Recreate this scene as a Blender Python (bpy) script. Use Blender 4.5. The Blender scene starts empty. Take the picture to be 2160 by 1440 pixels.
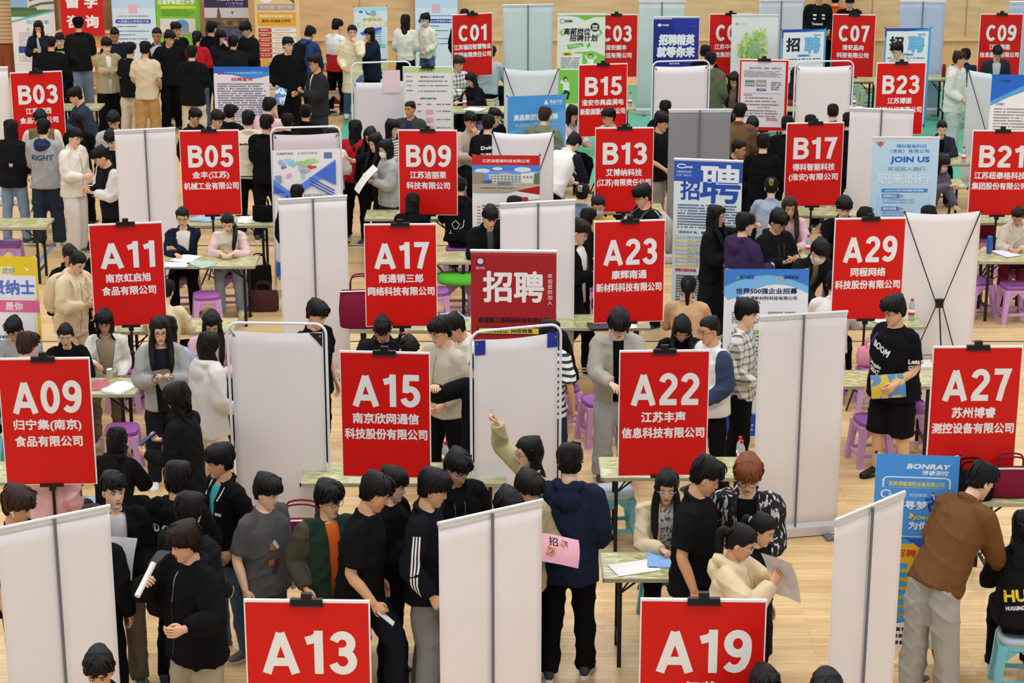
import bpy, math, random
import numpy as np
from mathutils import Vector, Matrix
from mathutils.bvhtree import BVHTree

# ---------------------------------------------------------------- camera, world, light, exposure
scene = bpy.context.scene
COL = scene.collection
FPX, PITCH, CAMZ = 4300.0, math.radians(17.1), 6.8
cam_data = bpy.data.cameras.new('camera')
cam_data.sensor_width = 36.0
cam_data.lens = 36.0 * FPX / 2160.0
cam_data.clip_end = 300
cam = bpy.data.objects.new('camera', cam_data)
cam.location = (0, 0, CAMZ)
cam.rotation_euler = (math.pi / 2 - PITCH, 0, 0)
COL.objects.link(cam)
scene.camera = cam
vs = scene.view_settings
vs.view_transform = 'Standard'
vs.look = 'None'
vs.gamma = 1.0
vs.use_curve_mapping = False
vs.exposure = -0.14
world = bpy.data.worlds.new('hall_world')
scene.world = world
world.use_nodes = True
wb = world.node_tree.nodes['Background']
wb.inputs[0].default_value = (0.95, 0.975, 1.0, 1)
wb.inputs[1].default_value = 0.40
def hall_and_fill_lamp(x, y, z, sx, sy, power):
    l = bpy.data.lights.new('ceiling_and_fill_lamp', 'AREA')
    l.shape = 'RECTANGLE'; l.size = sx; l.size_y = sy; l.energy = power
    l.color = (0.985, 0.99, 1.0)
    o = bpy.data.objects.new('ceiling_and_fill_lamp', l)
    o.location = (x, y, z)
    COL.objects.link(o)
for lx in (-11, 0, 11):
    for ly in (-12, -4, 8, 17, 26, 35):      # rows of hall lights, plus two added behind the camera to brighten facing surfaces
        hall_and_fill_lamp(lx, ly, 11.0 if ly > 0 else 9.5, 4.5, 3.0, 520 if ly > 0 else 430)

def G(px, py, h=0.0):
    """The place in the hall at height h that photo pixel (px, py) shows."""
    u, v = (px - 1080) / FPX, (py - 720) / FPX
    d = Vector((u, math.cos(PITCH) - v * math.sin(PITCH), -math.sin(PITCH) - v * math.cos(PITCH)))
    t = (h - CAMZ) / d.z
    return Vector((d.x * t, d.y * t, h))

# ---------------------------------------------------------------- names, labels, objects
def tag(o, label=None, cat=None, group=None, kind=None):
    if label: o['label'] = label
    if cat: o['category'] = cat
    if group: o['group'] = group
    if kind: o['kind'] = kind
    return o
def thing(name, label, cat, loc=(0, 0, 0), rz=0.0, group=None):
    o = bpy.data.objects.new(name, None)
    o.empty_display_size = 0.1
    o.location = loc
    o.rotation_euler = (0, 0, rz)
    COL.objects.link(o)
    return tag(o, label, cat, group)
def copy_tree(o, parent=None):
    c = o.copy()
    COL.objects.link(c)
    if parent: c.parent = parent
    for ch in o.children: copy_tree(ch, c)
    return c

# ---------------------------------------------------------------- materials
def lin(c):
    return c / 12.92 if c <= 0.04045 else ((c + 0.055) / 1.055) ** 2.4
def rgb(h):
    h = h.lstrip('#')
    if len(h) == 3: h = ''.join(x * 2 for x in h)
    return tuple(lin(int(h[i:i + 2], 16) / 255) for i in (0, 2, 4)) + (1.0,)
PAL = dict(K='#111113', K2='#1b1b1e', N='#1d2438', G='#9b9a99', LG='#bdbbb9', DG='#4b4a4c', W='#e4e0da', C='#dfd2bb', B='#c9b596',
           T='#b08d62', BR='#6e4a2c', KH='#a39777', OL='#4a4a38', GR='#22362b', J='#4f6480', LJ='#7f92ab', DJ='#2b3442', RD='#b3202a', PK='#dcb6bb',
           PU='#3a2a4d', BL='#2b3f78', SB='#aec3dd', TE='#3f9ba0', OR='#d9652a', TN='#c7a179', YE='#d9b23c', GB='#6d7f92', MA='#7c1f3a', WB='#8a6a4a', GG='#6f7662')
_mats = {}
def M(key, rough=0.85, noise=0.06, scale=30.0, bump=0.0, bscale=60.0, metal=0.0, spec=0.3, trans=0.0):
    """A plain procedural material: one colour, broken up slightly, with an optional bump."""
    col = PAL.get(key, key)
    k = (col, rough, noise, scale, bump, bscale, metal, spec, trans)
    if k in _mats: return _mats[k]
    m = bpy.data.materials.new('surface_' + col.strip('#'))
    m.use_nodes = True
    nt = m.node_tree
    b = nt.nodes['Principled BSDF']
    b.inputs['Roughness'].default_value = rough
    b.inputs['Metallic'].default_value = metal
    b.inputs['Specular IOR Level'].default_value = spec
    b.inputs['Transmission Weight'].default_value = trans
    c = rgb(col)
    if noise > 0:
        tc = nt.nodes.new('ShaderNodeTexCoord')
        n = nt.nodes.new('ShaderNodeTexNoise'); n.inputs['Scale'].default_value = scale; n.inputs['Detail'].default_value = 3
        r = nt.nodes.new('ShaderNodeMapRange'); r.inputs[3].default_value = 1 - noise * 1.6; r.inputs[4].default_value = 1 + noise * 1.6
        mx = nt.nodes.new('ShaderNodeMix'); mx.data_type = 'RGBA'; mx.blend_type = 'MULTIPLY'; mx.inputs[0].default_value = 1
        mx.inputs[6].default_value = c
        nt.links.new(tc.outputs['Object'], n.inputs['Vector'])
        nt.links.new(n.outputs[0], r.inputs[0]); nt.links.new(r.outputs[0], mx.inputs[7]); nt.links.new(mx.outputs[2], b.inputs['Base Color'])
        if bump > 0:
            n2 = nt.nodes.new('ShaderNodeTexNoise'); n2.inputs['Scale'].default_value = bscale; n2.inputs['Detail'].default_value = 3; n2.noise_type = 'RIDGED_MULTIFRACTAL'; n2.inputs['Distortion'].default_value = 0.6
            bp = nt.nodes.new('ShaderNodeBump'); bp.inputs['Strength'].default_value = bump; bp.inputs['Distance'].default_value = 0.02
            nt.links.new(tc.outputs['Object'], n2.inputs['Vector']); nt.links.new(n2.outputs[0], bp.inputs['Height']); nt.links.new(bp.outputs[0], b.inputs['Normal'])
    else:
        b.inputs['Base Color'].default_value = c
    _mats[k] = m
    return m
def cloth(key): return M(key, rough=0.9, noise=0.05, scale=9, bump=0.4, bscale=5, spec=0.08)
def node_mat(name, build, rough=0.85, spec=0.3):
    if name in _mats: return _mats[name]
    m = bpy.data.materials.new(name); m.use_nodes = True
    nt = m.node_tree; b = nt.nodes['Principled BSDF']
    b.inputs['Roughness'].default_value = rough; b.inputs['Specular IOR Level'].default_value = spec
    tc = nt.nodes.new('ShaderNodeTexCoord')
    build(nt, b, tc)
    _mats[name] = m
    return m
def ramp(nt, stops, fac, interp='LINEAR'):
    r = nt.nodes.new('ShaderNodeValToRGB'); r.color_ramp.interpolation = interp
    while len(r.color_ramp.elements) < len(stops): r.color_ramp.elements.new(0.5)
    for e, (p, c) in zip(r.color_ramp.elements, stops): e.position = p; e.color = rgb(PAL.get(c, c))
    nt.links.new(fac, r.inputs[0])
    return r.outputs[0]
def bands(nt, tc, axis, freq, duty):
    s = nt.nodes.new('ShaderNodeSeparateXYZ'); nt.links.new(tc.outputs['Object'], s.inputs[0])
    a = nt.nodes.new('ShaderNodeMath'); a.operation = 'MULTIPLY'; a.inputs[1].default_value = freq; nt.links.new(s.outputs[axis], a.inputs[0])
    f = nt.nodes.new('ShaderNodeMath'); f.operation = 'FRACT'; nt.links.new(a.outputs[0], f.inputs[0])
    t = nt.nodes.new('ShaderNodeMath'); t.operation = 'LESS_THAN'; t.inputs[1].default_value = duty; nt.links.new(f.outputs[0], t.inputs[0])
    return t.outputs[0]
def stripes(c0, c1, freq=22, duty=0.4, axis=2):
    def bld(nt, b, tc): nt.links.new(ramp(nt, [(0, c0), (1, c1)], bands(nt, tc, axis, freq, duty)), b.inputs['Base Color'])
    return node_mat('stripes_%s_%s_%g' % (c0, c1, freq), bld)
def plaid(c0, c1, freq=11):
    def bld(nt, b, tc):
        x, z = bands(nt, tc, 0, freq, 0.35), bands(nt, tc, 2, freq, 0.35)
        ad = nt.nodes.new('ShaderNodeMath'); ad.operation = 'ADD'; nt.links.new(x, ad.inputs[0]); nt.links.new(z, ad.inputs[1])
        n = nt.nodes.new('ShaderNodeTexNoise'); n.inputs['Scale'].default_value = 120; nt.links.new(tc.outputs['Object'], n.inputs['Vector'])
        ml = nt.nodes.new('ShaderNodeMath'); ml.operation = 'MULTIPLY'; nt.links.new(ad.outputs[0], ml.inputs[0]); nt.links.new(n.outputs[0], ml.inputs[1])
        nt.links.new(ramp(nt, [(0, c0), (1, c1)], ml.outputs[0]), b.inputs['Base Color'])
    return node_mat('plaid_%s_%s' % (c0, c1), bld)
def speckle(c0, c1, scale=40, lo=0.52, hi=0.6, stretch=1.0):
    def bld(nt, b, tc):
        mp = nt.nodes.new('ShaderNodeMapping'); mp.inputs['Scale'].default_value = (1, 1, stretch); nt.links.new(tc.outputs['Object'], mp.inputs[0])
        n = nt.nodes.new('ShaderNodeTexNoise'); n.inputs['Scale'].default_value = scale; n.inputs['Detail'].default_value = 2
        nt.links.new(mp.outputs[0], n.inputs['Vector'])
        nt.links.new(ramp(nt, [(lo, c0), (hi, c1)], n.outputs[0]), b.inputs['Base Color'])
    return node_mat('speckle_%s_%s_%g_%g' % (c0, c1, scale, stretch), bld)

# ---------------------------------------------------------------- mesh collector
class MB:
    def __init__(self): self.v, self.f, self.m, self.n = [], [], [], 0
    def add(self, verts, faces, mat=0):
        verts = np.asarray(verts, float).reshape(-1, 3)
        self.v.append(verts)
        b = self.n
        self.f.extend([tuple(i + b for i in q) for q in faces]); self.m.extend([mat] * len(faces))
        self.n += len(verts)
    def merge(self, o, mats=None):
        if not o.n: return
        self.v.append(o.verts()); b = self.n
        self.f.extend([tuple(i + b for i in q) for q in o.f]); self.m.extend([(mats[i] if mats else i) for i in o.m]); self.n += o.n
    def verts(self): return np.concatenate(self.v) if self.v else np.zeros((0, 3))
    def box(self, c, s, mat=0, rz=0.0):
        x, y, z = s[0] / 2, s[1] / 2, s[2] / 2
        p = np.array([(a * x, b * y, d * z) for d in (-1, 1) for a, b in ((-1, -1), (1, -1), (1, 1), (-1, 1))])
        if rz: p = p @ np.array([[math.cos(rz), math.sin(rz), 0], [-math.sin(rz), math.cos(rz), 0], [0, 0, 1]])
        self.add(p + np.asarray(c), [(3, 2, 1, 0), (4, 5, 6, 7), (0, 1, 5, 4), (1, 2, 6, 5), (2, 3, 7, 6), (3, 0, 4, 7)], mat)
    def rings(self, rs, mat=0, cap=True):
        """rs: list of equally long closed rings (n x 3)."""
        n = len(rs[0]); f = []
        for i in range(len(rs) - 1):
            for j in range(n):
                k = (j + 1) % n
                f.append((i * n + j, i * n + k, (i + 1) * n + k, (i + 1) * n + j))
        vs_ = np.concatenate(rs)
        if cap:
            c0, c1 = len(vs_), len(vs_) + 1
            vs_ = np.concatenate([vs_, [rs[0].mean(0)], [rs[-1].mean(0)]])
            L = (len(rs) - 1) * n
            for j in range(n):
                k = (j + 1) % n
                f.append((c0, k, j)); f.append((c1, L + j, L + k))
        self.add(vs_, f, mat)
    def tube(self, pts, r, n=8, mat=0, sub=1, flat=1.0, closed=False, rnd=True):
        P = np.asarray(pts, float); R = np.full(len(P), r) if np.isscalar(r) else np.asarray(r, float)
        if sub > 1:
            m = len(P); Q, S = [], []
            for i in range(m if closed else m - 1):
                if closed: a, b, c, d = P[(i - 1) % m], P[i], P[(i + 1) % m], P[(i + 2) % m]
                else: a, b, c, d = P[max(i - 1, 0)], P[i], P[i + 1], P[min(i + 2, m - 1)]
                for t in np.arange(sub) / sub:
                    Q.append(0.5 * (2 * b + (c - a) * t + (2 * a - 5 * b + 4 * c - d) * t * t + (3 * b - a - 3 * c + d) * t ** 3))
                    S.append(R[i] * (1 - t) + R[(i + 1) % m] * t)
            if not closed: Q.append(P[-1]); S.append(R[-1])
            P, R = np.array(Q), np.array(S)
        if rnd and not closed:   # rounded ends
            d0, d1 = P[0] - P[1], P[-1] - P[-2]
            d0 /= np.linalg.norm(d0) + 1e-9; d1 /= np.linalg.norm(d1) + 1e-9
            P = np.concatenate([[P[0] + d0 * R[0] * .85], [P[0] + d0 * R[0] * .55], P, [P[-1] + d1 * R[-1] * .55], [P[-1] + d1 * R[-1] * .85]])
            R = np.concatenate([[R[0] * .45], [R[0] * .82], R, [R[-1] * .82], [R[-1] * .45]])
        m = len(P)
        if closed: T = np.roll(P, -1, 0) - np.roll(P, 1, 0)
        else: T = np.gradient(P, axis=0)
        T /= np.linalg.norm(T, axis=1)[:, None] + 1e-9
        a = np.array([0, 0, 1.0]) if abs(T[0][2]) < 0.9 else np.array([0, 1.0, 0])
        u = np.cross(T[0], a); u /= np.linalg.norm(u)
        ang = np.arange(n) * 2 * math.pi / n
        rs = []
        for i in range(m):
            u = u - T[i] * np.dot(u, T[i]); u /= np.linalg.norm(u) + 1e-9
            w = np.cross(T[i], u)
            rs.append(P[i] + R[i] * (np.cos(ang)[:, None] * u + flat * np.sin(ang)[:, None] * w))
        if closed:
            f = [((i * n + j), i * n + (j + 1) % n, ((i + 1) % m) * n + (j + 1) % n, ((i + 1) % m) * n + j) for i in range(m) for j in range(n)]
            self.add(np.concatenate(rs), f, mat)
        else: self.rings(rs, mat)
    def ball(self, c, r, nu=12, nv=8, mat=0, R=None):
        r = np.ones(3) * r if np.isscalar(r) else np.asarray(r, float)
        rs = []
        for i in range(1, nv):
            t = math.pi * i / nv; a = np.arange(nu) * 2 * math.pi / nu
            p = np.stack([np.sin(t) * np.cos(a), np.sin(t) * np.sin(a), np.full(nu, -math.cos(t))], 1) * r
            rs.append((p @ R.T if R is not None else p) + np.asarray(c))
        top = np.array([0, 0, r[2]])
        if R is not None: top = R @ top
        n = nu; vs_ = np.concatenate(rs + [[np.asarray(c) - top], [np.asarray(c) + top]]); f = []
        for i in range(nv - 2):
            for j in range(n): f.append((i * n + j, i * n + (j + 1) % n, (i + 1) * n + (j + 1) % n, (i + 1) * n + j))
        L = (nv - 2) * n
        for j in range(n): f.append((len(vs_) - 2, (j + 1) % n, j)); f.append((len(vs_) - 1, L + j, L + (j + 1) % n))
        self.add(vs_, f, mat)
    def mesh(self, name, mats, smooth=True):
        me = bpy.data.meshes.new(name)
        me.from_pydata(self.verts().tolist(), [], self.f)
        for m in mats: me.materials.append(m)
        me.polygons.foreach_set('material_index', np.array(self.m, dtype=np.int32))
        me.polygons.foreach_set('use_smooth', np.full(len(self.f), smooth))
        me.update()
        return me
    def build(self, name, mats, parent=None, smooth=False):
        if not isinstance(mats, (list, tuple)): mats = [mats]
        return link(name, self.mesh(name, mats, smooth), parent)
def link(name, me, parent=None):
    o = bpy.data.objects.new(name, me)
    COL.objects.link(o)
    if parent: o.parent = parent
    return o

# a scratch scene for evaluating modifiers and text, removed at the end
TMP = bpy.data.scenes.new('scratch')
def evaluate(data, mods=()):
    o = bpy.data.objects.new('scratch', data)
    TMP.collection.objects.link(o)
    for t, kw in mods:
        md = o.modifiers.new(t, t)
        for k, v in kw.items(): setattr(md, k, v)
    vl = TMP.view_layers[0]; vl.update()
    me = bpy.data.meshes.new_from_object(o.evaluated_get(vl.depsgraph))
    bpy.data.objects.remove(o)
    return me

# ---------------------------------------------------------------- lettering
_txt = {}
def text_geo(s):
    if s not in _txt:
        c = bpy.data.curves.new('t', 'FONT'); c.body = s; c.resolution_u = 2
        me = evaluate(c)
        v = np.empty(len(me.vertices) * 3); me.vertices.foreach_get('co', v)
        _txt[s] = (v.reshape(-1, 3)[:, :2], [tuple(p.vertices) for p in me.polygons])
        bpy.data.meshes.remove(me); bpy.data.curves.remove(c)
    return _txt[s]
def arc(cx, cy, rx, ry, a0, a1, n=14):
    a = np.radians(np.linspace(a0, a1, n))
    return [(cx + rx * math.cos(t), cy + ry * math.sin(t)) for t in a]
SW = 0.19
_h = SW / 2
GLY = {   # heavy upright booth codes: strokes on a 1-high body
    'A': (0.80, [[(0.09, 0), (0.40, 0.94)], [(0.71, 0), (0.40, 0.94)], [(0.2, 0.27), (0.6, 0.27)]]),
    'B': (0.66, [[(_h, 0), (_h, 1)], [(_h, 1 - _h)] + arc(0.34, 0.735, 0.2, 0.172, 90, -90) + [(_h, 0.56)], [(_h, 0.54)] + arc(0.36, 0.305, 0.215, 0.212, 90, -90) + [(_h, _h)]]),
    'C': (0.68, [arc(0.36, 0.5, 0.27, 0.41, 45, 315, 22)]),
    '0': (0.60, [arc(0.30, 0.5, 0.205, 0.41, 0, 360, 26)]),
    '1': (0.46, [[(0.32, 0), (0.32, 1)], [(0.36, 0.90), (0.20, 0.80), (0.05, 0.76)]]),
    '2': (0.60, [arc(0.295, 0.69, 0.20, 0.21, 172, -38, 14) + [(0.30, 0.38), (0.16, 0.22), (0.10, 0.06)], [(0.03, _h), (0.57, _h)]]),
    '3': (0.60, [arc(0.28, 0.71, 0.185, 0.19, 165, -90, 14) + [(0.20, 0.52)], [(0.20, 0.52)] + arc(0.28, 0.30, 0.21, 0.215, 90, -165, 16)]),
    '5': (0.60, [[(0.55, 1 - _h), (0.10, 1 - _h)], [(0.175, 0.96), (0.15, 0.44)], arc(0.28, 0.325, 0.21, 0.235, 135, -165, 18)]),
    '7': (0.58, [[(0.03, 1 - _h), (0.46, 1 - _h), (0.32, 0.45), (0.22, 0)]]),
    '9': (0.60, [arc(0.295, 0.685, 0.2, 0.225, 0, 360, 20), [(0.495, 0.70), (0.495, 0.55), (0.48, 0.40), (0.445, 0.27), (0.39, 0.175), (0.31, 0.115), (0.22, 0.10), (0.13, 0.13), (0.06, 0.20)]]),
}
def ribbon(pts, w):
    P = np.array(pts, float); n = len(P)
    T = np.gradient(P, axis=0) if n > 2 else np.repeat((P[1] - P[0])[None], 2, 0)
    D = np.diff(P, axis=0); D /= np.linalg.norm(D, axis=1)[:, None] + 1e-9
    N = np.stack([-D[:, 1], D[:, 0]], 1)
    off = np.empty_like(P)
    closed = np.linalg.norm(P[0] - P[-1]) < 1e-6
    for i in range(n):
        a, b = (N[i - 1] if i else (N[-1] if closed else N[0])), (N[i] if i < n - 1 else (N[0] if closed else N[-1]))
        m = a + b; m /= np.linalg.norm(m) + 1e-9
        off[i] = m / max(0.45, float(np.dot(m, a)))
    v = np.concatenate([P + off * w / 2, P - off * w / 2])
    return v, [(i, i + 1, n + i + 1, n + i)[::-1] for i in range(n - 1)]

class Art:
    """Flat print on a panel: x to the right and z up in metres from the panel's top-left corner (z <= 0), towards -y."""
    def __init__(self, W, H, y0=0.0, flip=1.0):
        self.W, self.H, self.y, self.mb, self.mats, self.flip, self.sy, self.dy = W, H, y0, MB(), [], flip, 1.0, 0.0
    def mat(self, c, rough=0.6):
        m = c if not isinstance(c, str) else M(c, rough=rough, noise=0)
        if m not in self.mats: self.mats.append(m)
        return self.mats.index(m)
    def put(self, v2, faces, c, step=True):
        if step: self.y -= 0.00035
        v2 = np.asarray(v2, float) + (0, self.dy)
        self.mb.add(np.stack([(v2[:, 0] - self.W / 2) * self.flip, np.full(len(v2), self.y), -v2[:, 1] * self.sy], 1), faces, self.mat(c))
    def poly(self, pts, c): self.put(pts, [tuple(range(len(pts)))[::-1]], c)
    def rect(self, x0, y0, x1, y1, c): self.poly([(x0, y0), (x1, y0), (x1, y1), (x0, y1)], c)
    def rrect(self, x0, y0, x1, y1, c, r=0.01):
        p = []
        for cx, cy, a in ((x1 - r, y0 + r, -90), (x1 - r, y1 - r, 0), (x0 + r, y1 - r, 90), (x0 + r, y0 + r, 180)): p += arc(cx, cy, r, r, a, a + 90, 5)
        self.poly(p, c)
    def disc(self, x, y, rx, c, ry=None, n=24): self.poly(arc(x, y, rx, ry or rx, 0, 360 - 360 / n, n), c)
    def line(self, pts, w, c):
        v, f = ribbon(pts, w); self.put(v, [q[::-1] for q in f], c)
    def text(self, s, x, y, h, c, w=None, bold=0.0, slant=0.0, align='c', clip=None):
        """s centred on (x, y), its ink h high (and w wide if given)."""
        v, f = text_geo(s)
        if not len(v): return
        lo, hi = v.min(0), v.max(0); sy = h / max(hi[1] - lo[1], 1e-6); sx = (w / (hi[0] - lo[0])) if w else sy
        q = (v - (lo + hi) / 2) * (sx, sy)
        q[:, 0] += q[:, 1] * slant
        if align == 'l': q[:, 0] += (hi[0] - lo[0]) * sx / 2
        d = bold * sy
        offs = [(0, 0)] if d == 0 else [(0, 0)] + [(d * math.cos(a), d * math.sin(a)) for a in np.arange(8) * math.pi / 4]
        self.y -= 0.0003
        for o in offs:
            self.y -= 0.000012
            p = q + o
            p = np.stack([x + p[:, 0], y - p[:, 1]], 1)
            if clip is None: self.put(p, f, c, step=False); continue
            for t in f:      # keep only what lies above (clip < 0) or below the line |clip|
                k, sg, out = abs(clip), (1 if clip > 0 else -1), []
                for a, b in zip(t, t[1:] + t[:1]):
                    A, B = p[a], p[b]; da, db = (A[1] - k) * sg, (B[1] - k) * sg
                    if da >= 0: out.append(A)
                    if (da >= 0) != (db >= 0): out.append(A + (B - A) * da / (da - db))
                if len(out) > 2: self.put(out, [tuple(range(len(out)))], c, step=False)
    def code(self, s, x, y, h, c, w=None):
        """Booth code in the heavy stroke letters, centred."""
        tot = sum(GLY[k][0] for k in s) + 0.09 * (len(s) - 1)
        sx = (w / tot) if w else h
        cx = x - tot * sx / 2
        self.y -= 0.0004
        for k in s:
            wd, strokes = GLY[k]
            for st in strokes:
                v, f = ribbon(st, SW); v = np.stack([cx + v[:, 0] * sx, y + h / 2 - v[:, 1] * h], 1)
                for q in f:
                    self.y -= 0.000012
                    self.put(v[list(q[::-1])], [(0, 1, 2, 3)], c, step=False)
            cx += (wd + 0.09) * sx
    def rows(self, x0, y0, x1, y1, n, c, seed=1, fill=0.55, short=0.25):
        """Print too small to read: n rows of word-sized dashes."""
        rg = random.Random(seed); self.y -= 0.0003
        p = (y1 - y0) / n
        if p <= 0.001: return
        for i in range(n):
            x = x0; e = x1 - (x1 - x0) * short * rg.random()
            while x < e:
                l = p * rg.uniform(0.32, 0.62)
                a, b, t, u = x, min(x + l, e), y0 + i * p, y0 + (i + fill) * p
                self.put([(a, t), (b, t), (b, u), (a, u)], [(3, 2, 1, 0)], c, step=False)
                x += l + p * (rg.uniform(0.08, 0.16) if rg.random() < .9 else .7)
    def build(self, name, parent, loc=(0, 0, 0)):
        o = self.mb.build(name, self.mats or [M('W')], parent)
        o.location = loc
        return o

# ================================================================ the hall itself
def floor_mat():
    def bld(nt, b, tc):
        mp = nt.nodes.new('ShaderNodeMapping'); nt.links.new(tc.outputs['Object'], mp.inputs[0])
        br = nt.nodes.new('ShaderNodeTexBrick'); br.offset = 0.37; br.offset_frequency = 3
        br.inputs['Scale'].default_value = 1.0
        br.inputs['Brick Width'].default_value = 1.15; br.inputs['Row Height'].default_value = 0.062
        br.inputs['Mortar Size'].default_value = 0.0016; br.inputs['Bias'].default_value = 0.0
        br.inputs['Color1'].default_value = rgb('#e8ca96'); br.inputs['Color2'].default_value = rgb('#d7b07a'); br.inputs['Mortar'].default_value = rgb('#b8925f')
        nt.links.new(mp.outputs[0], br.inputs['Vector'])
        mp2 = nt.nodes.new('ShaderNodeMapping'); mp2.inputs['Scale'].default_value = (1.2, 26, 1); nt.links.new(tc.outputs['Object'], mp2.inputs[0])
        n = nt.nodes.new('ShaderNodeTexNoise'); n.inputs['Scale'].default_value = 2.2; n.inputs['Detail'].default_value = 5; nt.links.new(mp2.outputs[0], n.inputs['Vector'])
        mx = nt.nodes.new('ShaderNodeMix'); mx.data_type = 'RGBA'; mx.blend_type = 'MULTIPLY'; mx.inputs[0].default_value = 0.8
        nt.links.new(br.outputs['Color'], mx.inputs[6])
        nt.links.new(ramp(nt, [(0.3, '#e4dacb'), (0.6, '#ffffff')], n.outputs[0]), mx.inputs[7])
        nt.links.new(mx.outputs[2], b.inputs['Base Color'])
    return node_mat('maple_floor', bld, rough=0.32, spec=0.35)
def ply_mat(name, c0, c1, sx, sz):
    def bld(nt, b, tc):
        mp = nt.nodes.new('ShaderNodeMapping'); mp.inputs['Scale'].default_value = (sx, 1, sz); nt.links.new(tc.outputs['Object'], mp.inputs[0])
        n = nt.nodes.new('ShaderNodeTexNoise'); n.inputs['Scale'].default_value = 1.5; n.inputs['Detail'].default_value = 5; nt.links.new(mp.outputs[0], n.inputs['Vector'])
        nt.links.new(ramp(nt, [(0.3, c0), (0.7, c1)], n.outputs[0]), b.inputs['Base Color'])
    return node_mat(name, bld, rough=0.5)
def slab(name, lo, hi, mat, kind='structure'):
    mb = MB(); lo, hi = np.array(lo, float), np.array(hi, float)
    mb.box((lo + hi) / 2, hi - lo)
    o = mb.build(name, mat)
    return tag(o, kind=kind)
YB = G(1990, 163).y
XL = G(38, 160).x
slab('floor', (-22, 2, -0.1), (22, YB + 0.3, 0), floor_mat())
gl, gr, gf = G(724, 262).x, 21.0, G(2030, 392).y
slab('trim_1', (gl, gf, 0.0005), (gr, YB - 0.9, 0.003), M('#5fae93', rough=0.4, noise=0.03, scale=3))      # green court surface
bl = G(128, 499)
slab('trim_2', (bl.x - 0.03, bl.y - 12, 0.0006), (bl.x + 0.03, gf, 0.003), M('#7f93bd', rough=0.4, noise=0.05))
slab('trim_3', (-20, G(300, 518).y - 0.02, 0.0006), (gr, G(300, 518).y + 0.02, 0.002), M('#3c3f52', rough=0.4, noise=0.05))
slab('trim_4', (-20, G(400, 720).y - 0.02, 0.0006), (gr, G(400, 720).y + 0.02, 0.002), M('#4a5670', rough=0.4, noise=0.05))
slab('trim_5', (-20, G(300, 245).y - 0.03, 0.0006), (gl - .3, G(300, 245).y + 0.03, 0.002), M('#6b6a70', rough=0.4, noise=0.05))
# back wall: plywood above a pale lower panel, slatted cladding with a red-brown dado at the far left
wz = (CAMZ - 0) * 0
zl = 0.0
mb = MB(); mb.box(((XL + 22) / 2, YB + 0.15, 2.5), (22 - XL, 0.3, 5.0)); tag(mb.build('wall_back', ply_mat('plywood', '#cfa878', '#e2c093', 1.2, 7)), kind='structure')
mb = MB(); mb.box(((XL + 22) / 2, YB - 0.03, 0.36), (22 - XL, 0.06, 0.72)); tag(mb.build('trim_6', ply_mat('lower_panel', '#d2a873', '#e0ba86', 14, 1)), kind='structure')
mb = MB(); mb.box(((XL + 22) / 2, YB - 0.05, 0.735), (22 - XL, 0.1, 0.03)); tag(mb.build('trim_7', M('#d9b683', noise=0.05)), kind='structure')
for i, px in enumerate((733, 905, 1395, 1900, 2115)):
    x = G(px, 60, 1.4).x * 1.0
    mb = MB(); mb.box((x, YB - 0.004, 2.9), (0.02, 0.012, 4.2)); tag(mb.build('trim_%d' % (8 + i), M('#b98f5e', noise=0.05)), kind='structure')
mb = MB()
for k in range(56): mb.box(((XL - 22) / 2, YB + 0.02, 0.70 + 0.076 * k), (22 + XL, 0.06, 0.066))
mb.box(((XL - 22) / 2, YB + 0.2, 2.7), (22 + XL, 0.3, 4.6), 1)
tag(mb.build('wall_left', [M('#d3b184', noise=0.05), M('#c29d6c')]), kind='structure')
mb = MB(); mb.box(((XL - 22) / 2, YB + 0.0, 0.32), (22 + XL, 0.14, 0.64)); tag(mb.build('trim_14', ply_mat('dado', '#7a3a1c', '#9a5128', 9, 0.6)), kind='structure')
# timber bleacher steps behind the overseas-study banners
b0 = G(118, 176); b1 = G(232, 176)
t = thing('bleacher', 'pale timber bleacher steps against the back wall under the red hanging banner', 'bleacher', ((b0.x + b1.x) / 2, YB - 0.07, 0))
for k, (d, z0, z1) in enumerate(((0.95, 0, 0.30), (0.62, 0.30, 0.62), (0.30, 0.62, 0.94))):
    mb = MB(); mb.box((0, -d / 2, (z0 + z1) / 2), (b1.x - b0.x, d, z1 - z0 - 0.03)); mb.box((0, -d / 2 - 0.02, z1 - 0.0), (b1.x - b0.x, d + 0.04, 0.03), 1)
    mb.build('step', [M('#c99c66', noise=0.06), M('#e6c795', noise=0.06)], t)

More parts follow.
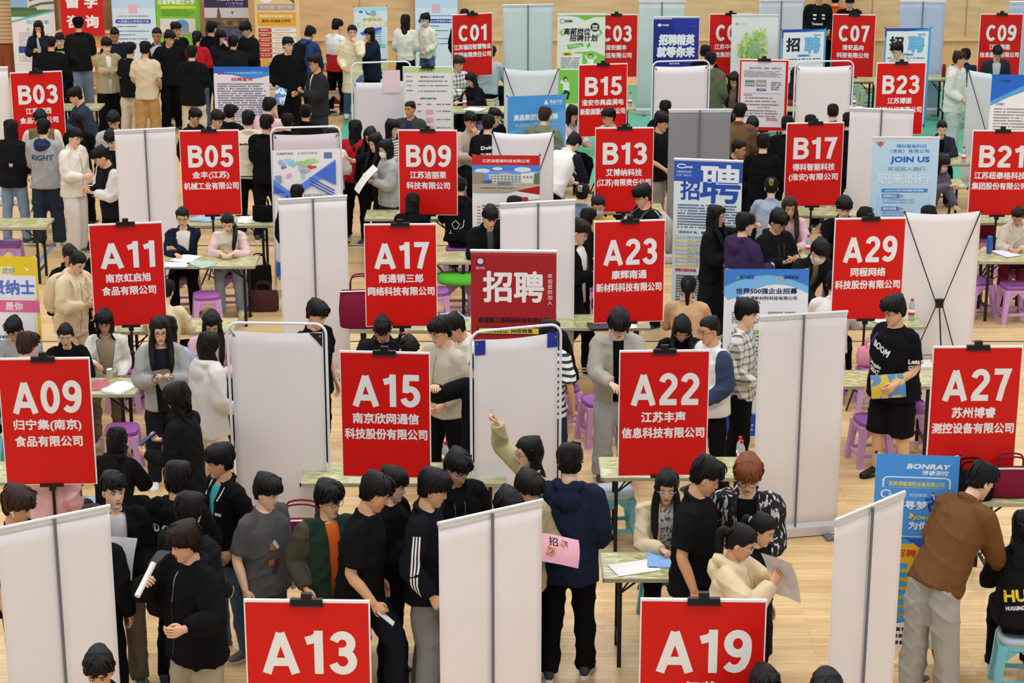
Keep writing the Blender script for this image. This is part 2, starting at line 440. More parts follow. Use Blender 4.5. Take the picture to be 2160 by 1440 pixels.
# ================================================================ numbered booth signs
RED = M('#d2110e', rough=0.42, noise=0.02, scale=2)
BLK = M('#141416', rough=0.45, noise=0)
WHT = M('#eceaea', rough=0.5, noise=0)
OBST = []
def obst(c, w, yaw, d, tbl=False):
    n = max(2, int(w / .12))
    for i in range(n + 1):
        t = (i / n - .5) * w; OBST.append((c[0] + t * math.cos(yaw), c[1] + t * math.sin(yaw), d, tbl))
def ends(xl, yl, xr, yr, h):
    a, b = G(xl, yl, h), G(xr, yr, h)
    return (a + b) / 2, (b - a).length, math.atan2(b.y - a.y, b.x - a.x)
SH, SWD, SHT = 1.98, 0.72, 1.06
def sign_stand(xl, yl, xr, yr, code, l1, l2, where, poster=False):
    c, w, yaw = ends(xl, yl, xr, yr, SH)
    yaw = max(-0.35, min(0.35, yaw))
    lab = 'red booth sign %s %s' % (code, where) if not poster else where
    root = thing('booth_sign', lab, 'sign', (c.x, c.y, 0), yaw, 'red booth signs')
    W = SWD; obst(c, W, yaw, .36)
    mb = MB(); mb.box((0, 0, SH - SHT / 2), (W, 0.022, SHT)); bd = mb.build('board', WHT, root)
    a = Art(W, SHT, -0.0113)
    a.rect(0.008, 0.014, W - 0.008, SHT - 0.006, RED)
    a.build('red_face', bd, (0, 0, SH))
    if not poster:
        a = Art(W, SHT, -0.0125)
        n = len(code)
        a.code(code, W / 2 + 0.01, 0.322, 0.272, WHT, w=0.55 if code[0] != 'C' else 0.51)
        a.build('booth_code', bd, (0, 0, SH))
        for s, y in ((l1, 0.558), (l2, 0.69)):
            if s:
                a = Art(W, SHT, -0.0125); s = s.replace('（', '(').replace('）', ')'); a.text(s, W / 2, y, 0.087 if '(' not in s else 0.098, WHT, w=min((len(s) - .5 * s.count('(') - .5 * s.count(')')) * 0.088, 0.66), bold=0.033); a.build('company_name', bd, (0, 0, SH))
    mb = MB()
    mb.box((0, -0.012, SH - 0.008), (0.185, 0.03, 0.04)); mb.box((0, -0.012, SH + 0.022), (0.06, 0.034, 0.05)); mb.tube([(-0.092, -0.026, SH - 0.026), (0.092, -0.026, SH - 0.026)], 0.007, 6)
    mb.build('top_clip', BLK, root)
    mb = MB(); mb.box((0, -0.004, SH - SHT - 0.002), (0.185, 0.05, 0.022)); mb.box((0, 0.012, SH - SHT - 0.03), (0.05, 0.04, 0.05)); mb.build('bottom_clip', BLK, root)
    mb = MB(); mb.tube([(0, 0.03, 0.05), (0, 0.03, SH + 0.01)], 0.013, 8, rnd=False); mb.tube([(0, 0.03, 0.05), (0, 0.03, 0.62)], 0.018, 8, rnd=False); mb.ball((0, 0.03, 0.62), 0.026, 8, 6); mb.build('pole', BLK, root)
    for k in range(3):
        an = math.radians(90 + 120 * k + 20)
        ex, ey = 0.30 * math.cos(an), 0.30 * math.sin(an) + 0.03
        mb = MB(); mb.tube([(0, 0.03, 0.40), (ex * 0.55, 0.03 + (ey - .03) * 0.55, 0.2), (ex, ey, 0.018)], 0.011, 6)
        mb.tube([(0, 0.03, 0.10), (ex * 0.55, 0.03 + (ey - .03) * 0.55, 0.2)], 0.007, 6)
        lg = mb.build('leg', BLK, root)
    return root
SIGNS = [
 (-2, 755, 184, 753, 'A09', '归宁集（南京）', '食品有限公司', 'above the brown-haired boy with an earphone'),
 (189, 473, 339, 467, 'A11', '南京虹启旭', '食品有限公司', 'beside the table of the woman in a black blazer'),
 (513, 1263, 781, 1266, 'A13', '', '', 'in front of the green varsity jacket'),
 (716, 739, 907, 743, 'A15', '南京欣网通信', '科技股份有限公司', 'between the two big white tube-framed screens'),
 (767, 472, 921, 471, 'A17', '南通销三郎', '网络科技有限公司', 'next to the dark red poster'),
 (1351, 1261, 1618, 1264, 'A19', '江苏', '', 'in front of the young man in a black polo shirt'),
 (1306, 739, 1498, 737, 'A22', '江苏丰声', '信息科技有限公司', 'behind the woman with clear glasses'),
 (1253, 466, 1404, 462, 'A23', '康辉南通', '新材料科技有限公司', 'beside the grey backpack'),
 (1969, 730, 2157, 729, 'A27', '苏州博睿', '测控设备有限公司', 'above the bright blue and yellow poster'),
 (1761, 460, 1912, 458, 'A29', '同程网络', '科技股份有限公司', 'behind the big boy in a printed black T-shirt'),
 (25, 153, 126, 149, 'B03', '江苏摩西', '食品有限公司', 'behind the grey hoodie with a navy hood'),
 (378, 275, 503, 273, 'B05', '金丰（江苏）', '机械工业有限公司', 'behind the two seated women'),
 (840, 273, 964, 274, 'B09', '江苏洁丽莱', '科技有限公司', 'next to the girl in a white face mask'),
 (1256, 269, 1379, 268, 'B13', '艾博纳科技', '（江苏）有限责任公司', 'behind the boy with a grey backpack'),
 (1220, 136, 1324, 133, 'B15', '淮安市奥森满电', '新能源服务有限公司', 'beside the tall pale roll-up and the green poster'),
 (1658, 259, 1782, 257, 'B17', '得科智能科技', '（淮安）有限公司', 'behind the woman in a pink jacket'),
 (1852, 132, 1951, 131, 'B23', '江苏博振', '检验认证有限公司', 'rising behind the white roll-up back'),
 (2053, 274, 2178, 275, 'B21', '江苏纽泰格科技', '集团股份有限公司', 'partly covered by a small white notice'),
 (951, 31, 1040, 26, 'C01', '江苏福田智慧物业', '集团有限责任公司', 'at the back by the two white cardigans'),
 (1256, 30, 1345, 30, 'C03', '淮安顺丰', '速运有限公司', 'half hidden behind the green cartoon poster'),
 (1497, 29, 1586, 28, 'C05', '江苏中农生物', '科技集团有限公司', 'half hidden behind the green globe poster'),
 (1757, 29, 1848, 31, 'C07', '淮安品向', '科技有限公司', 'in front of the printed black sweatshirt'),
 (2070, 29, 2157, 29, 'C09', '江苏泰盈', '信息服务有限公司', 'behind the man in a dark suit'),
]
for s in SIGNS: sign_stand(*s)

# ================================================================ roll-up, tube-framed and crossed-rod stands
WHITE_FAB = M('#e8e2e3', rough=0.75, noise=0.02, scale=3)
ALU = M('#d9d9db', rough=0.35, noise=0, metal=0.3)
GREY = M('#6d6d72', rough=0.5, noise=0)
def sheet(W, z0, z1, mat, name, parent, y=0.0, th=0.004, amp=0.004, seed=0, sag=0.0):
    nx, nz = 12, 16; rg = random.Random(seed); ph = rg.random() * 6
    mb = MB(); rs = []
    for sgn in (-1, 1):
        for i in range(nz + 1):
            for j in range(nx + 1):
                u, v = j / nx, i / nz
                zz = z0 + (z1 - z0) * v - sag * math.sin(math.pi * u) * v ** 6
                rs.append(((u - .5) * W, y + sgn * th / 2 + amp * math.sin(5 * u + ph + 2.2 * v) * math.sin(math.pi * u), zz))
    N = (nx + 1) * (nz + 1); f = []
    for i in range(nz):
        for j in range(nx):
            a = i * (nx + 1) + j; q = (a, a + 1, a + nx + 2, a + nx + 1)
            f.append(q); f.append(tuple(x + N for x in q[::-1]))
    bd = [j for j in range(nx + 1)] + [i * (nx + 1) + nx for i in range(1, nz + 1)] + [nz * (nx + 1) + j for j in range(nx - 1, -1, -1)] + [i * (nx + 1) for i in range(nz - 1, 0, -1)]
    for a, b in zip(bd, bd[1:] + bd[:1]): f.append((a, a + N, b + N, b))
    mb.add(rs, f)
    return mb.build(name, mat, parent, smooth=True)
def rollup(xl, yl, xr, yr, label, art=None, fab=WHITE_FAB, H=2.0, yaw=None, W=None, group='blank backs of roll-up banners', cat='roll-up banner', pole=True):
    c, w, ya = ends(xl, yl, xr, yr, H)
    if yaw is not None: ya = math.radians(yaw)
    w = W or min(max(w, 0.7), 0.92)
    root = thing('roll_up_banner', label, cat, (c.x, c.y, 0), ya, group)
    front = art is not None; obst(c, w, ya, .33)
    s = 1 if front else -1
    fb = sheet(w, 0.09, H - 0.012, fab, 'fabric', root, seed=int(xl), amp=0.003)
    mb = MB(); mb.tube([(-w / 2 - .006, 0, H), (w / 2 + .006, 0, H)], 0.014, 8, rnd=False); mb.box((0, 0, H - 0.02), (w, 0.02, 0.03)); mb.build('top_bar', ALU, root)
    mb = MB(); mb.box((0, 0, 0.05), (w + 0.04, 0.10, 0.08)); mb.tube([(-w / 2 - .02, 0, .088), (w / 2 + .02, 0, .088)], 0.03, 8, rnd=False); mb.build('base_case', ALU, root)
    if pole:
        mb = MB(); mb.tube([(0, s * 0.022, 0.08), (0, s * 0.022, H)], 0.010, 8, rnd=False); mb.build('pole', GREY, root)
    for q in (-1, 1):
        mb = MB(); mb.box((q * w * 0.36, 0, 0.011), (0.07, 0.36, 0.02)); mb.build('foot', GREY, root)
    if front:
        a = Art(w, H - 0.1, -0.0095); art(a, w, H - 0.1); a.build('artwork', fb, (0, 0, H - 0.016))
    return root
BK = 'white back of a roll-up banner '
rollup(-8, 1116, 230, 1067, BK + 'in front of the boy with an earphone')
rollup(925, 1104, 1143, 1055, BK + 'beside the boy in a three-striped black jacket')
rollup(1762, 1098, 1907, 1038, BK + 'next to the bright blue and yellow poster')
rollup(1602, 668, 1787, 657, BK + 'behind the plaid shirt')
rollup(587, 422, 731, 413, BK + 'left of the sign A17')
rollup(1055, 431, 1213, 422, BK + 'behind the dark red poster')
rollup(241, 276, 369, 270, BK + 'left of the sign B05')
rollup(1793, 228, 1928, 233, BK + 'in front of the sign B23')
rollup(1411, 232, 1542, 231, 'dark grey back of a roll-up banner behind the blue and white poster', fab=M('#8b8a8e', rough=0.7, noise=0.02))
rollup(-112, 144, 16, 142, BK + 'cut off by the frame beside the sign B03')
PB = M('#cfd8d9', rough=0.7, noise=0.02); LB = M('#b6c3dc', rough=0.7, noise=0.03)
rollup(1061, 11, 1166, 9, 'pale grey-green back of a roll-up banner by the back wall right of sign C01', fab=PB)
rollup(1348, 3, 1445, 3, 'tall pale back of a roll-up banner left of the navy poster', fab=PB)
rollup(1602, 1, 1695, 0, 'pale back of a roll-up banner behind the green globe poster', fab=M('#d3d2d8', rough=.7, noise=.02))
rollup(1900, 2, 1995, 3, 'bluish back of a roll-up banner by the wall right of sign C07', fab=LB)
rollup(2130, 4, 2228, 4, 'bluish back of a roll-up banner at the far right behind sign C09', fab=LB)

def tube_screen(xl, yl, xr, yr, label, fab=WHITE_FAB, H=2.02, drop=0.07, extra=None, wr=None, bottom=0.12):
    c, w, ya = ends(xl, yl, xr, yr, H)
    w = wr or w
    root = thing('tube_screen', label, 'display stand', (c.x, c.y, 0), ya, 'white tube-framed screens')
    r = 0.012; X = w / 2; cr = 0.09; obst(c, w, ya, .32)
    p = [(-X, 0, 0.03), (-X, 0, 0.5), (-X, 0, 1.2), (-X, 0, H - cr)] + [(-X + cr - cr * math.cos(t), 0, H - cr + cr * math.sin(t)) for t in np.linspace(0.3, 1.571, 5)]
    p = p + [(-a, b, d) for a, b, d in p[::-1]]
    mb = MB(); mb.tube(p, r, 8, rnd=False); mb.build('tube_frame', M('#dfe0ea', rough=0.3, noise=0), root, smooth=True)
    for q in (-1, 1):
        mb = MB(); mb.tube([(q * X, -0.25, 0.015), (q * X, 0.25, 0.015)], 0.013, 8); mb.tube([(q * X, 0, 0.01), (q * X, 0, 0.06)], 0.017, 8, rnd=False); mb.build('foot', M('#dfe0ea', rough=0.3, noise=0), root)
    fb = sheet(w - 0.05, bottom, H - drop, fab, 'fabric', root, seed=int(xl), amp=0.008, sag=0.015)
    mb = MB()
    for q in (-1, 1):
        mb.tube([(q * (X - 0.045), -0.006, H - drop - 0.03), (q * (X - 0.01), 0, H - drop + 0.035)], 0.004, 5)
        mb.ball((q * (X - 0.05), -0.008, H - drop - 0.035), 0.012, 8, 6)
    mb.build('tie', GREY, fb)
    if extra: extra(fb, w, H)
    return root
def blue_corners(fb, w, H):
    a = Art(w, 1, -0.012)
    a.rect(0.03, 0.075, 0.12, 0.2, '#23329a'); a.rect(w - 0.12, 0.06, w - 0.03, 0.19, '#23329a')
    a.build('blue_corner_print', fb, (0, 0, H))
def black_corner(fb, w, H):
    a = Art(w, 1, -0.012); a.poly([(w - 0.14, 0.075), (w - 0.03, 0.075), (w - 0.03, 0.2), (w - 0.07, 0.15)], '#1b1b1e'); a.build('black_corner_print', fb, (0, 0, H))
tube_screen(479, 680, 687, 683, 'large blank white tube-framed screen left of the sign A15', extra=black_corner)
tube_screen(993, 700, 1183, 683, 'blank white tube-framed screen with two blue corners right of the sign A15', extra=blue_corners)
def map_poster(fb, w, H):
    W2 = w - 0.02; a = Art(W2, 1.85, -0.02); a.sy = .86
    a.rect(0, 0, W2, 1.85, '#f1eeee')
    a.text('CHINFONG', 0.15, 0.055, 0.035, '#33343a', w=0.2, bold=0.02); a.text('全球投资基地', 0.42, 0.055, 0.035, '#5a6a86', w=0.24)
    a.rect(0.62, 0.05, 0.72, 0.14, '#6a7bb5')
    rg = random.Random(4)
    for cx, cy, rx, ry, cc in ((.11, .19, .05, .06, '#a9b9e6'), (.17, .16, .07, .05, '#b9d9f2'), (.14, .25, .05, .04, '#8b7bc2'), (.22, .19, .06, .05, '#8fd0ee'), (.40, .20, .12, .05, '#a8d98c'), (.47, .17, .10, .045, '#b4dd96'), (.47, .25, .06, .035, '#d34a3c'), (.33, .27, .06, .05, '#b5c6e6'), (.36, .32, .05, .04, '#9db0e0'), (.41, .3, .04, .04, '#d7b3cf'), (.2, .36, .04, .05, '#e9b5bf'), (.36, .38, .03, .05, '#a9dfc4')):
        for k in range(5):
            a.disc(cx + rg.uniform(-.5, .5) * rx, cy + rg.uniform(-.5, .5) * ry, rx * rg.uniform(.35, .6), cc, ry * rg.uniform(.35, .65), n=9)
    a.rect(.02, .36, .1, .46, '#8f9fc9')
    a.poly([(0, .42), (0.2, .60), (.76, .15), (.76, .28), (.2, .72), (0, .60)], '#5b8ee8'); a.poly([(0, .5), (.16, .62), (0, .62)], '#3a63d0')
    a.poly([(.5, .36), (.76, .18), (.76, .52)], '#4b74dc')
    for k in range(3): a.line([(.44 + .0 * k, .40 + .045 * k), (.74, .60 + .045 * k)], 0.018, '#3b5fc8')
    a.text('金丰（江苏）机械工业有限公司', .40, .66, .042, '#3d4c7d', w=.52, bold=.01)
    a.line([(.05, .71), (.72, .71)], .006, '#3d4c7d')
    a.text('招聘岗位', .2, .77, .07, '#31489c', w=.24, bold=.03)
    a.rows(.06, .85, .7, 1.55, 26, '#6a7390', seed=5)
    a.poly([(0, 1.6), (.18, 1.72), (0, 1.85)], '#3f6fd8')
    a.build('poster', fb, (0, 0, H - 0.27))
tube_screen(571, 270, 718, 266, 'tube-framed screen with a world-map recruitment poster behind the sign B05 group', drop=0.08, extra=map_poster, fab=M('#dccfd4', rough=.75, noise=.02))
def faded_print(fb, w, H):
    a = Art(w, 1.8, -0.012); a.rect(.45, .12, .7, .45, '#e6cdd3'); a.build('show_through_print', fb, (0, 0, H))
tube_screen(741, 133, 866, 129, 'white tube-framed screen with a faint pink print beside the pale green notice', extra=faded_print, drop=0.28, fab=M('#d9d3d8', rough=.75, noise=.02))
tube_screen(1377, 130, 1497, 127, 'blank white tube-framed screen under the navy poster')
tube_screen(1678, 130, 1801, 128, 'blank white tube-framed screen between the red-framed notice and sign B23')

def x_stand(xl, yl, xr, yr, label, front=None, fab=WHITE_FAB, H=1.8, yaw=None, back=True, W=None):
    c, w, ya = ends(xl, yl, xr, yr, H)
    if yaw is not None: ya = math.radians(yaw)
    w = W or min(max(w, .62), .85)
    root = thing('crossed_rod_banner', label, 'banner', (c.x, c.y, 0), ya, 'crossed-rod banner stands')
    s = -1 if back else 1
    fb = sheet(w, 0.13, H, fab, 'fabric', root, seed=int(xl), amp=0.006, sag=0.03)
    X = w / 2; hz = H * 0.45; obst(c, w, ya, .33)
    mb = MB(); mb.box((0, s * 0.10, hz), (0.075, 0.05, 0.06)); mb.tube([(-.03, s * .1, hz + .05), (.03, s * .1, hz + .05)], .018, 6); mb.build('hub', BLK, root)
    for q in (-1, 1):
        mb = MB(); mb.tube([(q * 0.03, s * 0.1, hz), (q * X, s * 0.008, H + 0.01)], 0.006, 6); mb.build('upper_rod', BLK, root)
        mb = MB(); mb.tube([(q * 0.03, s * 0.1, hz), (q * (X * .72), s * 0.03, 0.02)], 0.006, 6); mb.build('lower_rod', BLK, root)
        mb = MB(); mb.ball((q * X, s * 0.006, H), 0.012, 8, 6); mb.ball((q * X * .6, s * .024, .14), 0.012, 8, 6); mb.build('hook', BLK, root)
    mb = MB(); mb.tube([(0, s * 0.1, hz), (0, s * 0.42, 0.012)], 0.008, 6); mb.build('rear_leg', BLK, root)
    if front:
        a = Art(w, H - .13, -0.013); front(a, w, H - .13); a.build('artwork', fb, (0, 0, H - 0.002))
    return root
x_stand(1912, 447, 2065, 445, 'white back of a crossed-rod banner between the signs A29 and A27', W=.82)
x_stand(1038, 278, 1168, 278, 'white back of a crossed-rod banner behind the red building poster')
x_stand(1063, 144, 1178, 146, 'white back of a crossed-rod banner left of the green cartoon poster', fab=PB)
x_stand(2034, 147, 2172, 158, 'grey-white back of a crossed-rod banner right of the light hooded jacket', fab=PB)

# ================================================================ printed posters
def art_red(a, w, H):
    a.rect(0, 0, w, H, '#a81c22'); a.rect(0, 0, w, .03, '#b92a2c')
    a.disc(.09, .09, .04, '#2c2d52'); a.disc(.09, .085, .028, '#d8d3d6'); a.text('销三郎', .09, .15, .025, '#d8b0b4', w=.08, bold=.03)
    a.text('招聘', .40, .33, .29, '#f0ece9', w=.56, bold=.028)
    for i, c in enumerate('欢迎您的加入'): a.text(c, .745, .22 + .052 * i, .042, '#e9e1df', bold=.012)
    a.text('南通销三郎网络科技有限公司', .40, .655, .055, '#2a1114', w=.66, bold=.03)
    a.rect(.06, .725, w - .1, .80, '#2a2226'); a.rect(.075, .735, w - .115, .79, '#e5c43c'); a.text('招聘岗位: 网络销售', .36, .762, .042, '#2a2226', w=.44, bold=.03)
    a.rows(.08, .86, w - .08, 1.6, 22, '#e7cfcf', seed=2); a.rect(0, 1.75, w, H, '#7b1218')
def art_blue(a, w, H):
    a.rect(0, 0, w, H, '#dbe7e9'); a.rect(0, 0, w, .235, '#2f55b4')
    a.line(arc(.085, .06, .05, .022, 20, 330), .012, '#e9eef5'); a.text('ABNER', .165, .07, .022, '#e9eef5', w=.09, bold=.03)
    a.text('艾博纳微纳米科技', .11, .125, .026, '#e4eaf4', w=.17); a.text('（江苏）有限公司', .11, .165, .026, '#e4eaf4', w=.17)
    a.text('招', .185, .335, .22, '#2a4faf', w=.21, bold=.025)
    a.text('聘', .525, .255, .43, '#e6ebee', w=.44, bold=.02, clip=-.235); a.text('聘', .525, .255, .43, '#2a4faf', w=.44, bold=.02, clip=.235)
    a.rows(.05, .50, w - .04, .79, 9, '#4a6a94', seed=3, short=.05); a.text('因项目扩张，需要大量人才', .32, .825, .03, '#2a3f7f', w=.5, bold=.02)
    for i in range(8):
        a.rect(.03, .865 + .046 * i, w - .03, .90 + .046 * i, '#b9d5ea' if i % 2 == 0 else '#ecd8a2'); a.text(('岗位名称', '光学工程师', '机械工程师', '电子电气', '材料工程师', '数控加工', '测试工程师', '化工工程师')[i], .25, .883 + .046 * i, .024, '#3f5f86', w=.16)
    a.text('薪酬与福利待遇:', .16, 1.27, .035, '#b02a33', w=.24, bold=.04)
    a.rows(.05, 1.33, w - .05, 1.68, 11, '#3d4a63', seed=7, short=.1); a.rect(0, 1.72, w, H, '#2b4aa8')
def art_500(a, w, H):
    a.rect(0, 0, w, H, '#eef2f8')
    p = [(0, 0), (w, 0), (w, .20)] + [(w - w * t, .20 - .055 * math.sin(t * 5.2 + .3) + .02 * t) for t in np.linspace(0, 1, 16)] + [(0, .24)]
    a.poly([(0, 0), (w, 0), (w, .24)] + [(w - w * t, .24 - .09 * math.sin(t * 4.2)) for t in np.linspace(.05, .95, 14)] + [(0, .26)], '#7fbdf0')
    a.poly([(0, 0), (w, 0), (w, .17)] + [(w - w * t, .17 - .11 * math.sin(t * 3.14)) for t in np.linspace(.05, .95, 14)] + [(0, .17)], '#3f82d8')
    a.disc(.12, .085, .018, '#5fae6a'); a.text('恒力集团', .21, .08, .035, '#1f3f86', w=.13, bold=.03); a.disc(.53, .085, .018, '#e0b030'); a.text('康辉新材', .63, .08, .035, '#1f3f86', w=.14, bold=.03)
    a.text('世界500强企业招募', .40, .215, .055, '#1c2c55', w=.58, bold=.03); a.text('康辉南通新材料科技有限公司', .40, .285, .036, '#22345f', w=.58, bold=.02)
    a.rect(.2, .34, .62, .341, '#b4c4dc')
    a.rows(.08, .42, .36, .54, 5, '#58617a', seed=3); a.rows(.42, .42, .7, .54, 5, '#8a7a5c', seed=4)
    a.rows(.08, .62, .7, 1.2, 16, '#58617a', seed=8); a.rect(.3, .6, .36, .64, '#7fbf5a')
    a.poly([(0, 1.3), (.4, 1.48), (w, 1.3), (w, H), (0, H)], '#2a4fc0'); a.poly([(.3, 1.45), (.5, 1.36), (w, 1.45), (w, 1.5)], '#57a7ec')
    a.text('国民品牌', .25, 1.56, .03, '#e6ecf8', w=.14); a.text('公司地址', .25, 1.6, .03, '#e6ecf8', w=.14)
def art_join(a, w, H):
    a.rect(0, 0, w, H, '#bfe0f5')
    a.poly([(.02, .03), (.15, .03), (.09, .11)], '#8fb9c9'); a.disc(.09, .06, .03, '#d8565a')
    for k in range(4): a.line([(.155, .04 + .022 * k), (.18, .03 + .033 * k)], .005, '#e9f5fb')
    a.text('得科智能科技', .46, .085, .045, '#3f86cc', w=.36, bold=.01); a.text('（淮安）有限公司', .44, .145, .045, '#3f86cc', w=.46, bold=.01)
    a.text('JOIN US', .45, .255, .085, '#2470cc', w=.46, bold=.05); a.text('欢迎加入我们', .41, .36, .05, '#6b8aa8', w=.44)
    a.text('职来职行', .39, .48, .13, '#e8f3fa', w=.62, bold=.012)
    a.rect(.13, .60, .68, .645, '#3f8fd8'); a.text('2024年校园招聘', .40, .623, .026, '#e8f3fa', w=.46, bold=.02)
    for y, s in ((.69, '招聘岗位'), (.845, '福利待遇')):
        a.poly([(.14, y - .025), (.34, y - .025), (.41, y), (.34, y + .025), (.14, y + .025)], '#3a86d6'); a.poly([(.34, y - .025), (.41, y), (.34, y + .025)], '#c5909a'); a.text(s, .235, y, .034, '#eaf4fa', w=.16, bold=.02); a.rows(.15, y + .035, .6, y + .1, 2, '#8cbfe2', seed=int(y * 100))
    for x in (.09, .7): a.line([(x, .68), (x, 1.6)], .003, '#8fc2e6')
    a.rows(.15, 1.0, .62, 1.5, 12, '#6fa8d2', seed=6); a.rect(0, 1.7, w, H, '#5fa6dc')
def figure_runner(a, x, y, s):
    """A small cartoon man in a blue suit striding with a case."""
    a.poly([(x - .01 * s, y), (x + .2 * s, y - .05 * s), (x + .27 * s, y + .17 * s), (x + .1 * s, y + .22 * s)], '#2748a8')
    a.poly([(x + .04 * s, y + .0 * s), (x + .1 * s, y - .03 * s), (x + .13 * s, y + .14 * s)], '#e6e9f2')
    a.disc(x + .04 * s, y - .09 * s, .055 * s, '#efc2a0'); a.poly([(x - .03 * s, y - .12 * s), (x + .05 * s, y - .17 * s), (x + .11 * s, y - .1 * s), (x + .04 * s, y - .115 * s)], '#3a2320')
    a.line([(x + .2 * s, y + .0 * s), (x + .42 * s, y + .02 * s), (x + .5 * s, y - .06 * s)], .06 * s, '#2748a8'); a.line([(x + .02 * s, y + .05 * s), (x - .12 * s, y + .12 * s), (x - .16 * s, y + .03 * s)], .05 * s, '#2748a8')
    a.poly([(x + .42 * s, y + .12 * s), (x + .6 * s, y + .02 * s), (x + .66 * s, y + .14 * s), (x + .48 * s, y + .24 * s)], '#23356e')
    a.line([(x + .12 * s, y + .2 * s), (x - .06 * s, y + .3 * s), (x + .0 * s, y + .5 * s)], .075 * s, '#22398c'); a.line([(x + .18 * s, y + .19 * s), (x + .36 * s, y + .3 * s), (x + .52 * s, y + .5 * s)], .075 * s, '#22398c')
    a.poly([(x - .06 * s, y + .52 * s), (x + .05 * s, y + .48 * s), (x + .05 * s, y + .55 * s)], '#15151a'); a.poly([(x + .46 * s, y + .54 * s), (x + .6 * s, y + .46 * s), (x + .58 * s, y + .56 * s)], '#15151a')
def art_bonray(a, w, H):
    a.sy = .86; H = H / .86
    a.rect(0, 0, w, H, '#4a98e6')
    a.text('BONRAY', .38, .105, .042, '#f1f4f8', w=.30, bold=.045, slant=.25); a.text('博睿测控', .43, .16, .042, '#e6edf6', w=.19, bold=.02, slant=.15)
    a.line([(.06, .30), (.06, .24)] + arc(.10, .24, .04, .035, 180, 270, 6) + arc(w - .1, .24, .04, .035, 270, 360, 6) + [(w - .06, .30)], .012, '#e6eef6')
    a.text('苏州博睿测控设备有限公司', .30, .265, .042, '#e3dd4d', w=.40, bold=.02); a.rows(.1, .295, .5, .305, 1, '#c9cf5a', seed=2, short=0)
    a.line(arc(.085, .36, .035, .035, 0, 330), .012, '#e6eef6'); a.text('加入我们  共创辉煌', .24, .365, .032, '#cfe2f4', w=.28, bold=.01)
    figure_runner(a, .41, .375, .24)
    a.text('青春寻梦', .22, .455, .075, '#eef3f8', w=.33, bold=.035)
    a.text('职', .10, .59, .17, '#f0d52e', w=.2, bold=.05); a.line([(.27, .53), (.28, .55), (.265, .575)], .022, '#f0d52e')
    a.text('JOIN US', .385, .57, .036, '#e9dc55', w=.19, bold=.045); a.text('为你来', .37, .64, .07, '#eef3f8', w=.22, bold=.035)
    a.line([(.0, .735), (w - .07, .745)] + arc(w - .09, .725, .03, .02, 90, 0, 5), .012, '#e6eef6')
    a.rect(0, .765, w, 1.5, '#e2b42c'); a.poly([(.14, .76), (w, .76), (w, .98), (.36, .85), (.3, .80)], '#2a4fb8'); a.poly([(.0, .755), (.24, .76), (.3, .81), (.0, .8)], '#4a98e6')
    a.text('招聘岗位', .33, .895, .068, '#c9402e', w=.32, bold=.03, slant=.1)
    for i in range(7):
        y = .99 + .082 * i
        for x in (.02, .31):
            a.rrect(x, y, x + .25, y + .052, '#3d9fe6', .016)
            a.text(('市场专员', '机械工程师', '服务经理', '技术支持工程师', '软件工程师', '商务专员', '采购助理')[i] if x > .1 else ('工程师', '研发工程师', '测试工程师', '项目经理', '质量专员', '销售工程师', '行政专员')[i], x + .125, y + .026, .026, '#d4ecfb', bold=.02)
    a.poly([(0, H), (w, H), (w, 1.56)] + [(w - .6 * t, 1.555 - .022 * abs(math.sin(t * 9))) for t in np.linspace(0.02, .98, 30)] + [(0, 1.56)], '#eee8e4')
    a.rows(.04, 1.585, .4, H - .005, 3, '#3a3a40', seed=4, short=.1)
def art_yellow(a, w, H):
    a.rect(0, 0, w, H, '#eac92b'); a.rect(.03, .3, w - .03, H - .03, '#efe7d0'); a.rect(.05, .35, w - .05, 1.1, '#f0ede6')
    a.rect(.2, .1, w - .24, .19, '#f2e58c'); a.text('优好', .37, .145, .06, '#6f93d6', w=.12, bold=.02, slant=.2)
    a.rect(.1, .19, w - .02, .42, '#e8ecf4'); a.poly([(w - .13, .1), (w - .07, .13), (w - .1, .15)], '#f4efe0')
    a.text('贤纳士', .40, .31, .14, '#5b76d0', w=.42, bold=.04); a.rect(.1, .44, w, .56, '#e0689c'); a.text('是你', .40, .5, .08, '#f3e3ea', w=.17, bold=.03)
    a.rect(.06, .6, w - .06, 1.1, '#eef0f4'); a.disc(.39, .68, .045, '#4f9ad8'); a.rrect(.33, .66, .42, .7, '#eef0f4', .01)
    a.rows(.1, .8, w - .15, 1.5, 14, '#5f6a86', seed=2)
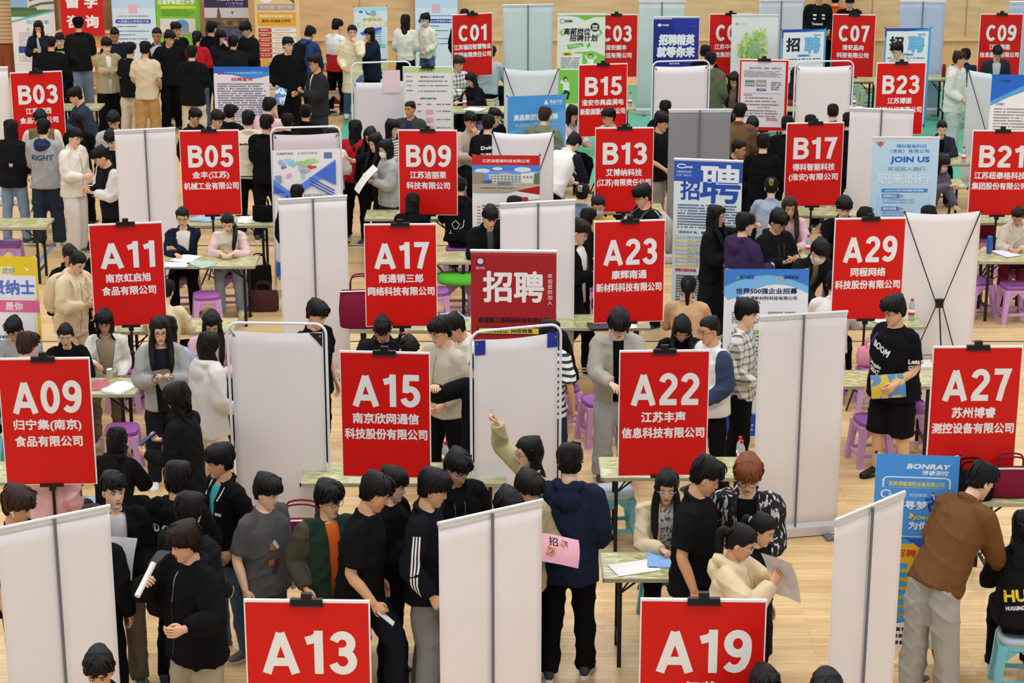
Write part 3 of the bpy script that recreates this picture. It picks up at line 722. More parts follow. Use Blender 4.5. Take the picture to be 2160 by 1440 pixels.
def art_building(a, w, H):
    a.sy = .86; H = H / .86
    a.rect(0, 0, w, H, '#f0ecea'); a.rect(0, 0, w, .14, '#c9211f'); a.text('江苏洁丽莱科技有限公司', .40, .08, .045, '#f4e9e6', w=.56, bold=.02)
    a.rect(0, .14, w, .5, '#6f9fe2'); a.rect(0, .14, w, .22, '#4f86d6')
    for x, y, r in ((.12, .22, .09), (.6, .2, .1), (.72, .26, .07), (.3, .19, .06)): a.disc(x, y, r, '#dfe8f4', r * .35)
    a.rect(.2, .27, .6, .40, '#d8d8cc'); a.rect(.58, .25, .74, .4, '#e4e6e2'); a.rect(.0, .24, .14, .42, '#9a8f80'); a.rect(.33, .25, .46, .28, '#c9c9bd')
    for i in range(9):
        for j in range(3): a.rect(.215 + .042 * i, .285 + .037 * j, .24 + .042 * i, .305 + .037 * j, '#7d8a96')
    for i in range(3): a.rect(.61 + .04 * i, .29, .63 + .04 * i, .31, '#5c6c7c')
    a.rect(0, .40, w, .52, '#b5a996'); a.rect(.30, .37, .46, .42, '#7f8a90'); a.rect(.50, .38, .8, .45, '#cfc2a8'); a.text('江苏洁丽莱科技有限公司', .65, .415, .022, '#8a6a3c', w=.26)
    a.poly([(.1, .37), (.22, .34), (.24, .39)], '#3f5f9a'); a.poly([(.74, .25), (.8, .24), (.8, .4), (.73, .4)], '#5c7f58')
    a.rows(.1, .455, .5, .475, 1, '#3b3b40', seed=2, short=0)
    a.poly([(0, .66), (w, .42), (w, .6), (.0, .78)], '#f0ecea'); a.rect(0, .66, w, H, '#f0ecea'); a.poly([(.52, .50), (w, .42), (w, .55)], '#b01c22')
    a.text('招聘', .55, .62, .075, '#c4272a', w=.24, bold=.04)
    for i in range(12): a.rows(.06, .72 + .045 * i, .1, .75 + .045 * i, 1, '#c4474a', seed=i, short=0)
    a.rows(.12, .70, .7, 1.3, 15, '#5a5a60', seed=5, short=.5)
def art_bluewave(a, w, H):
    a.rect(0, 0, w, H, '#e6dfe6'); a.poly([(0, 0), (w, 0), (w, .13)] + [(w - w * t, .13 + .05 * math.sin(t * 5)) for t in np.linspace(.05, .95, 12)] + [(0, .12)], '#3f8fdc')
    a.poly([(0, .06)] + [(w * t, .09 + .03 * math.sin(t * 6)) for t in np.linspace(0, 1, 12)] + [(w, 0), (0, 0)], '#2a6cc8')
    a.disc(.08, .10, .022, '#c4343a'); a.text('江苏中洲智能科技有限公司', .44, .09, .026, '#dce9f5', w=.56)
    a.text('招聘宣传', .42, .19, .05, '#c8333c', w=.32, bold=.03)
    a.rows(.05, .25, w - .05, 1.3, 30, '#6d6d80', seed=9, short=.12)
def art_form(a, w, H):
    a.rect(.008, .01, w - .008, H - .008, '#b9d89a'); a.rect(.02, .09, w - .02, H, '#e6e3e3')
    a.text('招聘', .33, .045, .05, '#4f7f3e', w=.2, bold=.02); a.text('淮安化工有限公司', .42, .15, .03, '#44464a', w=.34, bold=.03)
    for y in (.15, .215, .28, .35): a.rows(.05, y - .012, .14, y + .012, 1, '#55565c', seed=int(y * 99), short=0)
    for y in (.215, .28, .36): a.rows(.22, y - .012, .66, y + .012, 1, '#55565c', seed=int(y * 77), short=.1)
    a.text('招聘岗位需求信息', .36, .46, .026, '#3c3d42', w=.24, bold=.02)
    for i, y in enumerate((.55, .65, .77, .89)):
        for x in (.2, .34, .48, .56, .62): a.rows(x, y - .012, x + .06, y + .012, 1, '#4c4d52', seed=i * 7 + int(x * 10), short=0)
        if i: a.rect(.33, y - .03, .43, y + .03, '#e5a9b6')
def art_redframe(a, w, H):
    a.rect(.03, .035, w - .045, H - .06, '#dcd9dc')
    a.text('国芯半导体（淮安）有限公司', .38, .13, .03, '#2f3566', w=.46, bold=.025)
    a.rows(.07, .17, w - .1, .27, 5, '#6a6a70', seed=3)
    a.rect(.09, .30, .23, .40, '#6f767c'); a.rect(.095, .34, .225, .385, '#a9a9a4'); a.rect(.25, .30, .40, .40, '#8b8a82'); a.rect(.26, .33, .39, .38, '#b9b6ac')
    a.rect(.09, .29, .23, .31, '#cfd3d6'); a.rect(.25, .29, .40, .31, '#c6c9cb')
    a.rrect(.26, .43, .40, .465, '#33418f', .015); a.text('招聘岗位', .335, .447, .022, '#dfe2ee', w=.1); a.rows(.47, .33, .62, .46, 4, '#6a6a70', seed=4)
    a.rect(.07, .50, w - .1, .504, '#55565e'); a.rows(.08, .52, .2, .545, 1, '#c4474a', seed=2, short=0)
    for y in (.56, .61, .66, .75, .79, .83): a.rows(.1, y, w - .12, y + .028, 1, '#6a6a70', seed=int(y * 100), short=.2)
    a.rows(.28, .70, .46, .725, 1, '#c4474a', seed=5, short=0); a.rows(.42, .86, .6, .91, 2, '#c4474a', seed=6)
def art_green(a, w, H):
    a.rect(0, 0, w, H, '#ebe9df'); a.poly([(.12, 0), (w, 0), (w, .03), (.62, .03), (.46, .09), (.34, .03)], '#7cc24a'); a.rect(0, .0, .12, .02, '#cfe0b0')
    a.line(arc(.08, .10, .035, .035, 0, 355), .009, '#3a3a3c'); a.text('淮安顺丰', .19, .10, .045, '#3a3a3c', w=.13, bold=.04)
    a.disc(.63, .20, .075, '#1d1d1f'); a.text('集结', .63, .18, .036, '#e9e9e4', w=.09, bold=.04); a.text('启航', .63, .225, .036, '#e9e9e4', w=.09, bold=.04)
    a.text('高薪岗位', .33, .27, .11, '#2a2a2c', w=.44, bold=.03, slant=.1); a.text('招聘计划', .44, .38, .11, '#2a2a2c', w=.46, bold=.03, slant=.1)
    for x, q in ((.07, 1), (.72, -1)): a.line([(x + .02 * q, .24), (x - .02 * q, .29), (x + .02 * q, .34)], .025, '#7cc24a')
    a.poly([(.16, .50), (.42, .46), (.45, .52), (.18, .57)], '#6fbf45'); a.text('心动 期待 等你来', .31, .515, .03, '#e3efcf', w=.22, bold=.03); a.poly([(.49, .5), (.54, .45), (.56, .51), (.51, .55)], '#6fbf45')
    a.poly([(.03, .9), (.3, .62), (.6, .60), (w, .68), (w, H), (0, H)], '#86c94f'); a.rect(.05, .64, .42, .92, '#ebeae4'); a.rrect(.08, .62, .25, .68, '#e5c22f', .02); a.text('福利', .165, .65, .034, '#3d3a20', w=.09, bold=.04)
    a.rows(.06, .71, .40, .90, 6, '#6f746a', seed=4)
    a.disc(.56, .68, .035, '#4a3426'); a.disc(.56, .69, .025, '#efc8a4'); a.poly([(.51, .73), (.61, .73), (.62, .86), (.5, .86)], '#f2f2ee'); a.line([(.52, .75), (.47, .67)], .025, '#f2f2ee'); a.line([(.6, .75), (.66, .68)], .025, '#f2f2ee')
    a.disc(.14, 1.07, .035, '#2e2a28'); a.disc(.145, 1.085, .025, '#efc8a4'); a.poly([(.1, 1.12), (.2, 1.12), (.21, 1.27), (.1, 1.27)], '#eef0ee'); a.line([(.12, 1.27), (.2, 1.31), (.17, 1.42)], .035, '#23242a'); a.line([(.17, 1.27), (.1, 1.34), (.12, 1.4)], .035, '#23242a'); a.rect(.06, 1.09, .1, 1.15, '#f2f2ee')
def art_navy(a, w, H):
    a.rect(0, 0, w, H, '#1f2a86'); a.poly([(.3, 0), (w, 0), (w, .7), (.55, .9)], '#2a35a0'); a.poly([(0, .5), (.3, 1.2), (0, 1.6)], '#18206a')
    a.disc(.10, .115, .035, '#dfe3f0', .025); a.text('天合智造', .2, .115, .035, '#d5daec', w=.11, bold=.03); a.rows(.64, .12, .72, .15, 2, '#5a66b4', seed=1)
    a.text('招聘精英', .39, .36, .17, '#eef0f4', w=.58, bold=.055, slant=.08); a.text('就等你来', .38, .56, .17, '#eef0f4', w=.62, bold=.055, slant=.08)
    a.text('招才纳贤', .36, .755, .03, '#d0d5ea', w=.17, bold=.03); a.rows(.1, .9, .66, 1.5, 14, '#aab4de', seed=2)
def art_globe(a, w, H):
    a.rect(0, 0, w, H, '#e9eae9'); a.disc(.09, .13, .025, '#a9c47a'); a.text('中农生态', .18, .13, .03, '#8a9a86', w=.1)
    a.poly([(.12, .62), (.22, .52), (.34, .62), (.3, .74), (.16, .72)], '#bfdcf0')
    rg = random.Random(3)
    for k in range(330):
        t = rg.random() * 6.28; r = rg.random() ** .55
        a.disc(.36 + .25 * r * math.cos(t), .52 + .30 * r * math.sin(t), rg.uniform(.006, .024), rg.choice(['#c9dd5a', '#a8cf4e', '#d6e47c', '#8fbf58', '#b9d67e']), n=9)
    for k in range(40): a.disc(.51 + rg.uniform(-.05, .05), .24 + rg.uniform(-.06, .1), rg.uniform(.006, .016), '#c3dc6a', n=9)
    a.disc(.37, .55, .09, '#8fb884', .11); a.disc(.4, .62, .05, '#7fa57c')
    a.rows(.1, 1.1, .66, 1.6, 12, '#8a9a8a', seed=2)
def art_pxid(a, w, H):
    a.rect(0, 0, w, H, '#55a6e0'); a.poly([(0, 0), (w, 0), (w * .55, .045), (.03, .12), (0, .16)], '#2c4fa8'); a.rect(.03, .05, w - .035, H - .06, '#eff1f3')
    a.text('PXID', w - .15, .105, .032, '#3a3a40', w=.13, bold=.02)
    a.text('招', .20, .255, .22, '#29292d', w=.22, bold=.04); a.text('聘', .53, .265, .25, '#3f86cc', w=.25, bold=.06); a.text('聘', .53, .265, .25, '#7cc0e8', w=.25, bold=.03)
    a.rrect(.28, .42, .5, .46, '#7cc0e8', .006); a.text('诚聘英才', .39, .44, .03, '#2a5a94', w=.15, bold=.02)
    a.rows(.06, .49, w - .07, .52, 1, '#45464c', seed=3, short=0)
    for i, y in enumerate((.58, .86, 1.02, 1.22)): a.line([(.03, y), (w - .03, y)], .006, '#7cc0e8' if i else '#e4b4a8'); a.rows(.08, y + .05, w - .1, y + .1, 2, '#6c8aa8', seed=i)
    a.line(arc(w - .1, 1.42, .03, .025, 0, 350), .008, '#4a4a50'); a.line([(w - .14, 1.47), (w - .04, 1.47)], .006, '#7cc0e8')
    a.poly([(.02, H - .04)] + [(w * t, H - .05 - .03 * math.sin(t * 3)) for t in np.linspace(0.05, .95, 8)] + [(w, H), (0, H)], '#2c6cc0')
def art_aosen(a, w, H):
    a.rect(0, 0, w, H, '#4e9ddc'); a.poly([(0, .5), (w, .2), (w, H), (0, H)], '#69aee4')
    a.poly([(.51, .13), (.545, .06), (.58, .13)], '#e9f1f8'); a.text('奥森汽车', .685, .095, .05, '#d7e8f6', w=.18, bold=.02); a.rows(.6, .13, .77, .143, 1, '#d7e8f6', seed=1, short=0)
    a.text('奥森集团诚邀招聘', .40, .30, .085, '#eef4fa', w=.62, bold=.03); a.text('你我同行·共创未来', .36, .41, .05, '#cfe3f4', w=.5); a.line([(.5, .41), (.7, .41)], .004, '#cfe3f4')
    a.rows(.1, .6, .66, 1.3, 14, '#d7e8f6', seed=3)
def art_corner(a, w, H):
    a.rect(0, 0, w, H, '#f0edf0'); a.poly([(0, 0), (w, 0), (w, .12), (.55, .20), (.25, .32), (0, .45)], '#57a4e4'); a.poly([(0, 0), (w, 0), (w, .03), (.5, .12), (.22, .27), (0, .38)], '#2268cc')
    a.disc(.06, .1, .018, '#2a7a5a'); a.text('江苏益客集团', .18, .09, .035, '#17407a', w=.16, bold=.02); a.text('南京益客食品', .62, .08, .035, '#e6edf6', w=.2)
    a.text('公司简介', .14, .42, .04, '#4f86c4', w=.13, bold=.02)
    for i in range(16): a.rows(.06, .48 + .042 * i, .75, .51 + .042 * i, 1, '#7a7a84', seed=i, short=.25 if i % 5 == 4 else 0.02)
def art_campus(a, w, H):
    a.rect(0, 0, w, H, '#eae6e4')
    a.dy = -0.21; a.rect(0, 0, w, .95, '#8fb2da'); a.rect(.33, .2, w, .9, '#d9d4c8')
    for y in (.5, .62, .75): a.poly([(.36, y + .02), (.6, y - .05), (w, y - .07), (w, y - .02), (.6, y + .0), (.36, y + .07)], '#6f665c')
    a.rect(0, .84, w, .98, '#5d7f4c'); a.rect(0, .80, .5, .86, '#4a6a44')
    a.poly([(0, 1.06), (w, .84), (w, 1.0), (0, 1.2)], '#5fc0c4'); a.poly([(0, 1.1), (w, .88), (w, H), (0, H)], '#eae6e4')
    a.text('招生简章', .50, 1.08, .085, '#7fb6c6', w=.44, bold=.03); a.rect(.28, 1.2, .34, 1.25, '#a8cf4e')
    a.rows(.12, 1.28, .76, 1.55, 8, '#b9aeb4', seed=2); a.rect(.1, 1.55, .5, 1.68, '#34509c'); a.rows(.1, 1.72, .7, 1.86, 4, '#b9aeb4', seed=5)
def art_lightblue(a, w, H):
    a.rect(0, 0, w, H, '#bfdbf0'); a.rect(0, .6, w, H, '#d4e6f4')
    a.dy = -0.4; a.text('合作项目', .40, .80, .07, '#7f86d0', w=.46, bold=.03); a.rect(.32, .93, .49, 1.10, '#e2b6c8'); a.rows(.12, 1.14, .7, 1.17, 1, '#5f6a80', seed=1, short=0)
    a.rrect(.06, 1.21, .74, 1.29, '#3a49a4', .03); a.text('大田国立大学项目介绍', .4, 1.25, .045, '#dfe6f4', w=.6, bold=.02)
    for i, y in enumerate((1.34, 1.43, 1.5, 1.58, 1.68)): a.rows(.09, y, .74, y + .028, 1, '#4c5568', seed=i, short=.5)
def art_greenpost(a, w, H):
    a.rect(0, 0, w, H, '#7cc23c'); a.dy = -0.505; a.rrect(.18, .86, .6, .95, '#9fd05a', .03)
    a.text('白俄罗斯国立大学', .40, .985, .09, '#f0f2e6', w=.70, bold=.03); a.rect(.1, 1.06, .78, 1.11, '#d8d84a'); a.rows(.1, 1.13, .76, 1.26, 5, '#4f8a2a', seed=2)
    a.rect(.07, 1.30, .75, 1.62, '#dcd9d2'); a.poly(arc(.48, 1.42, .14, .1, 180, 360) + [(.62, 1.46), (.34, 1.46)], '#5a9ad0'); a.rect(.36, 1.46, .62, 1.56, '#8a99a4'); a.rect(.07, 1.56, .75, 1.62, '#a8a59c')
def art_bridge(a, w, H):
    a.rect(0, 0, w, H, '#38304f'); a.dy = -0.5; a.text('英国留学直通', .5, .86, .07, '#cfcbd8', w=.5, bold=.03); a.text('1+1专升硕', .58, .95, .05, '#b9b4c8', w=.32); a.rect(.44, .99, .74, 1.02, '#5a4aa0')
    a.rect(0, 1.03, w, 1.26, '#c9c4c0'); a.poly([(.22, 1.3), (.25, 1.06), (.27, 1.02), (.29, 1.06), (.33, 1.3)], '#6a5a4c'); a.rect(.0, 1.22, w, 1.4, '#6a5c4a'); a.poly([(.5, 1.1), (.56, 1.1), (.53, 1.16)], '#5a5f6a')
    for k in range(8): a.disc(.08 + .1 * k, 1.30 + .02 * (k % 3), .04, '#8a7440' if k % 2 else '#4f4238')
    a.rows(.25, 1.42, .78, 1.8, 12, '#7a78a0', seed=3)
def art_orange(a, w, H):
    a.rect(0, 0, w, H, '#e8c98e'); a.disc(.22, .22, .14, '#efe9e4'); a.text('留学', .22, .22, .05, '#a8505a', w=.12); a.poly([(.55, .3), (.62, .08), (.70, .08), (.76, .38), (.66, .30)], '#7a5a34')
    a.rrect(.05, .375, .76, .49, '#a89ac4', .03); a.text('专升硕 专升本', .4, .435, .07, '#e3cf4a', w=.62, bold=.04)
    a.rect(.05, .53, .77, .78, '#e3a83a'); a.text('韩国留学直通车方案', .4, .60, .05, '#f0e6cf', w=.62, bold=.03); a.text('最快1年读硕士学历', .4, .69, .06, '#7a4a1c', w=.54, bold=.03)
    for i in range(6):
        y = .83 + .096 * i
        a.rrect(.06, y, .30, y + .074, '#c03a3a', .014); a.rows(.1, y + .02, .26, y + .055, 1, '#f0dcd8', seed=i, short=0); a.rrect(.31, y, .77, y + .074, '#efe9e4', .02); a.rows(.36, y + .025, .7, y + .05, 1, '#8a8078', seed=i + 9, short=.3)
    a.rect(0, 1.42, w, 1.52, '#e3a83a'); a.rect(0, 1.56, w, H, '#6a5a44'); a.rows(.3, 1.6, .76, 1.82, 4, '#d9cfb8', seed=3)
def art_swirl(a, w, H):
    a.rect(0, 0, w, H, '#dceaf2'); a.rect(0, 0, w, .08, '#b8dff0'); a.disc(.13, .09, .04, '#3a6a9a', .02); a.poly([(.2, .06), (.34, .16), (.24, .14)], '#5a86d0'); a.disc(.36, .12, .06, '#9ab4b8')
    a.text('梦想启航', .34, .235, .06, '#d8b43c', w=.36, bold=.04); a.rect(.06, .29, w - .01, .36, '#e6c34a'); a.text('校园招聘会', .34, .325, .07, '#f4eed8', w=.5, bold=.05)
    a.poly([(.1, .48), (.3, .40), (.52, .38), (.5, .44), (.3, .46), (.16, .52)], '#3f62d4'); a.poly([(.12, .53), (.34, .45), (.54, .46), (.36, .5)], '#5a86e4')
    for k in range(6): a.line([(.30 + .03 * k, .52 + .05 * k), (.5, .50 + .045 * k)], .012, '#5f8ad8')
    a.rect(.46, .7, .58, .76, '#8fcfc4'); a.rect(.44, .98, .6, 1.0, '#33407a'); a.rect(.44, 1.02, .6, 1.18, '#e4e0a8'); a.rect(.44, 1.22, .6, 1.24, '#33407a'); a.rows(.05, .7, .4, 1.3, 12, '#7f9fb8', seed=4)
PG = 'printed posters on stands'
def RP(*c, art, label, **k): rollup(*c, label, art=art, fab=WHITE_FAB, group=PG, cat='poster', **k)
def XP(*c, art, label, **k): x_stand(*c, label, front=art, back=False, **k)
RP(993, 528, 1174, 530, art=art_red, label='dark red roll-up poster with two big white characters')
RP(1423, 335, 1567, 340, art=art_blue, label='blue and white roll-up poster with one oversized blue character')
XP(1529, 566, 1707, 566, art=art_500, label='pale blue poster with a blue wave top behind the boy in plaid')
RP(1842, 290, 1982, 290, art=art_join, label='light blue roll-up poster reading JOIN US with a red heart')
XP(1850, 954, 2024, 960, art=art_bonray, label='bright blue and yellow poster with a running cartoon man', H=1.66, W=.6)
XP(-64, 538, 78, 540, art=art_yellow, label='yellow poster cut off at the picture edge beside sign A11', W=.65)
XP(996, 326, 1139, 327, art=art_building, label='red-topped poster with a photo of a factory gate')
XP(450, 140, 567, 140, art=art_bluewave, label='notice with a blue wave top right behind the sign B05 crowd')
RP(1176, 30, 1277, 30, art=art_green, label='cream and green cartoon poster covering sign C03')
RP(1379, 36, 1475, 36, art=art_navy, label='navy blue roll-up poster with white brush lettering')
RP(1544, 32, 1642, 32, art=art_globe, label='white poster with a leafy green globe covering sign C05')
XP(1649, 62, 1743, 60, art=art_pxid, label='white poster with a blue border left of sign C07')
XP(1867, 59, 1964, 59, art=art_pxid, label='white poster with a blue border above sign B23')
XP(1070, 203, 1193, 198, art=art_aosen, label='plain sky-blue poster left of sign B15')
XP(2096, 156, 2212, 158, art=art_corner, label='white poster with a blue swoosh above sign B21', W=.8, H=1.97)
def base_poster(px, py, art, label, W=.84, H=2.0, rz=0):
    b = G(px, py)
    z = b.y * math.cos(PITCH) + (CAMZ - H) * math.sin(PITCH); s = FPX / z
    y = 720 + FPX * ((CAMZ - H) * math.cos(PITCH) - b.y * math.sin(PITCH)) / z
    x = 1080 + s * b.x
    RP(x - W / 2 * s, y, x + W / 2 * s, y, art=art, label=label, W=W, H=H, yaw=rz)
base_poster(79, 167, art_campus, 'white poster with a campus photo at the far left of the back row')
base_poster(290, 168, art_lightblue, 'light blue poster with a pink square left of the green poster')
base_poster(382, 168, art_greenpost, 'bright green poster with a domed building photo')
base_poster(484, 176, art_bridge, 'dark purple poster with a river and tower photo')
base_poster(590, 188, art_orange, 'yellow and orange poster with rows of red tabs')
base_poster(922, 167, art_lightblue, 'light blue poster behind the two women in pale cardigans', W=.82)
XP(745, 15, 817, 13, art=art_swirl, label='small pale poster with a blue swirl and yellow title', W=.62, H=1.62)
sign_stand(848, 140, 957, 140, '', '', '', 'red sign board covered by a pale green form behind the short-haired man', poster=True)
sign_stand(1560, 124, 1665, 126, '', '', '', 'red-edged sign board covered by a white notice with two small photos', poster=True)
for o, art in ((bpy.data.objects['booth_sign.%03d' % (len(SIGNS))], art_form), (bpy.data.objects['booth_sign.%03d' % (len(SIGNS) + 1)], art_redframe)):
    bd = [c for c in o.children if c.name.startswith('board')][0]
    a = Art(SWD, SHT, -0.0125); art(a, SWD, SHT); a.build('notice_sheet', bd, (0, 0, SH))
# the red hanging banner over the bleacher, and two loose notices
def wall_banner():
    h0 = 0.0
    y = YB - 0.42
    # height at which photo row 75 meets this plane
    def hz(py):
        v = (py - 720) / FPX; dy, dz = math.cos(PITCH) - v * math.sin(PITCH), -math.sin(PITCH) - v * math.cos(PITCH)
        return CAMZ + dz * y / dy
    def hx(px, py):
        v = (py - 720) / FPX; return (px - 1080) / FPX * y / (math.cos(PITCH) - v * math.sin(PITCH))
    x0, x1, zb = hx(131, 70), hx(221, 70), hz(75)
    W, H = x1 - x0, 2.1
    root = thing('hanging_banner', 'red hanging banner with large white characters over the timber steps', 'banner', ((x0 + x1) / 2, y, 0))
    mb = MB(); mb.box((0, 0, zb + H / 2), (W, 0.006, H)); cl = mb.build('cloth', M('#cf1a1a', rough=.7, noise=.02), root)
    mb = MB(); mb.tube([(-W / 2 - .03, 0, zb + H), (W / 2 + .03, 0, zb + H)], 0.015, 8); 
    mb.tube([(-W / 2 + .02, .03, zb + H), (-W / 2 + .02, .37, zb + H)], 0.01, 6); mb.tube([(W / 2 - .02, .03, zb + H), (W / 2 - .02, .37, zb + H)], 0.01, 6); mb.build('hanging_rail', GREY, root)
    a = Art(W, H, -0.004)
    for s, x, yy in (('留', .24, 1.45), ('学', .61, 1.45), ('咨', .24, 1.83), ('询', .61, 1.83)): a.text(s, x * W / .85, yy, .23, '#f0e9e6', w=.24, bold=.045)
    a.build('lettering', cl, (0, 0, zb + H))
wall_banner()
def notice(px0, py0, px1, h, label, parent_y, art, W, H, rz=0):
    c = G((px0 + px1) / 2, py0, h)
    mb = MB(); mb.box((0, 0, -H / 2), (W, 0.002, H)); o = mb.build('notice', WHT)
    o.location = c + Vector((0, parent_y, 0)); o.rotation_euler = (0, 0, rz)
    tag(o, label, 'notice')
    a = Art(W, H, -0.002); art(a, W, H); a.build('print', o)
def an1(a, w, H): a.disc(w / 2, .05, .012, '#3a3a42'); a.rows(.04, .08, w - .04, .095, 1, '#8a8a92', seed=1, short=0)
def an2(a, w, H):
    a.rect(0, 0, w, H, '#d9cfe6'); a.text('招聘简章', w * .62, .05, .055, '#b8324a', w=w * .7, bold=.03)
    for x in (.02, .09, .16): a.rect(x, .1, x + .05, .3, '#c3b8dc'); a.rows(x + .006, .11, x + .045, .29, 7, '#6f6898', seed=int(x * 99))
    a.rect(0, .32, w, H, '#4a3fae')
notice(38, 602, 83, 1.48, 'white paper notice taped on the yellow poster', -0.04, an1, .21, .30)
notice(2126, 282, 2166, 1.93, 'small purple-printed notice stuck on sign B21', -0.04, an2, .25, .36)

# ================================================================ tables, stools, small things
def marble():
    def bld(nt, b, tc):
        mp = nt.nodes.new('ShaderNodeMapping'); mp.inputs['Scale'].default_value = (2.5, 9, 1); nt.links.new(tc.outputs['Object'], mp.inputs[0])
        n = nt.nodes.new('ShaderNodeTexNoise'); n.inputs['Scale'].default_value = 3; n.inputs['Detail'].default_value = 8; n.inputs['Distortion'].default_value = 1.2
        nt.links.new(mp.outputs[0], n.inputs['Vector'])
        nt.links.new(ramp(nt, [(0.32, '#85854f'), (0.5, '#b3b07a'), (0.68, '#dcd9b4')], n.outputs[0]), b.inputs['Base Color'])
    return node_mat('green_marble_top', bld, rough=0.28, spec=0.5)
def make_table(W, D):
    root = thing('folding_table', 'x', 'table')
    mb = MB(); mb.box((0, 0, 0.722), (W, D, 0.026)); mb.build('tabletop', marble(), root)
    mb = MB()
    for q in (-1, 1): mb.box((0, q * (D / 2 - .004), 0.722), (W + .004, 0.012, 0.03)); mb.box((q * (W / 2 - .004), 0, 0.722), (0.012, D + .004, 0.03))
    mb.build('edge_trim', M('#a9a48a', rough=.4, noise=0), root)
    X = W / 2 - 0.13
    for sx in (-1, 1):
        for sy in (-1, 1):
            mb = MB(); mb.box((sx * X, sy * (D / 2 - .06), 0.355), (0.03, 0.03, 0.71)); mb.build('leg', BLK, root)
        mb = MB(); mb.box((sx * X, 0, 0.16), (0.022, D - .12, 0.022)); mb.tube([(sx * X, 0, 0.5), (sx * (X - .25), 0, 0.70)], 0.008, 6); mb.tube([(sx * X, .15, 0.42), (sx * (X - .2), .15, 0.70)], 0.007, 6); mb.build('brace', BLK, root)
    mb = MB(); mb.box((0, 0, 0.695), (W - .2, D - .12, 0.02)); mb.build('under_rail', BLK, root)
    return root
_tb = {}
def table(px, py, W, label, rz=0.0, D=0.5, align='c'):
    """px, py: pixel of the middle ('c'), left ('l') or right ('r') end of the near top edge."""
    c = G(px, py, 0.735); r = math.radians(rz)
    k = (W, D)
    fresh = k not in _tb
    if fresh: _tb[k] = make_table(W, D)
    o = _tb[k] if fresh else copy_tree(_tb[k])
    dx = {'c': 0, 'l': W / 2, 'r': -W / 2}[align]
    off = Vector((dx * math.cos(r) - D / 2 * math.sin(r), dx * math.sin(r) + D / 2 * math.cos(r), 0))
    o.location = (c.x + off.x, c.y + off.y, 0); o.rotation_euler = (0, 0, r)
    obst(o.location, W, r, .40, (D,))
    return tag(o, label, 'table', 'green marbled folding tables')
MT = 'green-marbled folding table '
table(1272, 1221, 1.2, MT + 'where the woman in a beige cardigan writes', align='l')
table(537, 562, 1.25, MT + 'in front of the two seated women right of sign A11', align='r')
table(96, 480, 1.2, MT + 'with a pink stool under it by the two backs in jeans', align='r')
table(575, 476, 1.25, MT + 'with papers behind sign B05', align='r')
table(1000, 553, 1.2, MT + 'behind sign A17 with a bright green bag under it', align='r')
table(850, 1020, 1.7, MT + 'behind sign A15', D=.5)
table(284, 832, 1.25, MT + 'of the woman in a white blazer', align='r')
table(175, 1018, 1.2, MT + 'behind sign A09 by the pink sweater', align='r')
table(1372, 692, 1.25, MT + 'below sign A23', align='r')
table(1990, 815, 1.25, MT + 'behind the big boy in a printed T-shirt', align='r')
table(1268, 1008, 1.3, MT + 'behind sign A22', align='l')
table(2065, 552, 1.2, MT + 'with the blue bottle on it', align='l')
table(1952, 690, 1.2, MT + 'behind sign A29', align='r')
table(1730, 545, 1.2, MT + 'with two red-capped bottles left of sign A29', align='r')
table(1082, 236, 1.2, MT + 'under sign C01', align='r')
table(1860, 172, 1.2, MT + 'behind sign C07', align='r')
table(706, 132, 1.2, MT + 'by the person in a blue hoodie near the back wall', align='r')
table(490, 700, 1.2, MT + 'of the fringed girl right of sign A11', align='r')
table(970, 462, 1.2, MT + 'under sign B09', align='r')
table(1090, 455, 1.1, MT + 'behind the boy in a black jacket below the red poster', align='c')
table(1300, 448, 1.2, MT + 'under sign B13', align='c')
table(2050, 345, 1.2, MT + 'of the woman in a purple jacket', align='c')
table(2120, 470, 1.2, MT + 'under sign B21', align='c')
table(1340, 230, 1.2, MT + 'right of sign B15', align='r')
table(2060, 1062, 1.2, MT + 'behind the brown jacket with a dark red bag', align='l')
table(1790, 232, 1.2, MT + 'behind the white roll-up in front of sign B23', align='r')
table(992, 697, 1.25, MT + 'behind the foot of sign A17', align='r')
table(602, 1220, 1.3, MT + 'behind the dark grey and green-jacketed boys', align='l')
table(2010, 168, 1.2, MT + 'behind the light hooded jacket', align='r')
table(1720, 455, 1.2, MT + 'under sign B17', align='c')
table(130, 230, 1.2, MT + 'behind sign B03', align='c')
table(1970, 395, 0.9, MT + 'right of the JOIN US poster', align='c')

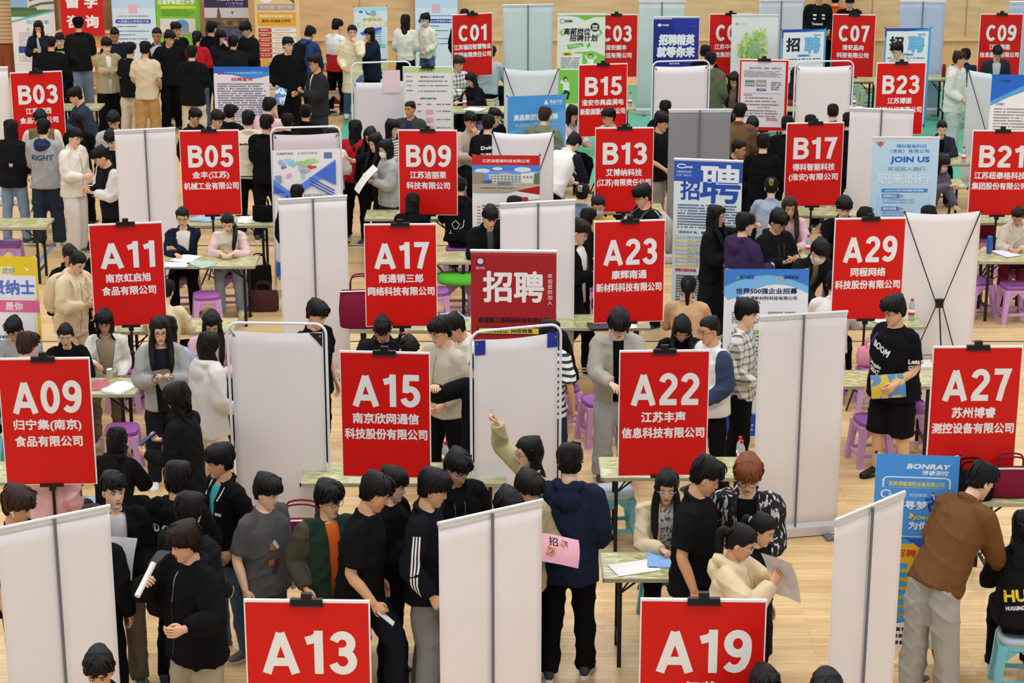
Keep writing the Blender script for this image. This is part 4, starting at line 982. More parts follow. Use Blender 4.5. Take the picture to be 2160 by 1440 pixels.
STO = {'pink': ('#c79ac9', '#9a57a0'), 'blue': ('#6fb9c6', '#b9c3cd'), 'beige': ('#d9cdb2', '#c9b795')}
def make_stool(kind):
    legc, seatc = (M(c, rough=.35, noise=0) for c in STO[kind])
    root = thing('plastic_stool', 'x', 'stool')
    def sq(h, r, z, n=24):
        a = np.arange(n) * 2 * math.pi / n
        c, s = np.cos(a), np.sin(a); k = (np.abs(c) ** 4 + np.abs(s) ** 4) ** -.25
        return np.stack([r * k * c, r * k * s, np.full(n, z)], 1)
    mb = MB(); mb.rings([sq(0, .150, .405), sq(0, .155, .44), sq(0, .148, .452), sq(0, .12, .452), sq(0, .10, .446), sq(0, .03, .444)]); mb.build('seat', seatc, root, smooth=True)
    mb = MB(); mb.rings([sq(0, .152, .37), sq(0, .150, .41), sq(0, .135, .41), sq(0, .137, .37), sq(0, .152, .37)], cap=False); mb.build('apron', legc, root)
    for sx in (-1, 1):
        for sy in (-1, 1):
            rs = []
            for z, c, hw in ((.40, .118, .034), (.2, .137, .028), (.02, .158, .024), (0, .160, .026)):
                rs.append([(sx * (c + a * hw), sy * (c + b * hw), z) for a, b in ((-1, -1), (1, -1), (1, 1), (-1, 1))])
            mb = MB(); mb.rings([np.array(r) for r in rs]); mb.build('leg', legc, root)
    for k in range(4):
        a = k * math.pi / 2; c, s = math.cos(a), math.sin(a)
        R = np.array([[c, -s, 0], [s, c, 0], [0, 0, 1]])
        rs = [np.array([(x, .147 + d, .115 + e) for d, e in ((-.008, -.016), (.008, -.016), (.008, .016), (-.008, .016))]) @ R.T for x in (-.125, 0, .125)]
        mb = MB(); mb.rings(rs); mb.build('rail', legc, root); mb = MB()
        mb.rings([np.array([(x, .133 + d * .01, z) for d in (-1, 1) for z in ((.365 - abs(x) * .9, .385)[::d])]) @ R.T for x in (-.1, -.05, 0, .05, .1)])
        mb.build('arch', legc, root)
    return root
_st = {}
def stool_at(x, y, kind, label, rz=0.0):
    fresh = kind not in _st
    if fresh: _st[kind] = make_stool(kind)
    o = _st[kind] if fresh else copy_tree(_st[kind])
    o.location = (x, y, 0); o.rotation_euler = (0, 0, rz)
    return tag(o, label, 'stool', 'plastic stools at the tables')
def stool(px, py, kind, label, rz=0.0):
    g = G(px, py, 0.44); return stool_at(g.x, g.y, kind, label, rz)
stool(436, 621, 'pink', 'empty pink stool in front of the table of the black blazer', .2)
stool(20, 512, 'pink', 'pink stool under the table at the far left edge', .1)
stool(1298, 1033, 'blue', 'blue stool with a pale seat left of the woman in clear glasses', .15)
stool(918, 612, 'pink', 'pink stool just right of the lower half of sign A17', .1)
stool(968, 585, 'pink', 'pink stool under the bright green bag behind sign A17')
stool(1262, 842, 'pink', 'pink stool beside the straw bag behind the beige jacket', .3)
stool(1834, 182, 'beige', 'beige stool right of sign C07 on the green floor')
stool(2140, 600, 'pink', 'pink stool in front of the table with the blue bottle', .1)
stool(2062, 590, 'pink', 'pink stool beside the dark red bag right of the crossed rods', .4)
stool(1838, 882, 'pink', 'pink stool left of the legs of the big boy in shorts', .2)
stool(1925, 856, 'pink', 'pink stool right behind the big boy in shorts', .1)
stool(200, 186, 'beige', 'beige stool beside the man in a black cap')
stool(178, 226, 'beige', 'beige stool behind the boy in a navy jacket right of sign B03', .2)
stool(258, 903, 'pink', 'pink stool in front of the table of the white blazer', .1)
stool(262, 775, 'pink', 'pink stool behind the table of the woman in a white blazer')
stool(180, 1062, 'blue', 'blue-green stool by the pink sweater behind sign A09')
stool(705, 190, 'beige', 'beige stool under the table by the red and white vest')

def bottle_geo():
    def lathe(mb, prof, mat, n=12):
        a = np.arange(n) * 2 * math.pi / n
        mb.rings([np.stack([r * np.cos(a), r * np.sin(a), np.full(n, z)], 1) for r, z in prof], mat)
    root = thing('water_bottle', 'x', 'bottle')
    mb = MB(); lathe(mb, [(.028, 0), (.031, .006), (.031, .06), (.029, .07), (.031, .08), (.031, .15), (.026, .175), (.013, .20), (.013, .212)], 0)
    mb.build('body', M('#cfd8d8', rough=.12, noise=0, spec=.6, trans=.55), root, smooth=True)
    mb = MB(); lathe(mb, [(.032, .055), (.0322, .075), (.032, .115)], 0); lathe(mb, [(.0324, .055), (.0326, .06), (.0324, .085)], 1); mb.build('paper_label', [M('#e6e4e0', noise=0), M('#c8242a', noise=0)], root, smooth=True)
    mb = MB(); lathe(mb, [(.0155, .205), (.0155, .228), (.013, .230)], 0); mb.build('cap', M('#d0222a', rough=.4, noise=0), root, smooth=True)
    return root
_bt = []
def bottle(px, py, h, label):
    """px, py: foot of the bottle; h: height of what it stands on."""
    if not _bt: _bt.append(bottle_geo()); o = _bt[0]
    else: o = copy_tree(_bt[0])
    o.location = G(px, py, h + .0008)
    tag(o, label, 'bottle', 'red-capped water bottles')
BT = 'red-capped water bottle '
TZ = 0.737
bottle(980, 226, TZ, BT + 'on the table under sign C01')
bottle(691, 126, TZ, BT + 'on the table left of the red and white vest')
bottle(1329, 224, TZ, BT + 'on the table right of sign B15')
bottle(1801, 226, TZ, BT + 'by the white tube frame left of sign B23')
bottle(1704, 535, TZ, BT + 'near the arm of the pink jacket, left one of two')
bottle(1728, 527, TZ, BT + 'left of sign A29, right one of two')
bottle(1922, 674, TZ, BT + 'on the table right of sign A29')
bottle(1880, 684, TZ, BT + 'on the table hidden behind sign A29')
bottle(940, 985, TZ, BT + 'right of the lower edge of sign A15')
bottle(1563, 982, TZ, BT + 'behind the boy with orange-dyed hair, front one')
bottle(1560, 974, TZ, BT + 'behind the boy with orange-dyed hair, rear one')
bottle(2032, 342, TZ, BT + 'beside the woman in a purple jacket')
def lathe_thing(name, prof, mat, px, py, h, label, cat, n=14):
    a = np.arange(n) * 2 * math.pi / n; mb = MB()
    mb.rings([np.stack([r * np.cos(a), r * np.sin(a), np.full(n, z)], 1) for r, z in prof]); o = mb.build(name, mat, smooth=True); o.location = G(px, py, h + .0008); return tag(o, label, cat)
lathe_thing('thermos', [(.03, 0), (.034, .01), (.034, .16), (.03, .175), (.03, .2), (.024, .21)], M('#2f5fb4', rough=.3, noise=0), 2086, 534, TZ, 'blue flask on the table at the right edge', 'flask')
lathe_thing('thermos', [(.03, 0), (.035, .01), (.035, .18), (.03, .19), (.03, .22), (.024, .225)], M('#7a1f35', rough=.3, noise=0), 1990, 162, TZ, 'dark red flask right of the bluish roll-up at the back', 'flask')
lathe_thing('paper_cup', [(.025, 0), (.035, .09), (.036, .09)], M('#e9e6df', noise=0), 232, 797, TZ, 'white paper cup by the hand of the white blazer', 'cup')
def papers(px, py, h, rz, label, n=3, c=WHT, W=.21, H=.297, name='paper_sheets', cat='paper', th=.003):
    mb = MB(); rg = random.Random(px)
    for k in range(n): mb.box((rg.uniform(-.03, .03) if n > 1 else 0, rg.uniform(-.02, .02) if n > 1 else 0, th / 2 + k * (th + .0006)), (W, H, th), 0, rz=rg.uniform(-.3, .3) if n > 1 else 0)
    o = mb.build(name, c); o.location = G(px, py, h + .001); o.rotation_euler = (0, 0, math.radians(rz)); tag(o, label, cat); return o
papers(1338, 1197, TZ, 20, 'white sheet on the corner of the beige cardigan woman table', 1, W=.34, H=.22)
papers(1398, 1182, TZ, 5, 'blue and white booklet under the writing hand', 2, M('#86aedd', noise=.15, scale=20))
papers(392, 546, TZ, -10, 'white papers in front of the black blazer', 3)
papers(372, 558, TZ, 80, 'open white brochures at the left end of the black blazer table', 2, M('#cfd3d0', noise=.2, scale=30))
papers(425, 557, TZ, 60, 'green and white leaflets on the black blazer table', 2, M('#a9bfae', noise=.3, scale=30))
papers(252, 818, TZ, -30, 'white papers on the table right of sign A09', 3)
papers(208, 812, TZ, 20, 'blue and red leaflet beside the paper cup', 1, M('#b0646c', noise=.3, scale=30))
papers(430, 462, TZ, 70, 'blue and white brochures on the table behind sign B05', 3, M('#a9bdd9', noise=.2, scale=30))
papers(520, 464, TZ, 10, 'white paper stack on the table right of sign B05', 3)
papers(960, 668, TZ + .0, 10, 'green and purple booklet on the table right of sign A17', 2, M('#9fa0bf', noise=.3, scale=25))
papers(1000, 231, TZ, 60, 'white papers beside the bottle under sign C01', 3)
papers(1850, 672, TZ, 30, 'white papers below sign A29', 2)
papers(2120, 535, TZ, 30, 'pale pink form on the table beside the blue flask', 2, M('#d9cfe0', noise=.1, scale=30))
papers(1310, 686, TZ, 20, 'white papers on the table below sign A23', 2)
papers(1795, 226, TZ, 60, 'white papers behind the white roll-up left of sign B23', 2)
def bag(px, py, h, label, c, W=.34, H=.30, D=.14, rz=0, name='tote_bag', cat='bag', strap=True, piping=None):
    g = G(px, py, h); root = thing(name, label, cat, (g.x, g.y, h + .001), math.radians(rz))
    def sq(w, d, z, n=20):
        a = np.arange(n) * 2 * math.pi / n; cc, s = np.cos(a), np.sin(a); k = (np.abs(cc) ** 3.5 + np.abs(s) ** 3.5) ** (-1 / 3.5)
        return np.stack([w / 2 * k * cc + .008 * np.sin(7 * a + z * 30), d / 2 * k * s, np.full(n, z)], 1)
    mb = MB(); mb.rings([sq(W * .9, D * .9, 0), sq(W, D, .02), sq(W * 1.02, D * 1.05, H * .5), sq(W * .95, D * .6, H * .95), sq(W * .9, D * .3, H)])
    if piping: mb.tube([(-W * .47, -D * .3, H * .98), (0, -D * .32, H * 1.0), (W * .47, -D * .3, H * .98)], .008, 6, mat=1)
    mb.build('bag_body', [cloth(c), M(piping or 'W', noise=0)], root, smooth=True)
    if strap:
        for q in (-1, 1):
            mb = MB(); mb.tube([(-W * .25, q * D * .2, H * .95), (-W * .2, q * D * .3, H * 1.35), (W * .2, q * D * .3, H * 1.35), (W * .25, q * D * .2, H * .95)], .008, 6, sub=4); mb.build('strap', cloth(c), root, smooth=True)
    return root
bag(764, 690, TZ, 'dark red bag with white piping left of the foot of sign A17', 'MA', piping='#e9e2e2', W=.45, H=.4)
bag(640, 1180, TZ, 'dark red bag with white piping behind the grey T-shirt', 'MA', piping='#e9e2e2', W=.5, H=.33)
bag(718, 218, 0, 'dark red travel bag behind the tube screen at the back', 'MA', W=.5, H=.22)
stool(1842, 772, 'pink', 'pink stool carrying a pink handbag')
bag(1842, 770, .453, 'pink handbag on a stool left of the printed T-shirt', '#d58aa2', W=.34, H=.2)
bag(2128, 1045, TZ, 'dark red bag with a white edge on the table right of sign A27', 'MA', piping='#e9e2e2', W=.42, H=.25)
bag(1232, 862, 0, 'straw-coloured shoulder bag beside the pink stool', '#a98a5e', W=.36, H=.3)
bag(978, 596, 0.46, 'bright green bag lying on the stool behind sign A17', '#5fc23c', W=.6, H=.12, D=.3, strap=False)
bag(557, 655, 0, 'black and orange bag on the floor right of the two seated women', '#4a2f2c', W=.35, H=.25)
bag(548, 618, 0, 'dark bag on the floor by the pink stool', 'K', W=.3, H=.35, rz=20)
bag(1985, 530, 0, 'black bag behind the crossed-rod banner beside sign A29', 'K', W=.4, H=.3)
stool(2072, 500, 'pink', 'pink stool carrying a dark red bag behind the blue flask')
bag(2072, 498, 0.453, 'dark red bag behind the blue flask', 'MA', W=.3, H=.26)
bag(2045, 1052, TZ, 'black bag on the table below sign A27', 'K', W=.36, H=.24)
bag(556, 466, TZ, 'black bag on the table right of sign B05', 'K', W=.26, H=.2)
bag(478, 605, 0, 'white bag hanging low between the two seated women', '#d9cdbd', W=.22, H=.28)
# white suitcase behind the boy in shorts
g = G(1945, 888); r = thing('suitcase', 'white ribbed suitcase right behind the big boy in shorts', 'suitcase', (g.x, g.y, 0), .1)
mb = MB(); mb.box((0, 0, .33), (.40, .24, .56))
for k in range(8): mb.box((-.17 + .048 * k, 0, .33), (.018, .252, .54))
mb.build('shell', M('#dcd6cc', rough=.4, noise=.02), r)
for sx in (-1, 1):
    for sy in (-1, 1):
        mb = MB(); mb.ball((sx * .16, sy * .09, .026), (.016, .026, .026), 10, 6); mb.build('wheel', BLK, r)
mb = MB(); mb.tube([(-.08, .06, .6), (-.08, .06, .68), (.08, .06, .68), (.08, .06, .6)], .008, 6); mb.build('handle', GREY, r)
mb = MB(); mb.box((.21, 0, .35), (.02, .03, .12)); mb.build('side_handle', GREY, r)
# laptop on the A23 table
g = G(1275, 690, TZ); r = thing('laptop', 'dark closed laptop on the table below sign A23', 'laptop', (g.x, g.y, TZ + .002), .15)
mb = MB(); mb.box((0, 0, .008), (.33, .23, .014)); mb.build('base', M('#2a2a2e', rough=.4, noise=0), r)
mb = MB(); mb.box((0, 0, .0185), (.33, .23, .006)); mb.build('lid', M('#38383c', rough=.4, noise=0), r)

g = G(521, 667); mb = MB()
for k in range(5): mb.box((0, (k - 2) * .05, .001), (.09, .05, .002), k % 2)
o = mb.build('floor_tape', [M('#d9b52c', noise=0), M('#1b1b1e', noise=0)]); o.location = g; o.rotation_euler = (0, 0, -.5); tag(o, 'black and yellow tape strip on the floor near the table of the pink sweater', 'tape')

# ================================================================ people
SKIN = [M(c, rough=.5, noise=.04, scale=14, spec=.35) for c in ('#dcab88', '#d39e79', '#e4b99c', '#c58f6c')]
EYEW, IRIS, LIPS = M('#e8e2dc', rough=.3, noise=0), M('#17110f', rough=.25, noise=0), [M('#b0705f', rough=.5, noise=0), M('#b85a5e', rough=.45, noise=0)]
def hair_mat(c):
    def bld(nt, b, tc):
        mp = nt.nodes.new('ShaderNodeMapping'); mp.inputs['Scale'].default_value = (90, 90, 9); nt.links.new(tc.outputs['Object'], mp.inputs[0])
        n = nt.nodes.new('ShaderNodeTexNoise'); n.inputs['Scale'].default_value = 1; n.inputs['Detail'].default_value = 3; nt.links.new(mp.outputs[0], n.inputs['Vector'])
        cc = rgb(c); bl = nt.nodes.new('ShaderNodeMix'); bl.data_type = 'RGBA'; bl.inputs[6].default_value = tuple(x * .55 for x in cc[:3]) + (1,); bl.inputs[7].default_value = tuple(x * 1.5 for x in cc[:3]) + (1,)
        nt.links.new(n.outputs[0], bl.inputs[0]); nt.links.new(bl.outputs[2], b.inputs['Base Color'])
        bp = nt.nodes.new('ShaderNodeBump'); bp.inputs['Strength'].default_value = .6; bp.inputs['Distance'].default_value = .01; nt.links.new(n.outputs[0], bp.inputs['Height']); nt.links.new(bp.outputs[0], b.inputs['Normal'])
    return node_mat('hair_' + c.strip('#'), bld, rough=.5, spec=.18)
HAIR = {'k': '#131010', 'b': '#33211a', 'd': '#211613', 'o': '#73401f', 'g': '#2a2726'}

def rot(ax, a):
    return np.array(Matrix.Rotation(a, 3, ax))
# head profile by level: z, half width, front (-y), back (+y); origin between the eyes inside the skull
HP = np.array([(-.119, .016, .074, -.045), (-.112, .030, .080, -.02), (-.10, .041, .083, .005), (-.085, .050, .084, .035), (-.062, .060, .084, .062), (-.03, .068, .086, .086), (0, .072, .086, .096), (.04, .0725, .088, .098), (.07, .066, .078, .09), (.095, .049, .056, .066), (.108, .03, .034, .042), (.1135, .012, .014, .018)])
def head_mesh(mb, R, c, female=False, fat=0.0, lips=3, brow=1, rng=random):
    zs = np.concatenate([np.linspace(-.119, -.09, 5), np.linspace(-.083, .025, 19), np.linspace(.035, .1135, 10)])
    w = np.interp(zs, HP[:, 0], HP[:, 1]) * (0.96 if female else 1.0) * (1 + fat * np.clip((.03 - zs) / .1, 0, 1))
    fr = np.interp(zs, HP[:, 0], HP[:, 2]); bk = np.interp(zs, HP[:, 0], HP[:, 3])
    a = np.concatenate([np.linspace(-1.25, 1.25, 25), np.linspace(1.5, 2 * math.pi - 1.5, 14)])   # 0 = front
    rs = []
    for z, ww, f, k in zip(zs, w, fr, bk):
        x = ww * np.sin(a); cs = np.cos(a)
        mid = (k - f) / 2 * 0; y = np.where(cs > 0, -f * np.abs(cs) ** .85, k * np.abs(cs))
        if k < 0: y = -f + (f + k) * (1 - (cs + 1) / 2) ** .9
        nose = np.interp(z, [-.056, -.047, -.036, -.02, .008, .02], [0, .012, .021, .014, .003, 0])
        y -= nose * np.exp(-(x / (.0125 if z < -.03 else .009)) ** 2) * (cs > 0)
        sock = .007 * math.exp(-((z - .0) / .013) ** 2)
        y += sock * np.exp(-((np.abs(x) - .031) / .016) ** 2) * (cs > 0)
        y -= (.004 * math.exp(-((z + .07) / .010) ** 2) + .004 * math.exp(-((z + .108) / .012) ** 2)) * np.exp(-(x / .02) ** 2) * (cs > 0)
        y -= .003 * math.exp(-((z - .02) / .01) ** 2) * np.exp(-((np.abs(x) - .03) / .02) ** 2) * (cs > 0)
        rs.append(np.stack([x, y, np.full(len(a), z)], 1))
    t = MB(); t.rings(rs)
    for s in (-1, 1):
        t.ball((s * .073, .012, -.012), (.010, .019, .030), 10, 8, 0, rot('Z', s * .35)); t.ball((s * .071, .006, -.034), (.007, .010, .012), 8, 6, 0)
        t.ball((s * .031, -.0765, .0), (.0150, .0075, .0058), 10, 6, 1)
        t.ball((s * .031, -.0812, .0003), (.0058, .0045, .0056), 8, 6, 2)
        t.tube([(s * .0155, -.0815, .001), (s * .024, -.0855, .0062), (s * .036, -.0845, .0062), (s * .047, -.077, .001)], .0017, 5, 2)
        t.tube([(s * .014, -.0885, .021), (s * .03, -.0885, .0255), (s * .048, -.078, .021)], [.003, .0036, .002] if not female else [.002, .0026, .0015], 6, 2, sub=2)
    t.ball((0, -.0865, -.0655), (.021, .0055, .0045), 12, 6, 3); t.ball((0, -.086, -.0735), (.018, .006, .0055), 12, 6, 3)
    t.tube([(-.021, -.0865, -.069), (0, -.0925, -.0695), (.021, -.0865, -.069)], .0011, 5, 4)
    v = t.verts() @ R.T + c
    t.v = [v]
    mb.merge(t, [0, 1, 2, 3, 2])

def hand_mesh(mb, wrist, F, N, side, curl, size=1.0):
    """wrist point, finger direction F, palm normal N, side +1 left / -1 right."""
    F = F / np.linalg.norm(F); N = N - F * np.dot(N, F); N /= np.linalg.norm(N) + 1e-9
    T = np.cross(N, F) * side    # towards the thumb
    R = np.stack([T, N, F], 1)   # local x thumb-ward, y palm normal, z along the fingers
    t = MB()
    t.rings([np.array([(w * math.cos(a), d * math.sin(a) - .002, z) for a in np.arange(10) * math.pi / 5]) for z, w, d in ((-.03, .024, .019), (0, .026, .017), (.03, .036, .016), (.06, .041, .014), (.082, .039, .011))])
    L = {'relax': (.35, .45, .3), 'grip': (1.05, 1.1, .6), 'flat': (.12, .12, .1), 'point': (1.35, 1.4, .8), 'soft': (.65, .7, .4)}[curl]
    for i, (x, ln) in enumerate(((.029, .072), (.010, .08), (-.010, .075), (-.029, .06))):
        c = (0.05, .05, .05) if (curl == 'point' and i == 0) else tuple(k * (1 + .07 * i) for k in L)
        p = np.array([x, 0, .078]); pts = [np.array([x * .95, 0, .06]), p]; an = 0
        for seg, k in zip((.46, .31, .23), c):
            an += k; p = p + ln * seg * np.array([x * .6 * (seg), math.sin(an), math.cos(an)]); pts.append(p)
        t.tube(pts, [.0095, .0092, .0085, .0078, .0066], 7, sub=2)
    tc = .5 if curl in ('flat', 'relax') else 1.0
    t.tube([(.018, .004, .018), (.040, .014 * tc + .004, .042), (.050 - .012 * tc, .026 * tc + .004, .068), (.046 - .02 * tc, .036 * tc, .09)], [.013, .0115, .0095, .0075], 7, sub=2)
    t.v = [t.verts() * size @ R.T + wrist]
    mb.merge(t)

def noise_fold(v, n, amp, seed, freq=1.0):
    """Creases: a few families of narrow wandering ridges."""
    rg = np.random.default_rng(seed); d = np.zeros(len(v))
    for k in range(6):
        f = rg.uniform(16, 40) * freq; dr = rg.normal(size=3); dr[2] *= 1.3; dr /= np.linalg.norm(dr)
        w, w2 = rg.normal(size=3) * 7, rg.normal(size=3) * 5
        gate = np.clip(np.sin(v @ w2 + rg.uniform(0, 6.3)) * 1.5, 0, 1)
        d += gate * ((1 - np.abs(np.sin(v @ dr * f * .5 + rg.uniform(0, 6.3) + 1.3 * np.sin(v @ w)))) ** 2.2 - .25)
    return v + n * (np.clip(d, -.6, 1.6) * amp)[:, None]
def remesh(mb, voxel, smooth, fold=0.0, seed=0, fac=.6):
    me0 = mb.mesh('r', [])
    me = evaluate(me0, (('REMESH', dict(mode='VOXEL', voxel_size=voxel, use_smooth_shade=True)), ('SMOOTH', dict(factor=fac, iterations=smooth))))
    bpy.data.meshes.remove(me0)
    if fold and len(me.vertices):
        v = np.empty(len(me.vertices) * 3); me.vertices.foreach_get('co', v); v = v.reshape(-1, 3)
        n = np.empty(len(me.vertices) * 3); me.vertex_normals.foreach_get('vector', n); n = n.reshape(-1, 3)
        me.vertices.foreach_set('co', noise_fold(v, n, fold, seed).ravel())
    return me
def mesh_arrays(me):
    v = np.empty(len(me.vertices) * 3); me.vertices.foreach_get('co', v)
    return v.reshape(-1, 3), [tuple(p.vertices) for p in me.polygons]

def hair_cap(mb, R, c, rng, thick=.02, front=.045, side=-.01, back=-.085, spiky=0.0, fringe=.012, nphi=48, nth=14, temple=.0, locks=46, taper=.0):
    """Hair over the skull down to a hairline that varies round the head, with loose locks lying over it."""
    ph_ = [rng.uniform(0, 6.3) for _ in range(6)]
    def pt(p, u, lift=0.0):
        q = abs((p + math.pi) % (2 * math.pi) - math.pi)
        zb = np.interp(q, [0, .6, 1.0, 1.3, 1.55, 1.85, 2.4, 3.15], [front, front + .006, front * .5 + side * .5 + .012 + temple, side, side + .004, back * .75, back, back])
        zb += fringe * math.sin(9 * p + ph_[0]) * (.6 + .4 * math.sin(4 * p + ph_[1])) * (1 if q < 1.1 else .4)
        v = min(u, 1.0)
        z = .1135 + (zb - .1135) * math.sin(v * math.pi / 2) ** 1.25 if v > 0 else .1135
        w, f, k = np.interp(z, HP[:, 0], HP[:, 1]), np.interp(z, HP[:, 0], HP[:, 2]), np.interp(z, HP[:, 0], HP[:, 3])
        cs, sn = math.cos(p), math.sin(p)
        k = max(k, .062 + .02 * min(1, max(0, (z + .09) / .04)))
        sd = taper * min(1, max(0, (q - .75) / .5))
        t = thick * (1 - .9 * v ** 2.6) * (1 - sd * min(1, v * 1.25)) + .006 * math.sin(13 * p + ph_[2] + 3 * v) * (1 - v) * v + .002 + lift * (1 - .6 * sd)
        x = (w + t) * sn; y = (-(f + t) * abs(cs) ** .9 if cs > 0 else (k + t) * abs(cs))
        if z > .107: s_ = min(1.0, v * 5); x *= s_; y *= s_
        zz = z + t * (1 - v) ** 1.2 * 1.05 - max(0, u - 1) * .09
        return (x, y, zz)
    P = [pt(p, i / nth) for i in range(nth + 1) for p in np.arange(nphi) * 2 * math.pi / nphi]
    f = []
    for i in range(nth):
        for j in range(nphi):
            f.append((i * nphi + j, (i + 1) * nphi + j, (i + 1) * nphi + (j + 1) % nphi, i * nphi + (j + 1) % nphi))
    mb.add(np.array(P) @ R.T + c, f)
    for n in range(locks):
        p = rng.uniform(-math.pi, math.pi); u0 = rng.uniform(.05, .75); u1 = min(1.10, u0 + rng.uniform(.25, .5))
        if n % 2: u0, u1 = rng.uniform(.55, .75), rng.uniform(1.0, 1.14) if abs(p) < 1.0 else rng.uniform(.96, 1.03)
        dp = rng.uniform(-.25, .25); l0 = rng.uniform(-.002, .003)
        pts = [pt(p + dp * t, u0 + (u1 - u0) * t, l0 + spiky * t * rng.uniform(.4, 1.2) + (.004 * math.sin(math.pi * t))) for t in (0, .35, .7, 1)]
        mb.tube(np.array(pts) @ R.T + c, [.004, .010, .008, .0012], 5, sub=2, flat=.55, rnd=False)
def hair_curtain(mb, Rt, c, L, rng, spread=1.25, wave=.0, tip=.75):
    """Long hair falling behind and beside the head; a closed thick sheet."""
    na, nl = 22, 16
    ang = np.linspace(spread, 2 * math.pi - spread, na)
    ph = [rng.uniform(0, 6.3) for _ in range(4)]
    outer, inner = [], []
    for i in range(nl + 1):
        u = i / nl; z = .06 - (L + .06) * u
        for j, a in enumerate(ang):
            s = min(1, max(0, (-.02 - z) / .14)); cs, sn = math.cos(a), math.sin(a)
            hw = np.interp(z, [-.7, -.45, -.28, -.2, -.12, 0, .06], [.085 * tip, .115 * tip, .115, .100, .088, .090, .086])
            hd = np.interp(z, [-.7, -.45, -.3, -.2, -.12, 0, .06], [.158, .160, .152, .128, .112, .116, .112])
            x = hw * sn * (1 + .03 * math.sin(5 * a + ph[0] + 6 * u)); y = -hd * cs if cs < 0 else -.075 * cs
            if z < -.15 and cs > 0: y += .05 * min(1, (-.15 - z) / .1)
            y += wave * math.sin(z * 34 + ph[1] + j * .6); x += wave * math.sin(z * 29 + ph[2] + j)
            zz = z - (.03 * math.sin(7 * a + ph[3]) + .02 * math.sin(17 * a)) * u ** 3
            outer.append((x, y, zz)); k = .62 if z > -.13 else .72
            inner.append((x * (.80 if z > -.1 else .86), (y * k if y > 0 else y + .01), zz))
    N = len(outer); f = []
    for i in range(nl):
        for j in range(na - 1):
            q = (i * na + j, i * na + j + 1, (i + 1) * na + j + 1, (i + 1) * na + j)
            f.append(q[::-1]); f.append(tuple(x + N for x in q))
    bd = [j for j in range(na)] + [i * na + na - 1 for i in range(1, nl + 1)] + [nl * na + j for j in range(na - 2, -1, -1)] + [i * na for i in range(nl - 1, 0, -1)]
    for a, b in zip(bd, bd[1:] + bd[:1]): f.append((a, b, b + N, a + N))
    mb.add(np.array(outer + inner) @ Rt.T + c, f)

ARM = {'d': ((.075, -.03, -.50), 'in', 'relax'), 'D': ((.10, .03, -.50), 'in', 'relax'), 'h': ((-.09, -.27, -.20), 'up', 'grip'), 'H': ((-.07, -.30, -.03), 'in', 'grip'),
       'f': ((-.02, -.30, -.26), 'in', 'soft'), 'x': ((-.27, -.17, -.19), 'back', 'soft'), 'c': ((-.13, -.17, .06), 'back', 'soft'), 'u': ((.04, -.22, .42), 'fwd', 'point'),
       'p': ((.05, -.09, -.43), 'in', 'relax'), 't': ((-.08, -.33, -.30), 'down', 'relax'), 'w': ((-.11, -.33, -.30), 'down', 'grip'), 'g': ((-.03, -.47, -.10), 'in', 'point'),
       'b': ((-.04, .16, -.42), 'in', 'soft'), 'r': ((.05, -.42, .10), 'down', 'soft'), 'k': ((.09, -.10, -.46), 'in', 'grip'), 'n': ((.0, -.20, -.40), 'in', 'soft'), 'q': ((-.2, -.16, .10), 'back', 'soft'), 's': ((.16, -.30, -.22), 'in', 'soft')}
PEOPLE = {}
def short_label(t):
    w = t.split()
    if len(w) > 12:
        w = w[:12]
        while w[-1] in ('sign', 'of', 'from', 'the', 'on', 'seen', 'right', 'left', 'a', 'in', 'and', 'with', 'beside', 'behind'): w.pop()
    return ' '.join(w)
HGT = {}
NP = [0]
FAR = 1.0
